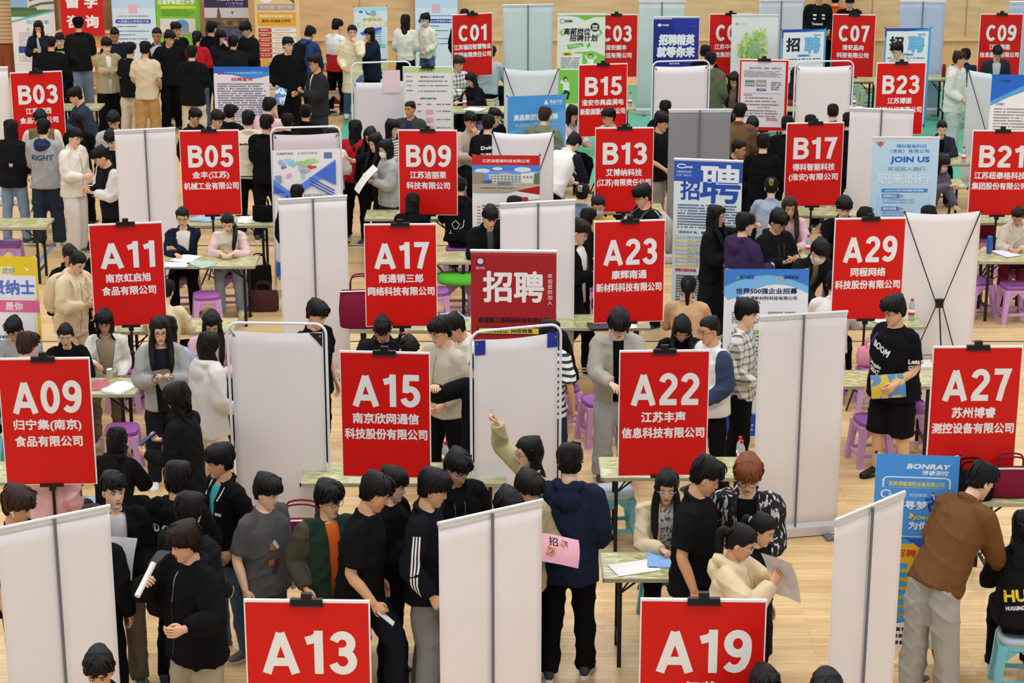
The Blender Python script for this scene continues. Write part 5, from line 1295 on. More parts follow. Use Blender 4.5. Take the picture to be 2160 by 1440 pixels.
def P(px, py, yaw, label, top='tee:K', bot='pants:K', hair='short', hc='k', pose='stand', arms='dd', hy=0, hp=8, lean=0, h=1.72, fat=0.0, glasses=None, mask=None, inner=None, shoes='#3a3a3d', sole='W',
      stool=None, prints=(), fem=None, hh=None, backpack=None, skin=None, twist=0, cap=None, name=None, wide=1.0, at=None, fix=False, earbud=None, clip=None):
    NP[0] += 1; h, px = HGT.get(NP[0], (h, px)); seed = NP[0] * 7 + 3; rng = random.Random(seed)
    k = h / 1.735
    sit = pose == 'sit'
    fem = fem if fem is not None else hair in ('long', 'pony', 'ponyf', 'bun', 'bob', 'longf', 'wavy')
    kind, _, tcol = top.partition(':'); tcols = tcol.split(','); bkind, _, bcol = bot.partition(':')
    # ---------------- skeleton (metres at stature 1.735, facing -y)
    hz = .54 / k if sit else .90
    L = math.radians(lean if lean else ((13 if arms[0] in 'tw' else 5) if sit else 1))
    RT = rot('Z', math.radians(twist)) @ rot('X', L)                       # torso: lean towards -y
    pel = np.array([0, 0.0, hz]) if sit else np.array([0, .10 * math.sin(L) * (1 if lean > 15 else 0), hz])
    def tp(x, y, u): return pel + RT @ np.array([x, y, u])
    RH = RT @ rot('Z', math.radians(hy)) @ rot('X', math.radians(hp) - L * .55)
    neck = tp(0, .005, .545)
    hc_ = neck + RT @ np.array([0, -.012, .06]) + RH @ np.array([0, -.012, .085])
    ws = (.93 if fem else 1.0) * wide
    sh = {s: tp(s * .172 * ws, .0, .475) for s in (1, -1)}
    EL, WR, HN, HF = {}, {}, {}, {}
    for s, code in ((1, arms[0]), (-1, arms[1])):
        off, nh, curl = ARM[code]; off = np.array(off)
        if sit and code in 'tw': off = np.array([off[0], off[1], min(-.12, .775 / k - sh[s][2])])
        if sit and code in 'dp': off = np.array([-.02, -.27, -.34])
        base = RT if code in 'hHfxcugrnqs' else (rot('Z', math.radians(twist)) if lean <= 15 or code in 'tw' else rot('Z', math.radians(twist)) @ rot('X', L * .35))
        tgt = sh[s] + base @ (off * (s, 1, 1))
        if lean > 15 and code in 'tw': tgt[2] = .79 / k
        l1, l2 = .285, .245
        d = tgt - sh[s]; n = np.linalg.norm(d)
        if n > l1 + l2 - .012: tgt = sh[s] + d / n * (l1 + l2 - .012); d = tgt - sh[s]; n = np.linalg.norm(d)
        a = (l1 * l1 - l2 * l2 + n * n) / (2 * n); hgt = math.sqrt(max(l1 * l1 - a * a, 1e-6))
        pole = RT @ np.array([s * (.75 if code in 'xcHhtw' else .35), .75, -.55]) if code != 'u' else RT @ np.array([s * .9, -.2, -.5])
        dn = d / n; pole = pole - dn * np.dot(pole, dn); pole /= np.linalg.norm(pole)
        EL[s] = sh[s] + dn * a + pole * hgt; WR[s] = tgt
        F = (tgt - EL[s]); F /= np.linalg.norm(F)
        N = {'in': RT @ np.array([-s, .15, 0.]), 'up': np.array([0, .2, 1.]), 'down': np.array([0, 0, -1.]), 'back': RT @ np.array([-.2 * s, 1., 0]), 'fwd': RT @ np.array([0, -1., 0])}[nh]
        if code in 'tw': F = F + np.array([0, -.3, -.0]); F[2] *= .2
        if code == 'u': F = RT @ np.array([s * .1, -.35, .9])
        HN[s], HF[s] = N, F
    # legs
    HIPS, KN, AN = {}, {}, {}
    for s in (1, -1):
        hip = pel + np.array([s * .09, 0, -.01])
        if sit: kn = pel + np.array([s * .12, -.41, -.02 + .0]); an = np.array([kn[0] + s * .01, kn[1] + .05 + .06 * s * rng.random(), .085])
        elif pose == 'walk':
            st = .26 * s * (1 if seed % 2 else -1); kn = hip + np.array([.01 * s, -.10 - st * .45, -.415]); an = np.array([kn[0], kn[1] + .12 - st * .55 + .02, .085 + (.04 if st < 0 else 0)])
        else:
            o = .03 * s; kn = hip + np.array([s * .018, -.015 + o, -.42]); an = np.array([hip[0] + s * .035, .02 + o * 1.6 + (.06 if lean > 15 else 0), .085])
        if lean > 15 and not sit: hip = hip + np.array([0, .06, 0]); kn = kn + np.array([0, .06, 0])
        HIPS[s], KN[s], AN[s] = hip, kn, an
    # ---------------- placement
    headtop = hc_ + RH @ np.array([0, .02, .1135]) + np.array([0, 0, .024]); headtop = headtop * k
    yw = math.radians(yaw); Rz = rot('Z', yw)
    if at: root_p = Vector((at[0], at[1], 0))
    else:
        g = G(px, py, headtop[2]); o2 = Rz @ headtop
        root_p = Vector((g.x - o2[0], g.y - o2[1], 0))
    dist = root_p.y
    vox = .0115 if dist < 17 else (.014 if dist < 25 else .018)
    root = thing(name or 'person', label, 'person', root_p, yw, 'people at the job fair')
    PEOPLE[NP[0]] = root
    sk = SKIN[seed % 3 if skin is None else skin]
    # ---------------- body: trunk, limbs, neck, then head and hands
    tr = MB()
    W_ = np.array([(-.08, .14, .10), (0, .155, .11), (.12, .135, .098), (.28, .158, .11), (.42, .165, .10), (.485, .125, .075), (.53, .06, .058)])
    aa = np.arange(16) * 2 * math.pi / 16
    fatw = 1 + fat
    def trunk(mb, prof, dep_off=0.0):
        rs = []
        for u, w, d in prof:
            c_, s_ = np.cos(aa), np.sin(aa); kx = (np.abs(c_) ** 2.5 + np.abs(s_) ** 2.5) ** (-1 / 2.5)
            rs.append(np.array([tp(w * kx_ * c1, d * kx_ * s1 + dep_off, u) for kx_, c1, s1 in zip(kx, c_, s_)]))
        mb.rings(rs)
    trunk(tr, [(u, w * ws * fatw * (.9 if u < .4 else 1), d * fatw * (.88 if u < .4 else 1)) for u, w, d in W_])
    for s in (1, -1):
        tr.tube([sh[s] - RT @ np.array([s * .05, 0, .01]), sh[s], (sh[s] + EL[s]) / 2, EL[s], (EL[s] * .6 + WR[s] * .4), WR[s] + HF[s] * .005], np.array([.05, .052, .045, .038, .037, .026]) * (1 + fat * .7) * (.88 if fem else 1), 10, sub=2)
        tr.tube([HIPS[s] + (0, 0, .03), (HIPS[s] + KN[s]) / 2, KN[s], KN[s] * .65 + AN[s] * .35, AN[s] + (0, 0, -.03)], np.array([.068, .062, .05, .05, .034]) * (1 + fat * .6), 10, sub=2)
        tr.tube([AN[s] + (0, .03, -.04), AN[s] + (0, -.08, -.055), AN[s] + (0, -.14, -.06)], [.03, .032, .022], 8)
    tr.tube([tp(0, .01, .49), neck + RT @ np.array([0, -.005, .03]), hc_ + RH @ np.array([0, .012, -.06])], [.062 * (.9 if fem else 1.05), .053 * (.9 if fem else 1.08), .05], 12, sub=2)
    me = remesh(tr, max(vox, .013), 4)
    bv, bf = mesh_arrays(me); bpy.data.meshes.remove(me)
    B = MB(); B.add(bv, bf)
    head_mesh(B, RH, hc_, fem, fat=fat * .5, rng=rng)
    for s, code in ((1, arms[0]), (-1, arms[1])): hand_mesh(B, WR[s], HF[s], HN[s], s, ARM[code][2], .92 if fem else 1.03)
    B.v = [B.verts() * k]
    B.build('body', [sk, EYEW, IRIS, LIPS[1 if fem else 0]], root, smooth=True)
    # ---------------- hair
    H = MB(); hm = hair_mat(HAIR.get(hc, hc))
    hairmats = [hm]
    nl = 60 if dist < 18 else (40 if dist < 26 else 22)
    if hair == 'short': hair_cap(H, RH, hc_, rng, thick=.024, front=.040, side=.014, back=-.066, fringe=.010, spiky=.004, locks=nl, taper=.62)
    elif hair == 'fringe': hair_cap(H, RH, hc_, rng, thick=.027, front=.027, side=.006, back=-.070, fringe=.010, spiky=.003, locks=nl, taper=.5)
    elif hair == 'spiky': hair_cap(H, RH, hc_, rng, thick=.020, front=.048, side=.015, back=-.06, spiky=.022, fringe=.010, locks=nl, taper=.6)
    elif hair == 'crew': hair_cap(H, RH, hc_, rng, thick=.009, front=.058, side=.02, back=-.055, fringe=.004, locks=0)
    elif hair == 'curly': hair_cap(H, RH, hc_, rng, thick=.030, front=.036, side=.010, back=-.065, spiky=.012, fringe=.014, locks=nl, taper=.6)
    elif hair == 'mop': hair_cap(H, RH, hc_, rng, thick=.033, front=.028, side=-.008, back=-.080, spiky=.006, fringe=.014, locks=int(nl * 1.2), taper=.3)
    else: hair_cap(H, RH, hc_, rng, thick=.012 if hair in ('bun', 'pony', 'ponyf') else .018, front=.055 if hair != 'bob' else .034, side=.0 if hair in ('bun', 'pony', 'ponyf') else -.04, back=-.07, fringe=.004, temple=.006, locks=8 if hair in ('bun', 'pony', 'ponyf') else 24)
    Rm = RT @ rot('Z', math.radians(hy * .75)) @ rot('X', -L * .55)
    if hair in ('long', 'longf'): hair_curtain(H, Rm, hc_, hh or .42, rng, spread=1.3 if hair == 'long' else 1.15, wave=.008)
    if hair == 'wavy':
        hair_cap(H, RH, hc_, rng, thick=.032, front=.04, side=-.04, back=-.08, fringe=.01, locks=nl); hair_curtain(H, Rm, hc_, hh or .36, rng, spread=.95, wave=.018, tip=1.15)
    if hair == 'longf':
        for s in (1, -1): H.tube([hc_ + RH @ np.array([s * .06, -.055, .05]), hc_ + RH @ np.array([s * .078, -.045, -.04]), hc_ + Rm @ np.array([s * .088, -.055, -.16]), hc_ + Rm @ np.array([s * .085, -.125, -.30]), hc_ + Rm @ np.array([s * .075, -.145, -.40])], [.012, .026, .032, .03, .01], 8, sub=3)
    if hair == 'ponyf': H.tube([hc_ + RH @ np.array([.04, .085, -.05]), hc_ + RH @ np.array([.085, .04, -.09]), hc_ + Rm @ np.array([.095, -.06, -.16]), hc_ + Rm @ np.array([.08, -.14, -.26]), hc_ + Rm @ np.array([.07, -.16, -.36])], [.03, .032, .032, .028, .008], 9, sub=4)
    if hair == 'bob': hair_curtain(H, Rm, hc_, .15, rng, spread=.95, tip=1.0)
    if hair == 'pony':
        p0 = hc_ + RH @ np.array([0, .105, .025])
        H.tube([p0, p0 + RH @ np.array([0, .045, -.01]), p0 + RH @ np.array([0, .05, -.05]) + (0, 0, -.05), p0 + RH @ np.array([0, .035, -.03]) + (0, 0, -(hh or .26))], [.022, .03, .033, .008], 9, sub=4)
        H.tube([p0 + RH @ np.array([.02 * math.cos(t), .012, .02 * math.sin(t)]) for t in np.linspace(0, 6.28, 9)], .008, 6, 1); hairmats = [hm, M('#2c2a33' if seed % 2 else '#c9b9a4', noise=0)]
    if hair == 'bun':
        p0 = hc_ + RH @ np.array([0, .088, .07]); H.ball(p0, (.042, .04, .038), 12, 8); H.ball(p0 + RH @ np.array([.01, .01, .012]), (.034, .034, .03), 10, 8)
    H.v = [H.verts() * k]
    H.build('hair', hairmats, root, smooth=True)
    # ---------------- lower garment
    Q = MB()
    ext = {'pants': .022, 'jeans': .017, 'wide': .04, 'shorts': .045, 'skirt': .03}[bkind] + fat * .02
    if bkind == 'skirt':
        rs = []
        kz = (KN[1] + KN[-1]) / 2; fz = (AN[1] + AN[-1]) / 2 + (0, 0, .10)
        for c_, w, d in ((tp(0, 0, .12), .135, .10), (pel, .165, .125), (pel * .5 + kz * .5, .19, .15), (kz, .20, .165), (fz, .24, .20)):
            rs.append(np.array([c_ + (w * math.cos(a) * (1 + .04 * math.sin(6 * a)), d * math.sin(a) * (1 + .04 * math.sin(6 * a)), 0) for a in aa]))
        Q.rings(rs)
    else:
        trunk(Q, [(-.09, (.12 + ext * .4) * fatw, (.09 + ext * .4) * fatw), (0, (.150 + ext * .25) * fatw, (.106 + ext * .25) * fatw), (.08, (.134 + ext * .1) * fatw, (.094 + ext * .1) * fatw)])
        for s in (1, -1):
            if bkind == 'shorts': Q.tube([HIPS[s] + (0, 0, .02), (HIPS[s] + KN[s]) / 2, KN[s] * 1.02 + (0, 0, -.05)], np.array([.095, .11, .108]) * (1 + fat * .3), 12, sub=2, rnd=False)
            else: Q.tube([HIPS[s] + (0, 0, .02), (HIPS[s] + KN[s]) / 2, KN[s], KN[s] * .5 + AN[s] * .5, AN[s] + (0, 0, -.035)], np.array([.080 + ext * .3, .074 + ext * .9, .056 + ext, .052 + ext * 1.05, .044 + ext * 1.2]) * (1 + fat * .4), 12, sub=2, rnd=False)
    lm = remesh(Q, vox * 1.1, 3, .010, seed)
    lm.materials.append(cloth(bcol) if bcol in PAL or bcol.startswith('#') else MATS[bcol])
    v, _ = mesh_arrays(lm); lm.vertices.foreach_set('co', (v * k).ravel()); lm.update()
    link({'pants': 'trousers', 'jeans': 'jeans', 'wide': 'trousers', 'shorts': 'shorts', 'skirt': 'skirt'}[bkind], lm, root)
    # ---------------- shoes
    for s in (1, -1):
        S = MB(); rs = []
        for y, w, z0, z1 in ((.075, .024, .0, .06), (.06, .036, 0, .095), (.0, .039, 0, .105), (-.05, .041, 0, .085), (-.11, .047, 0, .062), (-.16, .042, 0, .05), (-.185, .024, .004, .036)):
            rs.append(np.array([(w * c1, y, z0 + .018 + (z1 - .018) * (s1 * .5 + .5)) for c1, s1 in zip(np.cos(aa), np.sin(aa))]))
        S.rings(rs)
        so = MB(); so.rings([np.array([(w * math.sin(t), y0, zz) for t, y0, w in [(0, -.195, 0)] + [(1, y, w_) for y, w_ in ((-.18, .032), (-.14, .047), (-.09, .05), (-.02, .042), (.06, .04), (.082, .022))] + [(-1, y, w_) for y, w_ in ((.082, .022), (.06, .04), (-.02, .042), (-.09, .05), (-.14, .047), (-.18, .032))]]) for zz in (0, .024)])
        yawf = s * .12
        off = np.array([AN[s][0], AN[s][1], AN[s][2] - .085])
        for q in (S, so): q.v = [(q.verts() @ rot('Z', yawf).T + off) * k]
        o = S.build('shoe', M(PAL.get(shoes, shoes), rough=.5, noise=.04), root, smooth=True)
        so.build('sole', M(PAL.get(sole, sole), rough=.6, noise=0), o)
    # ---------------- upper garment
    spec = {'tee': (.028, -.11, .55), 'polo': (.026, -.11, .52), 'hood': (.040, -.10, 1), 'jacket': (.038, -.10, 1), 'coat': (.032, -.36, 1), 'blazer': (.024, -.15, 1), 'sweater': (.028, -.07, 1), 'crop': (.032, .02, 1), 'shirt': (.026, -.12, 1), 'vest': (.03, -.10, 1), 'big': (.047, -.16, 1)}[kind]
    loose, hem, slv = spec
    U = MB()
    lo = loose
    prof = [(hem, .170 + lo * .9, .122 + lo * .9)] if hem < -.02 else []
    if hem < -.2: prof = [(hem, .19 + lo * .8, .14 + lo * .8)]
    prof += [(max(hem + .03, -.02), .160 + lo, .114 + lo), (.12, .140 + lo * 1.15, .10 + lo * 1.15), (.28, .158 + lo, .110 + lo), (.41, .165 + lo * .8, .104 + lo * .6), (.475, .134 + lo * .4, .084 + lo * .4), (.512, .086, .076), (.534, .067, .064)]
    if sit and hem < -.02: prof = [(-.03, .17 + lo * .7, .125 + lo * .7)] + prof[2 if hem >= -.2 else 2:]
    trunk(U, [(u, w * ws * fatw, d * fatw) for u, w, d in prof])
    for s in (1, -1):
        if slv == 0: continue
        r0, r1, r2 = .060 + lo * .5, .050 + lo * .75, .037 + lo * .55
        if slv < 1:
            e = sh[s] + (EL[s] - sh[s]) * (slv + .3)
            U.tube([sh[s] - RT @ np.array([s * .07, 0, .012]), sh[s], e], np.array([.06, .062, .068]) * (1 + fat * .5), 12, sub=3, rnd=False)
        else:
            U.tube([sh[s] - RT @ np.array([s * .07, 0, .012]), sh[s] + RT @ np.array([0, 0, -.008]), (sh[s] + EL[s]) / 2, EL[s], EL[s] * .5 + WR[s] * .5, WR[s] - (WR[s] - EL[s]) * .09], np.array([r0 * .95, r0, (r0 + r1) / 2 + .004, r1, (r1 + r2) / 2 + .005, r2]) * (1 + fat * .5) * (.92 if fem else 1), 12, sub=3, rnd=False)
            wc = WR[s] - (WR[s] - EL[s]) * .09
            U.tube([wc - (WR[s] - EL[s]) * .06, wc + (WR[s] - EL[s]) * .05], r2 * .9, 12, rnd=False)
    if kind in ('hood', 'big') or 'h' in kind[:0]:
        U.tube([tp(.055, -.105, .455), tp(.082, -.05, .525), tp(.075, .05, .545), tp(0, .10, .535), tp(-.075, .05, .545), tp(-.082, -.05, .525), tp(-.055, -.105, .455)], [.018, .03, .038, .042, .038, .03, .018], 10, sub=3)
        U.ball(tp(0, .115, .455), (.105, .05, .085), 14, 10, 0, RT)
    elif kind in ('jacket', 'coat', 'shirt', 'blazer', 'polo'):
        cr = .026 if kind != 'blazer' else .018
        U.tube([tp(.026, -.086, .478), tp(.068, -.036, .524), tp(.061, .04, .55), tp(0, .070, .557), tp(-.061, .04, .55), tp(-.068, -.036, .524), tp(-.026, -.086, .478)], [.012, cr * .8, cr, cr, cr, cr * .8, .012], 8, sub=3, flat=.75)
    else:
        U.tube([tp(.060 * math.cos(t), .058 * math.sin(t) + .004, .537 + .018 * math.sin(t)) for t in np.linspace(0, 2 * math.pi, 13)[:-1]], .013 if kind != 'sweater' else .017, 8, sub=2, closed=True)
    um = remesh(U, vox, 2, .0105, seed + 1)
    v, f = mesh_arrays(um)
    fc = np.array([v[list(q)].mean(0) for q in f]) if f else np.zeros((0, 3))
    loc = (fc - pel) @ RT                     # torso coordinates of each face
    keep = np.ones(len(f), bool); mid = np.zeros(len(f), np.int32)
    # sleeves get their own colour when two are given
    if len(tcols) > 1:
        for s in (1, -1):
            best = np.full(len(f), 9.0)
            for a, b in ((sh[s] + (EL[s] - sh[s]) * .10, EL[s]), (EL[s], WR[s])):
                d = b - a; t = np.clip(((fc - a) @ d) / (d @ d), 0, 1); best = np.minimum(best, np.linalg.norm(fc - (a + t[:, None] * d), axis=1))
            mid[(best < .078 + lo * .6) & (loc[:, 0] * s > .12) & ((loc[:, 0] * s > .175 * ws) | (loc[:, 1] < -.17) | (best < .06))] = 1
        if len(tcols) > 2: mid[((loc[:, 0] / .118) ** 2 + ((loc[:, 2] - .50) / .085) ** 2 < 1) & (loc[:, 1] > .02)] = 2
        if kind == 'vest': mid[:] = 0; mid[loc[:, 2] < .2] = 1
    if inner:
        icol, _, iw = inner.partition(':'); iw = float(iw or .05)
        vw = iw * (.5 + loc[:, 2] / .47) if kind == 'blazer' else iw * (.75 + .5 * loc[:, 2])
        isfront = (loc[:, 1] < -.055) & (np.abs(loc[:, 0]) < vw) & (loc[:, 2] > (.1 if kind == 'blazer' else -.5)) & (loc[:, 2] < .56)
        arm_near = np.zeros(len(f), bool)
        for s in (1, -1):
            d = WR[s] - EL[s]; t = np.clip(((fc - EL[s]) @ d) / (d @ d), 0, 1); arm_near |= np.linalg.norm(fc - (EL[s] + t[:, None] * d), axis=1) < .062 + lo * .6
        keep &= ~(isfront & ~arm_near)
        va = np.zeros(len(v), bool); vb = np.zeros(len(v), bool)
        for q, kp in zip(f, keep): (va if kp else vb)[list(q)] = True
        lv = (v - pel) @ RT; vwv = iw * (.5 + lv[:, 2] / .47) if kind == 'blazer' else iw * (.75 + .5 * lv[:, 2])
        sn = va & vb & (np.abs(np.abs(lv[:, 0]) - vwv) < vox * 1.6)
        lv[sn, 0] = np.sign(lv[sn, 0]) * vwv[sn]; v[sn] = lv[sn] @ RT.T + pel
        I = MB(); trunk(I, [(u, w * ws * fatw, d * fatw) for u, w, d in ((-.10 if not sit else 0., .158, .117), (.12, .145, .109), (.28, .165, .118), (.42, .168, .108), (.49, .120, .08), (.515, .072, .066))])
        I.v = [I.verts() * k]; I.build('inner_shirt', cloth(icol) if icol in PAL or icol.startswith('#') else MATS[icol], root, smooth=True)
    if len(tcols) > 1 or inner:      # even out the seams between colours and along open edges
        code_ = np.where(keep, mid, 9); first = np.full(len(v), -1); bd = np.zeros(len(v), bool)
        for q, c in zip(f, code_):
            for i in q:
                if first[i] < 0: first[i] = c
                elif first[i] != c: bd[i] = True
        ed = np.array([(a, b) for q in f for a, b in zip(q, q[1:] + q[:1]) if bd[a] and bd[b]])
        if len(ed):
            for _ in range(4):
                sm, ct = np.zeros_like(v), np.zeros(len(v)); np.add.at(sm, ed[:, 0], v[ed[:, 1]]); np.add.at(ct, ed[:, 0], 1); np.add.at(sm, ed[:, 1], v[ed[:, 0]]); np.add.at(ct, ed[:, 1], 1)
                g = ct > 0; v[g] = .5 * v[g] + .5 * sm[g] / ct[g][:, None]
    T_ = MB(); T_.add(v * k, [q for q, kp in zip(f, keep) if kp]); T_.m = [int(m) for m, kp in zip(mid, keep) if kp]
    bpy.data.meshes.remove(um)
    mats = [cloth(c) if c in PAL or c.startswith('#') else MATS[c] for c in tcols]
    # writing and trims printed on the garment, draped over its surface
    prints = list(prints)
    if dist < 27 and not inner and kind in ('jacket', 'shirt', 'coat', 'big'): prints.append(('f', '#line0,%.2f;0,.47' % (max(hem, -.08) if not sit else .08), 0, 0, .006, '#3a3a3e' if tcols[0] in ('K', 'K2') or tcols[0].startswith('#1') else '#6a655e'))
    if dist < 27 and kind == 'hood': prints += [('f', '#line%.3f,.30;%.3f,.45' % (q, q * 1.1), 0, 0, .006, '#5a5a5e' if tcols[0] in ('K', 'K2') or tcols[0].startswith('#1') else '#e6e2dc') for q in (-.035, .035)]
    if prints:
        tree = BVHTree.FromPolygons(T_.verts().tolist(), T_.f)
        for pr in prints:
            side, what, x, u, hgt, col = pr[:6]; wid = pr[6] if len(pr) > 6 else None; ang = math.radians(pr[7]) if len(pr) > 7 else 0
            if what.startswith('#line'):
                pts = [tuple(float(q) for q in p.split(',')) for p in what[5:].split(';')]
                P2, F2 = ribbon([(a + (b - a) * t, c + (d - c) * t) for (a, c), (b, d) in zip(pts, pts[1:]) for t in np.linspace(0, 1, 9)[:-1]] + [pts[-1]], hgt)
            else:
                P2, F2 = text_geo(what); lo_, hi_ = P2.min(0), P2.max(0); sy = hgt / (hi_[1] - lo_[1]); sx = wid / (hi_[0] - lo_[0]) if wid else sy
                P2 = (P2 - (lo_ + hi_) / 2) * (sx, sy); ca, sa = math.cos(ang), math.sin(ang); P2 = P2 @ np.array([[ca, sa], [-sa, ca]]) + (x, u)
                reps = [P2]
                for q in range(6): reps.append(P2 + .0045 * np.array([math.cos(q * 1.047), math.sin(q * 1.047)]) * hgt / .08)
                n0 = len(P2); P2 = np.concatenate(reps); F2 = [tuple(i + n0 * r for i in q) for r in range(7) for q in F2]
            dirs = {'b': np.array([0, -1., 0]), 'f': np.array([0, 1., 0]), 'l': np.array([-1., 0, 0]), 'r': np.array([1., 0, 0])}[side]
            V3 = []; ok = True
            for a, b in P2:
                if side == 'b': o = tp(-a, .5, b)
                elif side == 'f': o = tp(a, -.5, b)
                elif side == 'l': o = tp(.6, a, b)
                else: o = tp(-.6, -a, b)
                d = RT @ dirs
                hit = tree.ray_cast(Vector(o * k), Vector(d))
                if hit[0] is None: V3.append(o * k + d * .36); continue
                V3.append(np.array(hit[0]) - d * (.004 + .0006 * len(mats)))
            mats.append(M(PAL.get(col, col), rough=.8, noise=0)); T_.add(np.array(V3), F2, len(mats) - 1)
    nm = {'tee': 't_shirt', 'polo': 'polo_shirt', 'hood': 'hooded_sweatshirt', 'jacket': 'jacket', 'coat': 'coat', 'blazer': 'blazer', 'sweater': 'sweater', 'crop': 'sweater', 'shirt': 'shirt', 'vest': 'vest', 'big': 'hooded_jacket'}[kind]
    T_.build(nm, mats, root, smooth=True)
    if earbud:
        e_ = MB(); e_.ball(hc_ + RH @ np.array([-.084, .0, -.015]), .008, 8, 6); e_.tube([hc_ + RH @ np.array([-.086, -.004, -.015]), hc_ + RH @ np.array([-.085, -.02, -.042])], .0045, 6)
        e_.v = [e_.verts() * k]; e_.build('earphone', M(earbud, rough=.3, noise=0), root, smooth=True)
    if clip:
        e_ = MB(); q = hc_ + RH @ np.array([0, .105, .055])
        for t in (-1, 0, 1): e_.tube([q + RH @ np.array([.018 * t, .02, .035]), q + RH @ np.array([.022 * t + .006, .034, .0]), q + RH @ np.array([.014 * t, .02, -.035])], .005, 6, sub=3)
        e_.tube([q + RH @ np.array([-.02, .02, .035]), q + RH @ np.array([.02, .02, .035])], .006, 6)
        e_.v = [e_.verts() * k]; e_.build('hair_clip', M(clip, rough=.35, noise=0), root, smooth=True)
    # ---------------- glasses, mask, cap
    if glasses:
        g = MB()
        for s in (1, -1):
            g.tube([(s * .031 + .0215 * math.copysign(abs(math.cos(t)) ** .7, math.cos(t)), -.0975, -.002 + .0175 * math.copysign(abs(math.sin(t)) ** .7, math.sin(t))) for t in np.linspace(0, 2 * math.pi, 17)[:-1]], .0018, 5, closed=True)
            g.tube([(s * .052, -.096, .004), (s * .070, -.085, .004), (s * .079, .0, .0)], .0017, 5)
        g.tube([(-.010, -.0985, .002), (0, -.100, .005), (.010, -.0985, .002)], .0017, 5)
        g.v = [(g.verts() @ RH.T + hc_) * k]; g.build('glasses', M(PAL.get(glasses, glasses), rough=.3, noise=0), root, smooth=True)
    if mask:
        m_ = MB(); rs = []
        for z, f_, wv in ((-.018, .097, .052), (-.035, .107, .062), (-.06, .105, .063), (-.09, .098, .056), (-.108, .088, .042)):
            rs.append(np.array([(wv * math.sin(t), -f_ * (math.cos(t) ** .7 if math.cos(t) > 0 else 0) - .002, z) for t in np.linspace(-1.4, 1.4, 13)]))
        n = 13; vv = np.concatenate(rs); m_.add(vv, [(i * n + j, i * n + j + 1, (i + 1) * n + j + 1, (i + 1) * n + j) for i in range(4) for j in range(n - 1)])
        for s in (1, -1): m_.tube([(s * .055, -.035, -.03), (s * .072, -.01, -.012), (s * .076, .02, -.015)], .0014, 5)
        m_.v = [(m_.verts() @ RH.T + hc_) * k]; m_.build('face_mask', M(PAL.get(mask, mask), noise=0), root, smooth=True)
    if cap:
        c_ = MB(); hair_cap(c_, RH, hc_, rng, thick=.033, front=.04, side=.03, back=.0, fringe=0, locks=0); c_.ball(hc_ + RH @ np.array([0, -.125, .048]), (.07, .075, .012), 14, 8, 0, RH); c_.ball(hc_ + RH @ np.array([0, .0, .148]), .008, 8, 6)
        c_.v = [c_.verts() * k]; c_.build('cap', cloth(cap), root, smooth=True)
    # ---------------- what belongs to the person but is a thing of its own
    if stool:
        stool_at(root_p.x, root_p.y, stool, '%s stool under the %s' % (stool, short_label(label)), yw)
    def W3(p): return np.array(root_p) + Rz @ (np.asarray(p) * k)
    if backpack:
        bk = thing('backpack', '%s on the back of the %s' % backpack[:2], 'backpack', root_p, yw)
        b_ = MB(); rs = []
        for u, w, d in ((.02, .12, .05), (.05, .145, .085), (.2, .15, .10), (.38, .14, .085), (.46, .10, .045)):
            rs.append(np.array([tp(w * c1 * (abs(c1) ** 3 + abs(s1) ** 3) ** (-1 / 3), .135 + lo + d * .75 + d * s1 * (abs(c1) ** 3 + abs(s1) ** 3) ** (-1 / 3), u) for c1, s1 in zip(np.cos(aa), np.sin(aa))]) * k)
        b_.rings(rs); b_.build('pack_body', cloth(backpack[2]), bk, smooth=True)
        b2 = MB(); rs = []
        for u, w, d in ((.04, .10, .02), (.08, .115, .045), (.2, .115, .045), (.26, .09, .02)): rs.append(np.array([tp(w * c1, .135 + lo + .155 + d * s1, u) for c1, s1 in zip(np.cos(aa), np.sin(aa))]) * k)
        b2.rings(rs); b2.build('front_pocket', cloth(backpack[3] if len(backpack) > 3 else backpack[2]), bk, smooth=True)
        for s in (1, -1):
            b3 = MB(); b3.tube(np.array([tp(s * .07, .15 + lo, .44), tp(s * .085, .06, .535), tp(s * .105, -.06 - lo, .50), tp(s * .115, -.128 - lo * 1.1, .40), tp(s * .135, -.125 - lo * 1.1, .25), tp(s * .165, -.02, .14), tp(s * .13, .13 + lo, .07)]) * k, .02, 8, sub=3, flat=.35); b3.build('strap', cloth(backpack[3] if len(backpack) > 3 else backpack[2]), bk, smooth=True)
    return dict(root=root, W=W3, wr=WR, hf=HF, hn=HN, k=k, Rz=Rz, hd=hc_, yaw=yw)
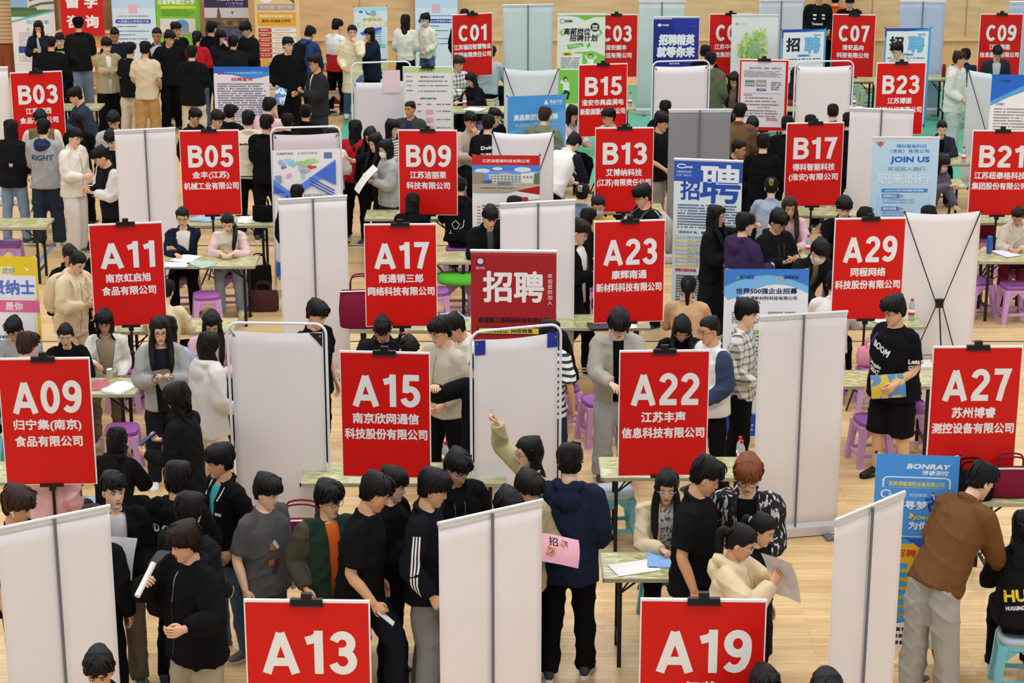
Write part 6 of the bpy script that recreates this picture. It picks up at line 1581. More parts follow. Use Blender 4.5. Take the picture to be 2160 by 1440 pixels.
def held(p, side, kind, label, col='W', W=.21, H=.297, tilt=0.0, pitch=50, out=.09, dz=0.0, yaw=0.0, words=(), dy=0.0):
    """A sheet, phone or roll in a hand: side 'l' or 'r' of the person."""
    s = 1 if side == 'l' else -1
    c = p['W'](p['wr'][s] + p['hf'][s] / np.linalg.norm(p['hf'][s]) * out + np.array([0, 0, dz])) + np.array([0, dy, 0])
    m = cloth(col) if kind == 'bag' else (M(PAL.get(col, col), rough=.5, noise=.12 if col not in ('W', 'K') else .02, scale=30) if not isinstance(col, bpy.types.Material) else col)
    nm = {'paper': 'paper_sheets', 'phone': 'phone', 'roll': 'paper_roll', 'brochure': 'brochure', 'board': 'clipboard'}[kind]
    mb = MB()
    if kind == 'phone': mb.box((0, 0, 0), (.075, .155, .009)); mb.box((0, 0, .0047), (.069, .146, .001), 1); mats = [M('#1a1b1f', rough=.3, noise=0), m]
    elif kind == 'roll': mb.tube([(0, -.13, 0), (0, .13, 0)], .02, 12, rnd=False); mats = [m]
    else:
        n = 8; th = .0015 if kind != 'board' else .008
        top = [((i / n - .5) * W, (j / n - .5) * H, .02 * math.sin(math.pi * j / n) * (0 if kind == 'board' else 1) + .006 * math.sin(4 * i / n)) for j in range(n + 1) for i in range(n + 1)]
        mb.add(top + [(a, b, c_ - th) for a, b, c_ in top], [q for j in range(n) for i in range(n) for q in ((j * (n + 1) + i, j * (n + 1) + i + 1, (j + 1) * (n + 1) + i + 1, (j + 1) * (n + 1) + i), tuple((n + 1) ** 2 + x for x in (j * (n + 1) + i, (j + 1) * (n + 1) + i, (j + 1) * (n + 1) + i + 1, j * (n + 1) + i + 1)))])
        mats = [m]
        for tx, x0, y0, hh_, cc in words:
            v2, f2 = text_geo(tx); lo_, hi_ = v2.min(0), v2.max(0); q = (v2 - (lo_ + hi_) / 2) * (hh_ / (hi_[1] - lo_[1])) + (x0, y0); mats.append(M(cc, noise=0))
            for dx in (-.02, 0, .02):
                q3 = q + (dx * hh_, 0); mb.add(np.stack([q3[:, 0], q3[:, 1], .02 * np.sin(math.pi * (q3[:, 1] / H + .5)) + .006 * np.sin(4 * (q3[:, 0] / W + .5)) + .0015], 1), f2, len(mats) - 1)
    o = mb.build(nm, mats, None, smooth=False)
    o.location = c; o.rotation_euler = (math.radians(pitch), math.radians(tilt), p['yaw'] + math.radians(yaw))
    return tag(o, label, {'phone': 'phone', 'brochure': 'brochure', 'roll': 'paper', 'paper': 'paper', 'board': 'clipboard'}[kind])
MATS = {}
MATS.update(stripe_dark=stripes('#e3e3de', '#2b3a34', 17, .42), stripe_thin=stripes('#e6dfd2', '#2a2a2e', 30, .4), plaid_grey=plaid('#d6d1c8', '#4a4845', 15), plaid_bw=plaid('#e2ded6', '#1f1f22', 14),
            tweed=speckle('#1b1b1d', '#c9c7c4', 34, .55, .60, .22), leopard=speckle('#c9ae8a', '#5a4330', 60, .58, .62), floral=speckle('#c9c4c0', '#5d5a5c', 45, .5, .56))
def crowd(P, held):
    # ---- nearest rows, in front of and around signs A13 and A19
    P(40, 1028, 75, 'brown-haired boy with a white earphone behind the leaning roll-up back', 'tee:K', hair='mop', hc='b', hp=18, earbud='#e9e7e4')
    p = P(230, 994, 20, 'boy in a grey hoodie and black jacket looking sideways, holding sheets', 'jacket:K', 'pants:#6e6152', hair='short', arms='nh', hy=10, hp=0, inner='LG:.07')
    held(p, 'r', 'paper', 'loose sheets held by the boy in a grey hoodie', 'LG', pitch=60, yaw=-30)
    P(207, 1062, 170, 'person with long reddish-dark hair behind the top of the leaning roll-up back', 'hood:K', hair='long', hc='d', h=1.6)
    P(364, 974, 165, 'person in a black hoodie with white letters on the back', 'hood:K', hair='mop', prints=(('b', 'YD OO', -.07, .36, .06, 'W', .24),), arms='ff')
    P(398, 1040, 150, 'black-haired person seen from behind in front of the lettered hoodie', 'jacket:K2', hair='mop', hc='k', arms='fn', backpack=('dark grey backpack', 'black-haired boy seen from behind', 'DG', 'K'))
    p = P(385, 1104, -48, 'smiling boy in a zipped black hoodie and khaki trousers with a paper roll', 'big:K', 'wide:#a59a86', hair='mop', hc='d', arms='sH', hy=-12, hp=14, fat=.14, inner=None, prints=(('f', '#line0,.30;0,.50', 0, 0, .012, 'GB'),))
    held(p, 'r', 'roll', 'rolled white paper in the hand of the smiling boy', pitch=35, yaw=25)
    P(452, 936, -55, 'boy in a black varsity jacket over a teal T-shirt', 'jacket:K', 'jeans:J', hair='fringe', arms='pp', hy=-18, hp=8, inner='TE:.055', shoes='#6b6252', prints=(('f', '#line.09,.42;.10,.52', 0, 0, .012, 'W'), ('f', '#line-.09,.42;-.10,.52', 0, 0, .012, 'W'), ('f', '#line-.14,-.06;.14,-.06', 0, 0, .010, 'W'), ('f', '#line.08,.32;.14,.32', 0, 0, .022, 'LG')))
    P(577, 1001, 52, 'boy in a dark grey T-shirt with an orange fruit print', 'tee:#514f50', 'pants:DG', hair='fringe', hy=12, hp=14, fat=.15, prints=(('f', '#line-.09,.30;-.04,.30', 0, 0, .06, '#9a6a34'), ('f', '#line-.05,.34;-.01,.27', 0, 0, .03, '#c9c4bc'), ('f', '#line-.10,.17;-.05,.17', 0, 0, .05, '#9a6a34'), ('f', '#line-.05,.08;-.01,.18', 0, 0, .05, '#4a2530')))
    P(692, 1016, 28, 'boy with glasses in a dark green varsity jacket and orange T-shirt', 'jacket:GR,#4a463a', 'pants:K', hair='mop', hc='k', arms='pp', hy=14, hp=6, glasses='#5a4a42', inner='OR:.05', h=1.66, fix=True, prints=(('f', '#line-.02,.40;.02,.22;.035,.36', 0, 0, .02, 'LG'),))
    p = P(800, 998, 82, 'boy in a plain black T-shirt walking past sign A13 with a phone', 'tee:#121214', 'pants:#1c1e26', hair='short', pose='walk', arms='dk', hy=10, hp=22, fat=.12, lean=6, h=1.84, fix=True)
    held(p, 'r', 'phone', 'white-backed phone in the hand of the walking boy in black', 'W', pitch=40, out=.12)
    P(842, 985, 70, 'boy in black behind the walking boy, fist raised forward', 'jacket:K', hair='fringe', arms='fh', hp=12, hy=12, fat=.08)
    P(932, 990, 78, 'boy in a black track jacket with three white sleeve stripes', 'jacket:#17181d', 'wide:#7f7f7d', hair='fringe', hp=18, hy=8, arms='nk', prints=(('r', '#line-.02,.44;-.02,.12;.0,.02', 0, 0, .011, 'W'), ('r', '#line0,.44;0,.12;.02,.02', 0, 0, .011, 'W'), ('r', '#line.02,.44;.02,.12;.04,.02', 0, 0, .011, 'W')))
    P(957, 952, 25, 'boy with thin glasses in a black hooded jacket behind the striped track jacket', 'hood:K', hair='short', glasses='LG', hp=26, hy=14)
    P(1124, 919, -72, 'woman in a khaki jacket pointing up at the white screen', 'jacket:#b9ad82', 'pants:K', hair='long', hc='k', arms='du', hp=4, glasses='#2a2426', hh=.3, h=1.66)
    P(1090, 1034, 40, 'black-haired person half hidden by the roll-up in front of the khaki hoodie', 'jacket:K', hair='short', hp=25, h=1.66)
    p = P(1132, 996, 48, 'boy with glasses in a khaki hoodie holding a pink flyer', 'hood:#b0a17b', 'pants:K', hair='fringe', glasses='LG', arms='hh', hp=22, hy=6, shoes='#8a8580')
    o_ = held(p, 'l', 'brochure', 'pink flyer held by the boy in a khaki hoodie', '#e0a3b4', W=.3, H=.21, pitch=50, yaw=-30, tilt=18, words=(('招', -.06, .05, .07, '#1b1b1e'), ('聘', .03, .05, .05, '#7a5560')))
    P(1190, 934, 172, 'boy in a navy hooded jacket seen from behind', 'big:N', 'pants:K', hair='short', arms='nn', h=1.72)
    p = P(1408, 992, 2, 'woman in a beige cardigan and clear glasses', 'jacket:#d3c2a0', 'pants:K', hair='longf', pose='sit', arms='tw', hp=6, hy=-6, glasses='#cfcfd4', inner='floral:.05', stool='blue', h=1.68)
    P(1514, 964, 78, 'stocky boy in a black polo shirt looking down', 'polo:#141416', 'pants:K', hair='short', fat=.12, hp=26, hy=6, arms='ed'.replace('e', 'n'), h=1.74)
    P(1566, 967, -8, 'boy with orange-dyed hair and glasses in a black-and-white tweed jacket', 'jacket:tweed', 'pants:K', hair='mop', hc='o', glasses='#2a2426', inner='K:.07', lean=12, hp=16, h=1.74, arms='tn')
    P(1602, 1082, 60, 'black-haired woman half hidden behind the beige hoodie and glasses', 'coat:K', hair='pony', hp=20, h=1.6)
    p = P(1586, 1106, 72, 'woman in a beige hoodie and glasses reading papers', 'big:#d9c5a2', 'wide:#cdb993', hair='pony', arms='HH', hp=24, glasses='#d8d8dc', h=1.63, hh=.45)
    held(p, 'l', 'paper', 'white sheets held up by the woman in a beige hoodie', '#d5d2da', W=.26, H=.34, pitch=70, tilt=0, yaw=60, out=.10, dz=-.06)
    P(2094, 974, 125, 'boy in a brown overshirt and grey sweatpants leaning over a table', 'jacket:BR', 'wide:#a5a29d', hair='short', lean=28, arms='ft', hp=20, hy=-10, sole='W', shoes='#5a4a52')
    P(2150, 1072, 172, 'person in a black hoodie with yellow back lettering', 'hood:#18181a', 'pants:K', hair='long', pose='sit', stool='blue', hp=16, h=1.72, arms='tt', hh=.3, prints=(('b', 'HUGS', .01, .22, .085, '#e6d23c', .29, 8), ('b', 'HUGGING TOGETHER', .02, .13, .028, 'W', .28, 8)))
    P(206, 1371, 4, 'black-haired boy cut off by the lower edge of the picture', 'jacket:K', hair='short', hp=16, h=1.7)
    P(1733, 1418, 0, 'top of a black-haired head at the lower edge below the roll-up back', 'jacket:K', hair='short', h=1.7)
    P(1626, 1408, 10, 'top of a dark head behind the lower right edge of sign A19', 'jacket:K', hair='short', h=1.62)
    # ---- second row, around signs A09, A15, A22, A27
    P(36, 671, -15, 'boy with glasses in grey at the left edge behind sign A09', 'sweater:G', hair='short', pose='sit', stool='pink', glasses='DG', hp=18, arms='tt')
    P(58, 698, 150, 'brown-haired person seen from behind above sign A09', 'sweater:GB', hair='short', hc='b', pose='sit', stool='blue', hp=8, arms='tt', h=1.68)
    P(150, 682, 8, 'ponytailed woman with glasses in a black jacket at the table', 'jacket:K', hair='pony', pose='sit', stool='pink', glasses='LG', hp=8, arms='tt', hh=.34)
    P(206, 656, 4, 'woman with glasses in a white blazer', 'blazer:#e2ddd0', 'pants:#8a7a66', hair='wavy', pose='sit', glasses='#5a4a42', inner='#a08c74:.075', arms='nt', hp=14, hh=.27)
    p = P(336, 667, 12, 'long-haired woman with dark glasses in a grey zip hoodie', 'hood:#9c9b99', 'pants:#1d1f25', hair='longf', glasses='#17171a', inner='#22252a:.085', arms='hh', hp=8, h=1.64, shoes='W', prints=(('f', 'Dallas', .0, .2, .06, '#3f6f4a', .13),))
    held(p, 'l', 'board', 'dark tablet held by the woman with dark glasses', '#5a5048', W=.16, H=.24, pitch=30, yaw=20)
    P(352, 664, 176, 'long-haired woman in a light blue shirt behind the grey zip hoodie', 'shirt:#a9bfdd', hair='long', pose='sit', stool='pink', arms='tt', hh=.3, h=1.7)
    P(446, 658, 5, 'fringed girl looking down at the table right of sign A11', 'sweater:PK', hair='longf', pose='sit', stool='pink', arms='tt', hp=20)
    P(438, 698, 130, 'long-haired woman in a pale windbreaker seen from behind', 'big:#cfc9c6', 'wide:#d5c8ae', hair='long', arms='nn', hp=4, hh=.42, h=1.66)
    p = P(370, 808, -108, 'person with long wavy hair in a black coat holding a phone', 'coat:#18181a', 'pants:K', hair='wavy', arms='fh', hp=16, h=1.66, hh=.34)
    held(p, 'r', 'phone', 'phone with a lit icon screen held by the wavy-haired person', '#3b4c78', pitch=35, yaw=40, out=.11)
    P(232, 898, 168, 'long-haired person in a black hoodie seated with back turned beside sign A09', 'hood:#19191b', hair='long', pose='sit', stool='blue', arms='tt', hh=.3, h=1.74)
    P(102, 893, 165, 'person in a pink sweater hidden behind sign A09', 'sweater:#d3a3a5', 'pants:DG', fix=True, stool='pink', hair='short', pose='sit', arms='nn', h=1.7)
    P(672, 634, 48, 'boy in a black T-shirt behind the large white screen', 'tee:K', 'pants:K', hair='short', hp=22, hy=8)
    P(806, 671, 0, 'spiky-haired boy with glasses bending over the table of sign A15', 'jacket:K2', hair='spiky', pose='sit', stool='pink', glasses='LG', hp=32, lean=10, arms='tt')
    P(868, 712, 35, 'black-haired woman with a pink hair clip bending her head', 'sweater:K', hair='pony', clip='#d98a9a', pose='sit', stool='pink', glasses='#2a2426', hp=34, lean=16, arms='tt')
    P(930, 668, -45, 'boy with glasses in a stone-coloured jacket by sign A15', 'jacket:#b9b09e', 'pants:K', hair='short', glasses='#2a2426', hp=14, hy=-10, arms='nh')
    P(948, 664, -60, 'person in a white overshirt behind the stone-coloured jacket', 'shirt:#e2ddd2', 'pants:K', hair='short', lean=22, hp=22, arms='tt', h=1.7)
    P(1012, 742, -30, 'person in black mostly hidden behind the blue-cornered screen', 'jacket:K', 'jeans:DJ', hair='short', arms='nr', h=1.7)
    P(1146, 638, -65, 'boy with glasses behind the dark red poster', 'jacket:K', hair='short', pose='sit', stool='pink', glasses='DG', hp=18, arms='tt', h=1.72)
    P(1158, 672, 165, 'person in a black-and-white striped T-shirt behind the blue-cornered screen', 'tee:stripe_dark', 'jeans:DJ', hair='long', hc='k', arms='nd', hp=6, hh=.2, h=1.68)
    p = P(1228, 463, 62, 'reddish-haired boy with glasses in a long black coat over white', 'coat:K', 'pants:K', hair='short', hc='d', glasses='DG', inner='W:.09', arms='hh', hp=22, shoes='W', pose='walk')
    held(p, 'l', 'paper', 'pink sheets held by the boy in a long black coat', '#d98fae', pitch=60, yaw=-20)
    P(1240, 438, 150, 'black-haired head just behind the boy in a long black coat', 'jacket:K', hair='short', pose='sit', stool='pink', h=1.72)
    P(1262, 411, -4, 'woman in a grey face mask and mustard top', 'sweater:#c99a3a', hair='pony', pose='sit', stool='pink', mask='#b9bcc0', glasses='LG', hp=10, arms='tt')
    P(1236, 384, 165, 'woman with a hair scrunchie in a blue denim shirt seen from behind', 'shirt:GB', hair='bun', clip='#d8c9b0', pose='sit', stool='pink', arms='tt', h=1.7)
    P(1354, 389, -62, 'boy with glasses in a black T-shirt carrying a backpack', 'tee:#18181a', 'pants:K', hair='fringe', glasses='DG', hp=16, arms='pn', backpack=('light grey backpack', 'boy with glasses beside sign A23', '#b5b2ad', '#4a4845'))
    P(1440, 578, 172, 'ponytailed woman in a tan coat seated with back turned', 'coat:TN', hair='pony', pose='sit', stool='pink', arms='tt', hp=20, h=1.74, hh=.28, lean=10)
    P(1307, 659, 4, 'boy in a stone-grey jacket looking down behind sign A22', 'jacket:#a9a298', 'wide:#a4a5a6', hair='mop', glasses='DG', hp=30, lean=12, arms='tt', inner='K:.05')
    P(1440, 671, 0, 'long-haired girl in black bending over the table behind sign A22', 'sweater:K', hair='longf', pose='sit', stool='pink', glasses='LG', hp=34, lean=14, arms='tt')
    p = P(1498, 664, -62, 'boy with glasses in a white and navy jacket holding a phone', 'jacket:#dcd8d2,#39455f', 'pants:K', hair='crew', glasses='K', hp=8, arms='nk')
    held(p, 'l', 'phone', 'phone by the white and navy jacket', '#d9dbe0', pitch=60, yaw=60, out=.10)
    P(1574, 631, 70, 'curly-topped boy in a grey plaid shirt and black trousers', 'shirt:plaid_grey', 'wide:K', hair='curly', hp=6, arms='nn', inner=None)
    p = P(1886, 624, -50, 'big boy in a printed black T-shirt and shorts', 'tee:#131315', 'shorts:#131315', hair='curly', fat=.32, glasses='#17171a', hp=14, hy=-14, arms='nd', h=1.78, shoes='#17171a', sole='#1d1d20',
          prints=(('f', 'BOOM', -.03, .36, .06, 'W', .2, -20), ('f', 'Lets make', -.09, .2, .04, 'W', .15, -14), ('f', 'GREAT', -.10, .14, .045, 'W', .13, -14), ('l', 'Lets m', -.03, .28, .04, 'W', .12), ('l', 'GREAT', -.03, .22, .04, 'W', .11), ('l', '#line.03,.52;.06,.36', 0, 0, .014, '#3a49b4'), ('f', '#line-.12,.47;-.16,.38', 0, 0, .014, '#3a49b4')))
    held(p, 'l', 'brochure', 'yellow and blue magazine in the hand of the big boy in shorts', speckle('#d8bd4a', '#5a8fc0', 9, .5, .54), W=.31, H=.22, pitch=84, yaw=42, tilt=-6, out=.07, dz=0.02, dy=.045)
    p = P(1510, 431, 62, 'woman with long hair in black top and long skirt, arm raised', 'sweater:#17171a', 'skirt:#19191c', hair='longf', glasses='LG', arms='rh', hp=6, h=1.66)
    held(p, 'r', 'brochure', 'green and white brochure held by the woman in black', speckle('#d9dcc8', '#5f8f4c', 14, .5, .56), W=.21, H=.3, pitch=75, yaw=-40)
    P(1580, 447, 125, 'person in a purple hooded sweatshirt', 'hood:PU', hair='short', hp=6, arms='ff', hy=-16)
    P(1638, 444, 35, 'boy with glasses in a black hoodie with white sleeve lettering', 'hood:#17171a', hair='fringe', glasses='#2a2426', hp=26, arms='hh', prints=(('f', 'Timeonly', .0, .1, .05, 'W', .22),))
    P(1666, 414, 2, 'woman with long brown hair in a pink jacket', 'jacket:PK', hair='longf', hc='b', pose='sit', stool='pink', arms='tt', hp=4, inner='#c99aa2:.05')
    P(1782, 415, -2, 'boy in black between sign B17 and sign A29', 'jacket:K', hair='fringe', hp=6, pose='sit', stool='pink', arms='tt', h=1.76)
    P(1826, 434, 160, 'spiky-haired head above the top clip of sign A29', 'jacket:K', hair='spiky', pose='sit', stool='pink', arms='tt')
    P(1960, 432, 175, 'top of a dark head behind the crossed-rod banner', 'jacket:K', hair='short', pose='sit', stool='pink', arms='tt')
    P(1738, 508, 25, 'boy in a white mask and dark jacket bending forward left of sign A29', 'jacket:K2', 'pants:K', hair='fringe', mask='W', lean=34, hp=18, arms='tt', inner='#7a6a4a:.04')
    P(1762, 571, 165, 'person in a white shirt hidden behind sign A29', 'sweater:#dedad4', 'pants:K', fix=True, hair='short', pose='sit', stool='pink', arms='tt', h=1.7)
    P(2148, 438, -18, 'woman with a hair bun in a pink-hooded fleece writing', 'hood:#c9bba9', 'pants:#7a2a35', hair='bun', pose='sit', stool='pink', glasses='DG', arms='tw', hp=26, lean=8)
    P(1634, 371, 172, 'person with a gold hair clip in a grey-blue sweater seen from behind', 'sweater:#93a1b0', hair='bun', clip='#c9a860', pose='sit', stool='pink', arms='tt', h=1.72)
    # ---- third row, around signs A11, B05, B09, B13
    P(384, 436, 4, 'woman with glasses in a black blazer seated right of sign A11', 'blazer:#1b2230', 'pants:K', hair='pony', pose='sit', stool='pink', glasses='#5a3a32', inner='#d9d3c4:.06', arms='xt', hp=10, hh=.2)
    P(479, 450, 2, 'woman in a pink and cream sweater with clasped hands', 'sweater:#ded0b8,#dfbcbc', 'jeans:#8f9aa6', hair='ponyf', h=1.60, lean=20, pose='sit', stool='pink', arms='tt', hp=14, shoes='C', skin=2, hh=.4)
    P(166, 530, 52, 'girl in a cream hoodie carrying a cream backpack', 'big:#dcc9a6', 'wide:#dcc9a6', hair='bun', lean=10, hp=22, arms='fh', h=1.62, backpack=('cream canvas backpack', 'girl in a cream hoodie', '#d3c09c'))
    P(186, 504, 20, 'dark-haired person hidden behind the upper left of sign A11', 'jacket:K', hair='short', hp=15, h=1.55)
    P(160, 516, 30, 'black-haired girl just behind the cream hoodie', 'jacket:K', hair='pony', hp=22, h=1.5)
    P(90, 250, 174, 'boy in a grey hoodie with navy lettering on the back', 'hood:#a3a2a4,#a3a2a4,#2a3350', 'wide:DJ', hair='short', arms='ff', shoes='W', prints=(('b', 'RIGHT', .01, .33, .065, '#39496e', .29),))
    P(22, 250, 170, 'long-haired person in a black jacket and jeans at the left edge', 'jacket:#18181a', 'jeans:LJ', hair='long', arms='nn', hh=.36, h=1.7, prints=(('b', 'W', .04, .22, .05, 'W', .05),))
    P(84, 233, 10, 'person in an olive and cream varsity jacket behind the grey hoodie', 'jacket:#7d6a48,#e0d8c8', 'pants:K', hair='short', hp=24)
    P(160, 268, 62, 'boy with glasses in a white striped jacket and white trousers', 'jacket:#e0d8c9', 'wide:#d9d3cb', hair='short', glasses='LG', hp=14, arms='nf', shoes='#6a6058', prints=(('l', '#line-.05,.28;.10,.28', 0, 0, .02, 'K'), ('l', '#line-.05,.25;.10,.25', 0, 0, .01, 'K'), ('b', 'T', .0, .3, .06, 'K', .05)))
    P(205, 310, -55, 'boy in a black and white jacket looking at his hands', 'jacket:#1b1b20,#dcd8d4', 'wide:K', hair='short', hp=30, hy=-8, arms='hh', lean=6)
    P(238, 236, 2, 'dark-haired boy in grey behind the black and white jacket', 'sweater:LG', 'pants:G', hair='short', hp=24)
    P(228, 276, -8, 'boy in black left of the white roll-up back', 'jacket:K', hair='short', hp=32, h=1.66)
    P(155, 184, -70, 'boy in a navy jacket right of sign B03', 'jacket:#333a4c', 'jeans:J', hair='fringe', pose='sit', hp=14, arms='tt', h=1.76)
    P(163, 236, 172, 'long-haired person in black right of the lower half of sign B03', 'jacket:K', hair='long', arms='ff', hh=.4, h=1.6)
    P(626, 388, 165, 'dark-haired person in black behind the white roll-up left of sign A17', 'jacket:K', 'pants:K', hair='short', pose='stand', h=1.5)
    P(528, 232, 176, 'boy in a cream varsity jacket with back lettering', 'jacket:#ddd3ba', 'pants:K', hair='short', arms='fn', prints=(('b', 'beautiful place', .0, .38, .035, 'K', .25), ('b', '#line-.12,-.06;.12,-.06', 0, 0, .014, 'K')))
    P(416, 228, 60, 'dark-haired boy in black above the left half of sign B05', 'jacket:K', hair='short', hp=18, h=1.6)
    P(476, 219, 150, 'dark-haired person in black above the right half of sign B05', 'hood:K', hair='short', hp=12, h=1.66)
    P(470, 233, 55, 'boy in a black jacket looking down above sign B05', 'jacket:K2', hair='short', hp=22, h=1.62)
    P(557, 240, 160, 'black-haired person in black right of the cream varsity jacket', 'jacket:K', 'pants:K', hair='short', hp=10, arms='fn')
    P(572, 204, 150, 'person in pale pink behind the blue-topped notice', 'sweater:PK', 'pants:K', hair='short', pose='sit', stool='beige', arms='tc', hp=8)
    P(606, 238, 172, 'black-haired person in black left of two heads above the map poster', 'jacket:K', hair='short', h=1.58)
    P(645, 219, 172, 'black-haired person in black right of two heads above the map poster', 'jacket:K', hair='short', h=1.6)
    P(356, 588, 172, 'person in a cream sweatshirt with small back lettering right of sign A11', 'sweater:#d8c7a0', 'pants:K', hair='short', pose='sit', stool='pink', arms='tt', hp=16, h=1.64, prints=(('b', 'FREEDOM', .02, .36, .03, 'K', .16), ('b', 'PEACE', .02, .32, .03, 'K', .1)))
    p = P(606, 77, 18, 'man in a black jacket looking sideways near the orange poster', 'jacket:K', 'wide:K', hair='short', hy=20, hp=2, arms='kp', h=1.76, fat=.06)
    held(p, 'r', 'brochure', 'blue and white leaflet hanging from the hand of the man in a black jacket', speckle('#5a86c4', '#dfe6f0', 12, .5, .55), W=.2, H=.28, pitch=80, yaw=10, tilt=20, out=.2)
    P(664, 114, -62, 'man with glasses in a dark grey shirt gesturing', 'shirt:#2b2a2c', 'pants:#33343a', hair='short', glasses='K', hp=10, arms='hf', inner='W:.03', h=1.76, fat=.1)
    P(712, 39, 140, 'volunteer in a white and red vest', 'vest:#e4e0dc,#c42a2e', 'pants:K', hair='short', arms='ff', hp=16)
    P(748, 51, 10, 'woman in a cream jacket and jeans with her hand at her mouth', 'coat:#e0d3ae', 'jeans:J', hair='pony', arms='cn', hp=4, shoes='W', h=1.7, pose='walk')
    P(775, 57, -45, 'woman in a navy jacket with both hands at her face', 'big:#1d2230', 'pants:K', hair='bob', arms='cc', hp=4, h=1.62)
    P(856, 29, 172, 'woman in a white cardigan seen from behind', 'sweater:#d9d4c8', 'pants:K', hair='long', arms='nn', hh=.3, h=1.62)
    P(896, 27, -45, 'short-haired woman in a white knit sweater and jeans', 'sweater:#dcd6c6', 'jeans:J', hair='short', arms='nn', hp=10, mask='LG', h=1.6, fem=True)
    P(656, 55, 150, 'person in a dark blue hoodie leaning over a table', 'hood:#2b3a66', 'pants:K', hair='short', lean=20, arms='tt', hp=20, backpack=('black backpack', 'person in a dark blue hoodie', 'K'))
    P(866, 211, -20, 'short-haired man in a dark jacket in front of the pale green form', 'jacket:#3b3d3f', hair='crew', hp=2, hy=-14, arms='nn', h=1.58, fix=True, inner='#2b2f55:.05', skin=3)
    P(700, 268, 165, 'long-haired girl with a light top nearest the map poster', 'sweater:#d6d2cf', 'skirt:K', hair='long', arms='ff', hh=.5, h=1.62)
    P(762, 251, 170, 'long-haired girl in red', 'sweater:#b5222b', 'pants:K', hair='long', arms='ff', h=1.66, hh=.34)
    P(780, 280, -50, 'girl in a black T-shirt leaning forward with a fringe', 'tee:K', 'skirt:K', hair='longf', lean=10, arms='hr', hp=10, h=1.62)
    p = P(800, 293, -65, 'girl in a white face mask and grey hoodie', 'hood:#a3a2a1', 'wide:#2b2d33', hair='long', mask='#e2dfe0', arms='hh', hp=12, h=1.6, hh=.45)
    held(p, 'r', 'paper', 'large white sheet held by the girl in a white face mask', 'W', W=.3, H=.4, pitch=50, yaw=-10)
    held(p, 'l', 'phone', 'yellow-edged phone held by the girl in a white face mask', '#2a2c22', pitch=40, yaw=30)
    P(788, 268, -20, 'black-haired girl behind the white face mask', 'sweater:K', 'pants:K', hair='longf', h=1.62, hp=18)
    p = P(824, 250, 55, 'girl in a striped top', 'sweater:stripe_thin', 'jeans:LJ', hair='bob', arms='hh', hp=8, h=1.64)
    held(p, 'r', 'phone', 'black phone held by the girl in a striped top', 'K', pitch=70, yaw=-30)
    P(990, 153, -55, 'long-haired woman in black seated at the table of sign C01', 'coat:#17171a', hair='long', pose='sit', stool='pink', arms='tt', hp=24, hh=.4)
    P(963, 117, 40, 'person in a black and white checked shirt left of sign C01', 'shirt:plaid_bw', 'pants:K', hair='short', hc='b', pose='sit', stool='beige', arms='tt')
    P(1036, 95, 160, 'person in grey seated behind sign C01', 'sweater:#a9b3ba', 'pants:K', hair='short', pose='sit', stool='beige', arms='tt')
    P(980, 18, 175, 'dark head showing above sign C01', 'jacket:K', hair='short', h=1.66)
    P(984, 236, 25, 'person in a beige sweater right of sign B09', 'sweater:#b9aa98', 'pants:K', hair='short', pose='sit', stool='pink', arms='ct')
    P(1030, 240, 165, 'boy in a black T-shirt with white script on the back', 'tee:#151517', 'pants:K', hair='short', arms='fd', prints=(('b', 'Doing', .05, .38, .06, 'W', .2, 8), ('b', 'TO HEALTH', .05, .29, .045, 'W', .2, 6)), lean=6)
    P(1056, 227, 45, 'dark-haired boy looking right beside the white script T-shirt', 'jacket:K', hair='short', hp=8, h=1.64)
    P(1094, 229, 165, 'black-haired person with a dark red collar', 'jacket:#23191c', hair='short', h=1.6, hp=10)
    P(1150, 224, 160, 'brown-haired boy in a grey-green jacket leaning forward', 'big:GG', 'pants:K', hair='short', hc='b', lean=10, arms='ff', hp=12)
    P(1212, 222, 45, 'bob-haired woman in a pale pink cardigan', 'jacket:#ddccca', 'pants:K', hair='bob', pose='sit', stool='pink', arms='tH', hp=14, inner='floral:.05')
    P(1284, 227, -55, 'boy with glasses in front of the lower half of sign B15', 'jacket:#a9a79a', hair='short', glasses='DG', hp=8, h=1.66)
    P(1216, 283, 140, 'person in a white varsity jacket with navy sleeves bending over', 'jacket:#dfdad6,#1f2333', 'pants:K', hair='short', lean=38, arms='tt', hp=30)
    P(1404, 211, 172, 'dark-haired person above the black lettered T-shirt', 'jacket:K', hair='fringe', h=1.6)
    P(1398, 236, 60, 'boy in a black T-shirt with white letters left of the grey roll-up', 'tee:#151517', 'pants:#8a8478', hair='fringe', hp=14, arms='nn', prints=(('r', 'AIN', -.03, .36, .05, 'W', .12), ('b', 'MOUNTAIN', .0, .36, .05, 'W', .26)))
    P(1500, 109, 160, 'man in an olive green hoodie', 'big:#5d6048', 'pants:K', hair='short', arms='nn', h=1.72)
    P(1488, 94, 150, 'dark head behind the olive green hoodie', 'jacket:K', hair='short', h=1.62)
    P(1548, 153, -20, 'long-haired woman in mauve behind the red-edged notice', 'sweater:#8a6f66', hair='longf', pose='sit', stool='beige', arms='tt', hp=18)
    P(1562, 216, 160, 'boy in a brown jacket left of the red-edged notice', 'jacket:#6a4f38', 'pants:K', hair='short', lean=8, arms='ff')
    P(1588, 247, 0, 'man in a face mask and dark suit below the red-edged notice', 'blazer:#262c3a', hair='short', pose='sit', stool='pink', mask='#a9bccb', glasses='LG', arms='tt', inner='W:.06', hp=12, h=1.76)
    P(1560, 292, 70, 'short-haired man in black beside the grey roll-up back', 'jacket:K', hair='crew', pose='sit', stool='pink', arms='tt', hp=8, skin=3, h=1.78)
    P(1612, 280, 172, 'person in a black T-shirt left of sign B17', 'sweater:K', 'pants:K', hair='short', arms='ff', h=1.68)
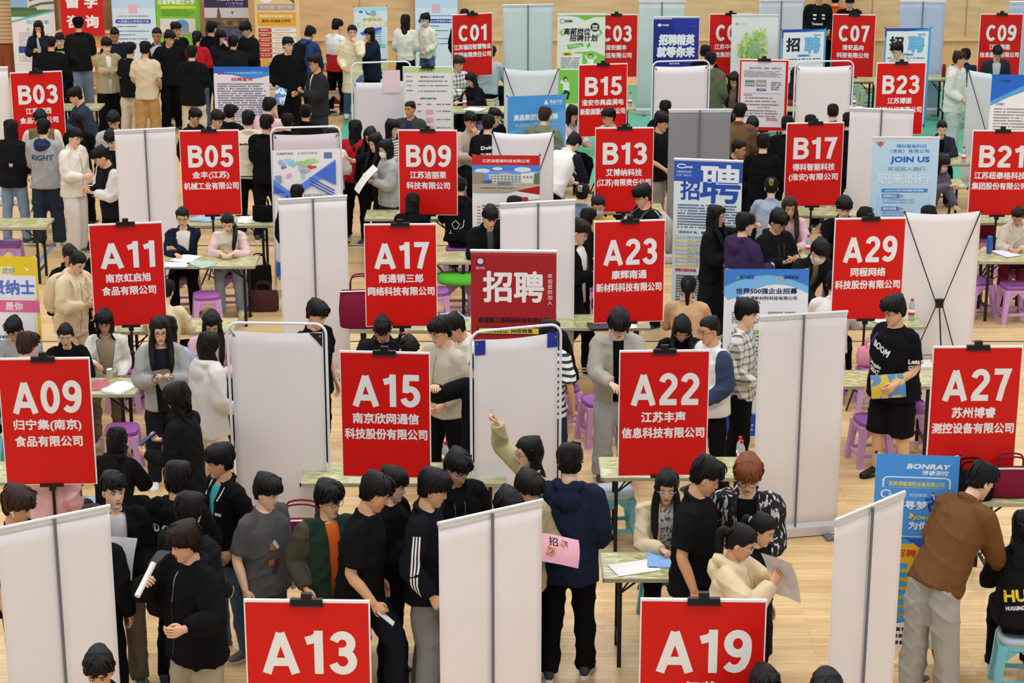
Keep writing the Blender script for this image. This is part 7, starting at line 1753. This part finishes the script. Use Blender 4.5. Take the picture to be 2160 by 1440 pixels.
    P(1672, 243, 165, 'dark head above the left half of sign B17', 'jacket:K', hair='short', h=1.62)
    P(1708, 241, 172, 'dark head above the middle of sign B17', 'jacket:K', hair='short', h=1.6)
    P(1750, 216, 176, 'person in black above the right half of sign B17', 'jacket:K', hair='crew', h=1.72)
    P(1790, 236, 165, 'person in black with glasses left of the white roll-up by sign B23', 'jacket:K', 'pants:K', hair='short', glasses='K', h=1.66)
    P(1680, 142, 10, 'long-haired woman in red and white behind the red-edged notice', 'jacket:#7a3238', hair='longf', pose='sit', stool='beige', arms='tt', hc='d')
    P(1988, 254, -4, 'woman with glasses in a black leather jacket', 'jacket:#2b2c34', 'pants:K', hair='bun', pose='sit', stool='pink', glasses='LG', arms='tt', hp=8, inner='K:.05')
    P(2000, 325, 40, 'woman in a purple-grey jacket and pink mask reaching over a table', 'jacket:#5f5a6b', 'pants:K', hair='bob', hc='d', mask='#c9a9b4', lean=20, hp=16, arms='tr', h=1.58)
    P(2024, 107, 55, 'boy in a light hooded jacket and pale jeans', 'big:#d3d2cc', 'wide:#b3bbb8', hair='short', hc='b', hp=6, arms='nn', hy=20, shoes='W')
    P(2050, 101, 165, 'person in navy behind the light hooded jacket', 'jacket:#232a3c', hair='short', pose='sit', stool='beige', arms='tt', h=1.76)
    P(2106, 98, -4, 'man in a dark suit and glasses', 'blazer:#2b2e38', hair='short', glasses='DG', arms='nn', hp=22, lean=14, inner='#b9bcc4:.05', h=1.60, fix=True)
    P(1730, -24, 5, 'person in a printed black sweatshirt left of sign C07', 'sweater:#161618', 'pants:K', hair='short', arms='np', fat=.1, h=1.8, prints=(('f', 'Yeeaoon', -.04, .2, .05, 'W', .2), ('f', '#line-.12,.36;-.06,.36', 0, 0, .03, 'W'), ('f', '#line.04,.36;.10,.35', 0, 0, .03, 'W'), ('f', '#line.04,.30;.10,.29', 0, 0, .03, 'W'), ('f', '#line-.12,.29;-.07,.29', 0, 0, .03, 'W')))
    P(1768, -16, 170, 'person in an orange jacket at the top edge', 'jacket:#d4531f', 'pants:K', hair='short', h=1.7)
    P(1788, -10, -10, 'dark-haired person in black above sign C07', 'jacket:K', hair='fringe', h=1.68, hp=16)
    P(1718, 108, 165, 'dark head above the blank screen left of sign C07', 'jacket:K', hair='short', pose='sit', stool='beige', arms='tt', h=1.76)
    P(1891, 89, -65, 'boy with glasses above sign B23', 'hood:#b5bab0', 'pants:K', hair='short', glasses='DG', hp=16, arms='tt', lean=12)
    # ---- the far left group by the hanging banner
    p = P(80, 44, 4, 'long-haired woman in a navy suit eating at the campus poster', 'blazer:#1d2234', 'pants:K', hair='longf', arms='ch', hp=14, h=1.62, inner='W:.03')
    P(107, 74, 170, 'man in a black jacket seen from behind above sign B03', 'jacket:#151517', 'pants:K', hair='crew', h=1.72, arms='ff', fat=.1)
    p = P(125, 69, 5, 'person holding up a green phone between two black jackets', 'jacket:K', hair='short', hp=10, h=1.62, arms='Hn')
    held(p, 'l', 'phone', 'green-cased phone held up at the back', '#7fd44a', pitch=85, tilt=90, out=.1)
    P(164, 36, -160, 'man in a black cap, black jacket and loose jeans', 'jacket:#1c1b1c', 'wide:LJ', hair='crew', cap='K', arms='ff', hp=10, h=1.74, shoes='#3a3a3d')
    P(241, 58, 10, 'man in a dark shirt looking at a phone', 'tee:#20222a', 'pants:K', hair='crew', arms='hh', hp=26, h=1.7, skin=3)
    P(225, 79, 28, 'boy in a khaki jacket with crossed arms', 'jacket:#a89d78', 'wide:K', hair='fringe', arms='xx', hp=8, inner='W:.05', h=1.72)
    P(276, 88, 160, 'person in a black T-shirt and cream trousers', 'tee:#18181a', 'wide:#d9cbb0', hair='short', arms='fn', h=1.68)
    P(302, 86, 172, 'boy in a beige T-shirt and camel trousers seen from behind', 'tee:#d3c3a4', 'wide:#b68d57', hair='short', arms='nn', h=1.74)
    P(330, 57, 20, 'man in a dark suit and pale blue shirt', 'blazer:#2d2b2c', 'pants:K', hair='crew', inner='#b9c3d9:.10', hp=10, hy=-18, h=1.74, skin=3)
    P(358, 64, 20, 'boy in a black hoodie looking down right of the beige T-shirt', 'hood:#151517', 'pants:K', hair='short', hy=20, hp=16, h=1.74)
    P(370, 46, 40, 'man in black behind the boy in a black hoodie', 'jacket:#151517', hair='short', h=1.72, hp=6)
    P(404, 95, 172, 'person in a padded black jacket and cream trousers from behind', 'big:#151517', 'wide:#c9bfa8', hair='short', arms='ff', h=1.7)
    P(424, 63, 170, 'ponytailed girl in red', 'sweater:#b5222b', 'jeans:J', hair='pony', h=1.66, arms='ff')
    P(446, 44, 150, 'black-haired person behind the black and cream jacket', 'jacket:K', hair='short', h=1.7)
    P(458, 62, 55, 'woman in a black and cream jacket', 'jacket:#19191b,#19191b', 'wide:#3b4456', hair='bob', arms='ch', hp=16, h=1.66, prints=(('l', '#line-.08,.40;.02,.30', 0, 0, .05, 'C'), ('l', '#line-.05,.16;.10,.18', 0, 0, .03, 'C')))
    P(514, 46, -50, 'boy in a black shirt near the purple poster', 'jacket:#17171a', 'pants:K', hair='fringe', arms='hh', hp=24, h=1.74)
    P(492, 74, 165, 'dark head in front of the purple poster', 'jacket:K2', hair='short', h=1.62)
    P(1042, 436, 18, 'boy in a black jacket below the red-topped poster', 'jacket:K', hair='short', hp=22, pose='sit', stool='pink', arms='tt', inner='DG:.04', h=1.74)
    P(958, 372, 172, 'boy in a black hoodie with a white line drawing on the back', 'hood:#151517', 'pants:K', hair='crew', pose='sit', stool='pink', arms='tt', h=1.8, prints=(('b', '#line-.04,.14;-.07,.2;-.02,.25;.03,.2;.0,.14;-.04,.14', 0, 0, .009, 'W'), ('b', '#line.03,.14;.08,.17;.09,.26', 0, 0, .009, 'W'), ('b', '#line-.08,.12;-.1,.08;-.06,.08', 0, 0, .008, 'W')))
    P(1080, 412, 170, 'dark head behind the tall white roll-up by the red-topped poster', 'jacket:K', hair='short', pose='sit', stool='pink', arms='tt')
    P(870, 405, 170, 'long dark hair under sign B09', 'jacket:K', hair='long', pose='sit', stool='pink', arms='tt', h=1.6)

# first pass: note where everyone is; then let statures give a little so that nobody stands in anyone or anything else
SPOTS = []; DM = .47
def note(px, py, yaw, label, *a, h=1.72, pose='stand', lean=0, arms='dd', hp=8, fix=False, **k):
    L = math.radians(lean or ((13 if arms[0] in 'tw' else 5) if pose == 'sit' else 1))
    SPOTS.append([px, py, h, h, pose == 'sit', L, math.radians(yaw), px, arms[0] in 'twx', fix])
crowd(note, lambda *a, **k: None)
def centre(s):
    k = s[2] / 1.735; top = (.54 if s[4] else .90 * k) + .80 * k * math.cos(s[5]) + .03 * k
    g = G(s[0], s[1], top); fw = .42 * k * math.sin(s[5])
    return np.array([g.x - math.sin(s[6]) * fw, g.y + math.cos(s[6]) * fw])
for it in range(80):
    C_ = np.array([centre(s) for s in SPOTS]); mv = np.zeros(len(SPOTS)); lt = np.zeros(len(SPOTS))
    rd = C_ / np.linalg.norm(C_, axis=1)[:, None]
    for i in range(len(SPOTS)):
        d = C_[i] - C_; n = np.linalg.norm(d, axis=1)
        for j in np.nonzero((n < DM) & (n > 0))[0]:
            lt[i] += (DM - n[j]) * .25 * (1 if d[j][0] > 0 else -1); sg = float(np.dot(d[j], rd[i])); mv[i] += (DM - n[j]) * .35 * (1 if sg > 0 or (sg == 0 and i > j) else -1)
        for ox, oy, dm, tb in OBST:
            e = C_[i] - (ox, oy); n = math.hypot(*e)
            s = SPOTS[i]
            if tb and s[4]:
                cy = math.cos(s[6]); dm = tb[0] / 2 + .17
                if n < dm + .1 and abs(cy) > .3 and s[8]:
                    want = dm * (1 if cy > 0 else -1)
                    if (e[1] - want) * (1 if cy > 0 else -1) < 0 and abs(e[0]) < .1: mv[i] += (want - e[1]) * .5
                    continue
            if n < dm: lt[i] += (dm - n) * .12 * (1 if e[0] > 0 else -1); mv[i] += (dm - n) * .5 * (1 if np.dot(e, rd[i]) > 0 else -1)
    for s, m, l_, c in zip(SPOTS, mv, lt, C_):
        if s[9]: continue
        s[0] = max(s[7] - 13, min(s[7] + 13, s[0] + max(-.03, min(.03, l_)) * FPX / np.linalg.norm(c)))
        k = s[2]; dh = -max(-.06, min(.06, m)) * (CAMZ - 1.5) / np.linalg.norm(c)
        s[2] = max(s[3] - (.22 if s[4] else .13), min(s[3] + .13, s[2] + dh))
for i, s in enumerate(SPOTS): HGT[i + 1] = (s[2], s[0])
crowd(P, held)
for o in list(TMP.collection.objects): bpy.data.objects.remove(o)
bpy.data.scenes.remove(TMP)
for me in [m for m in bpy.data.meshes if m.users == 0]: bpy.data.meshes.remove(me)
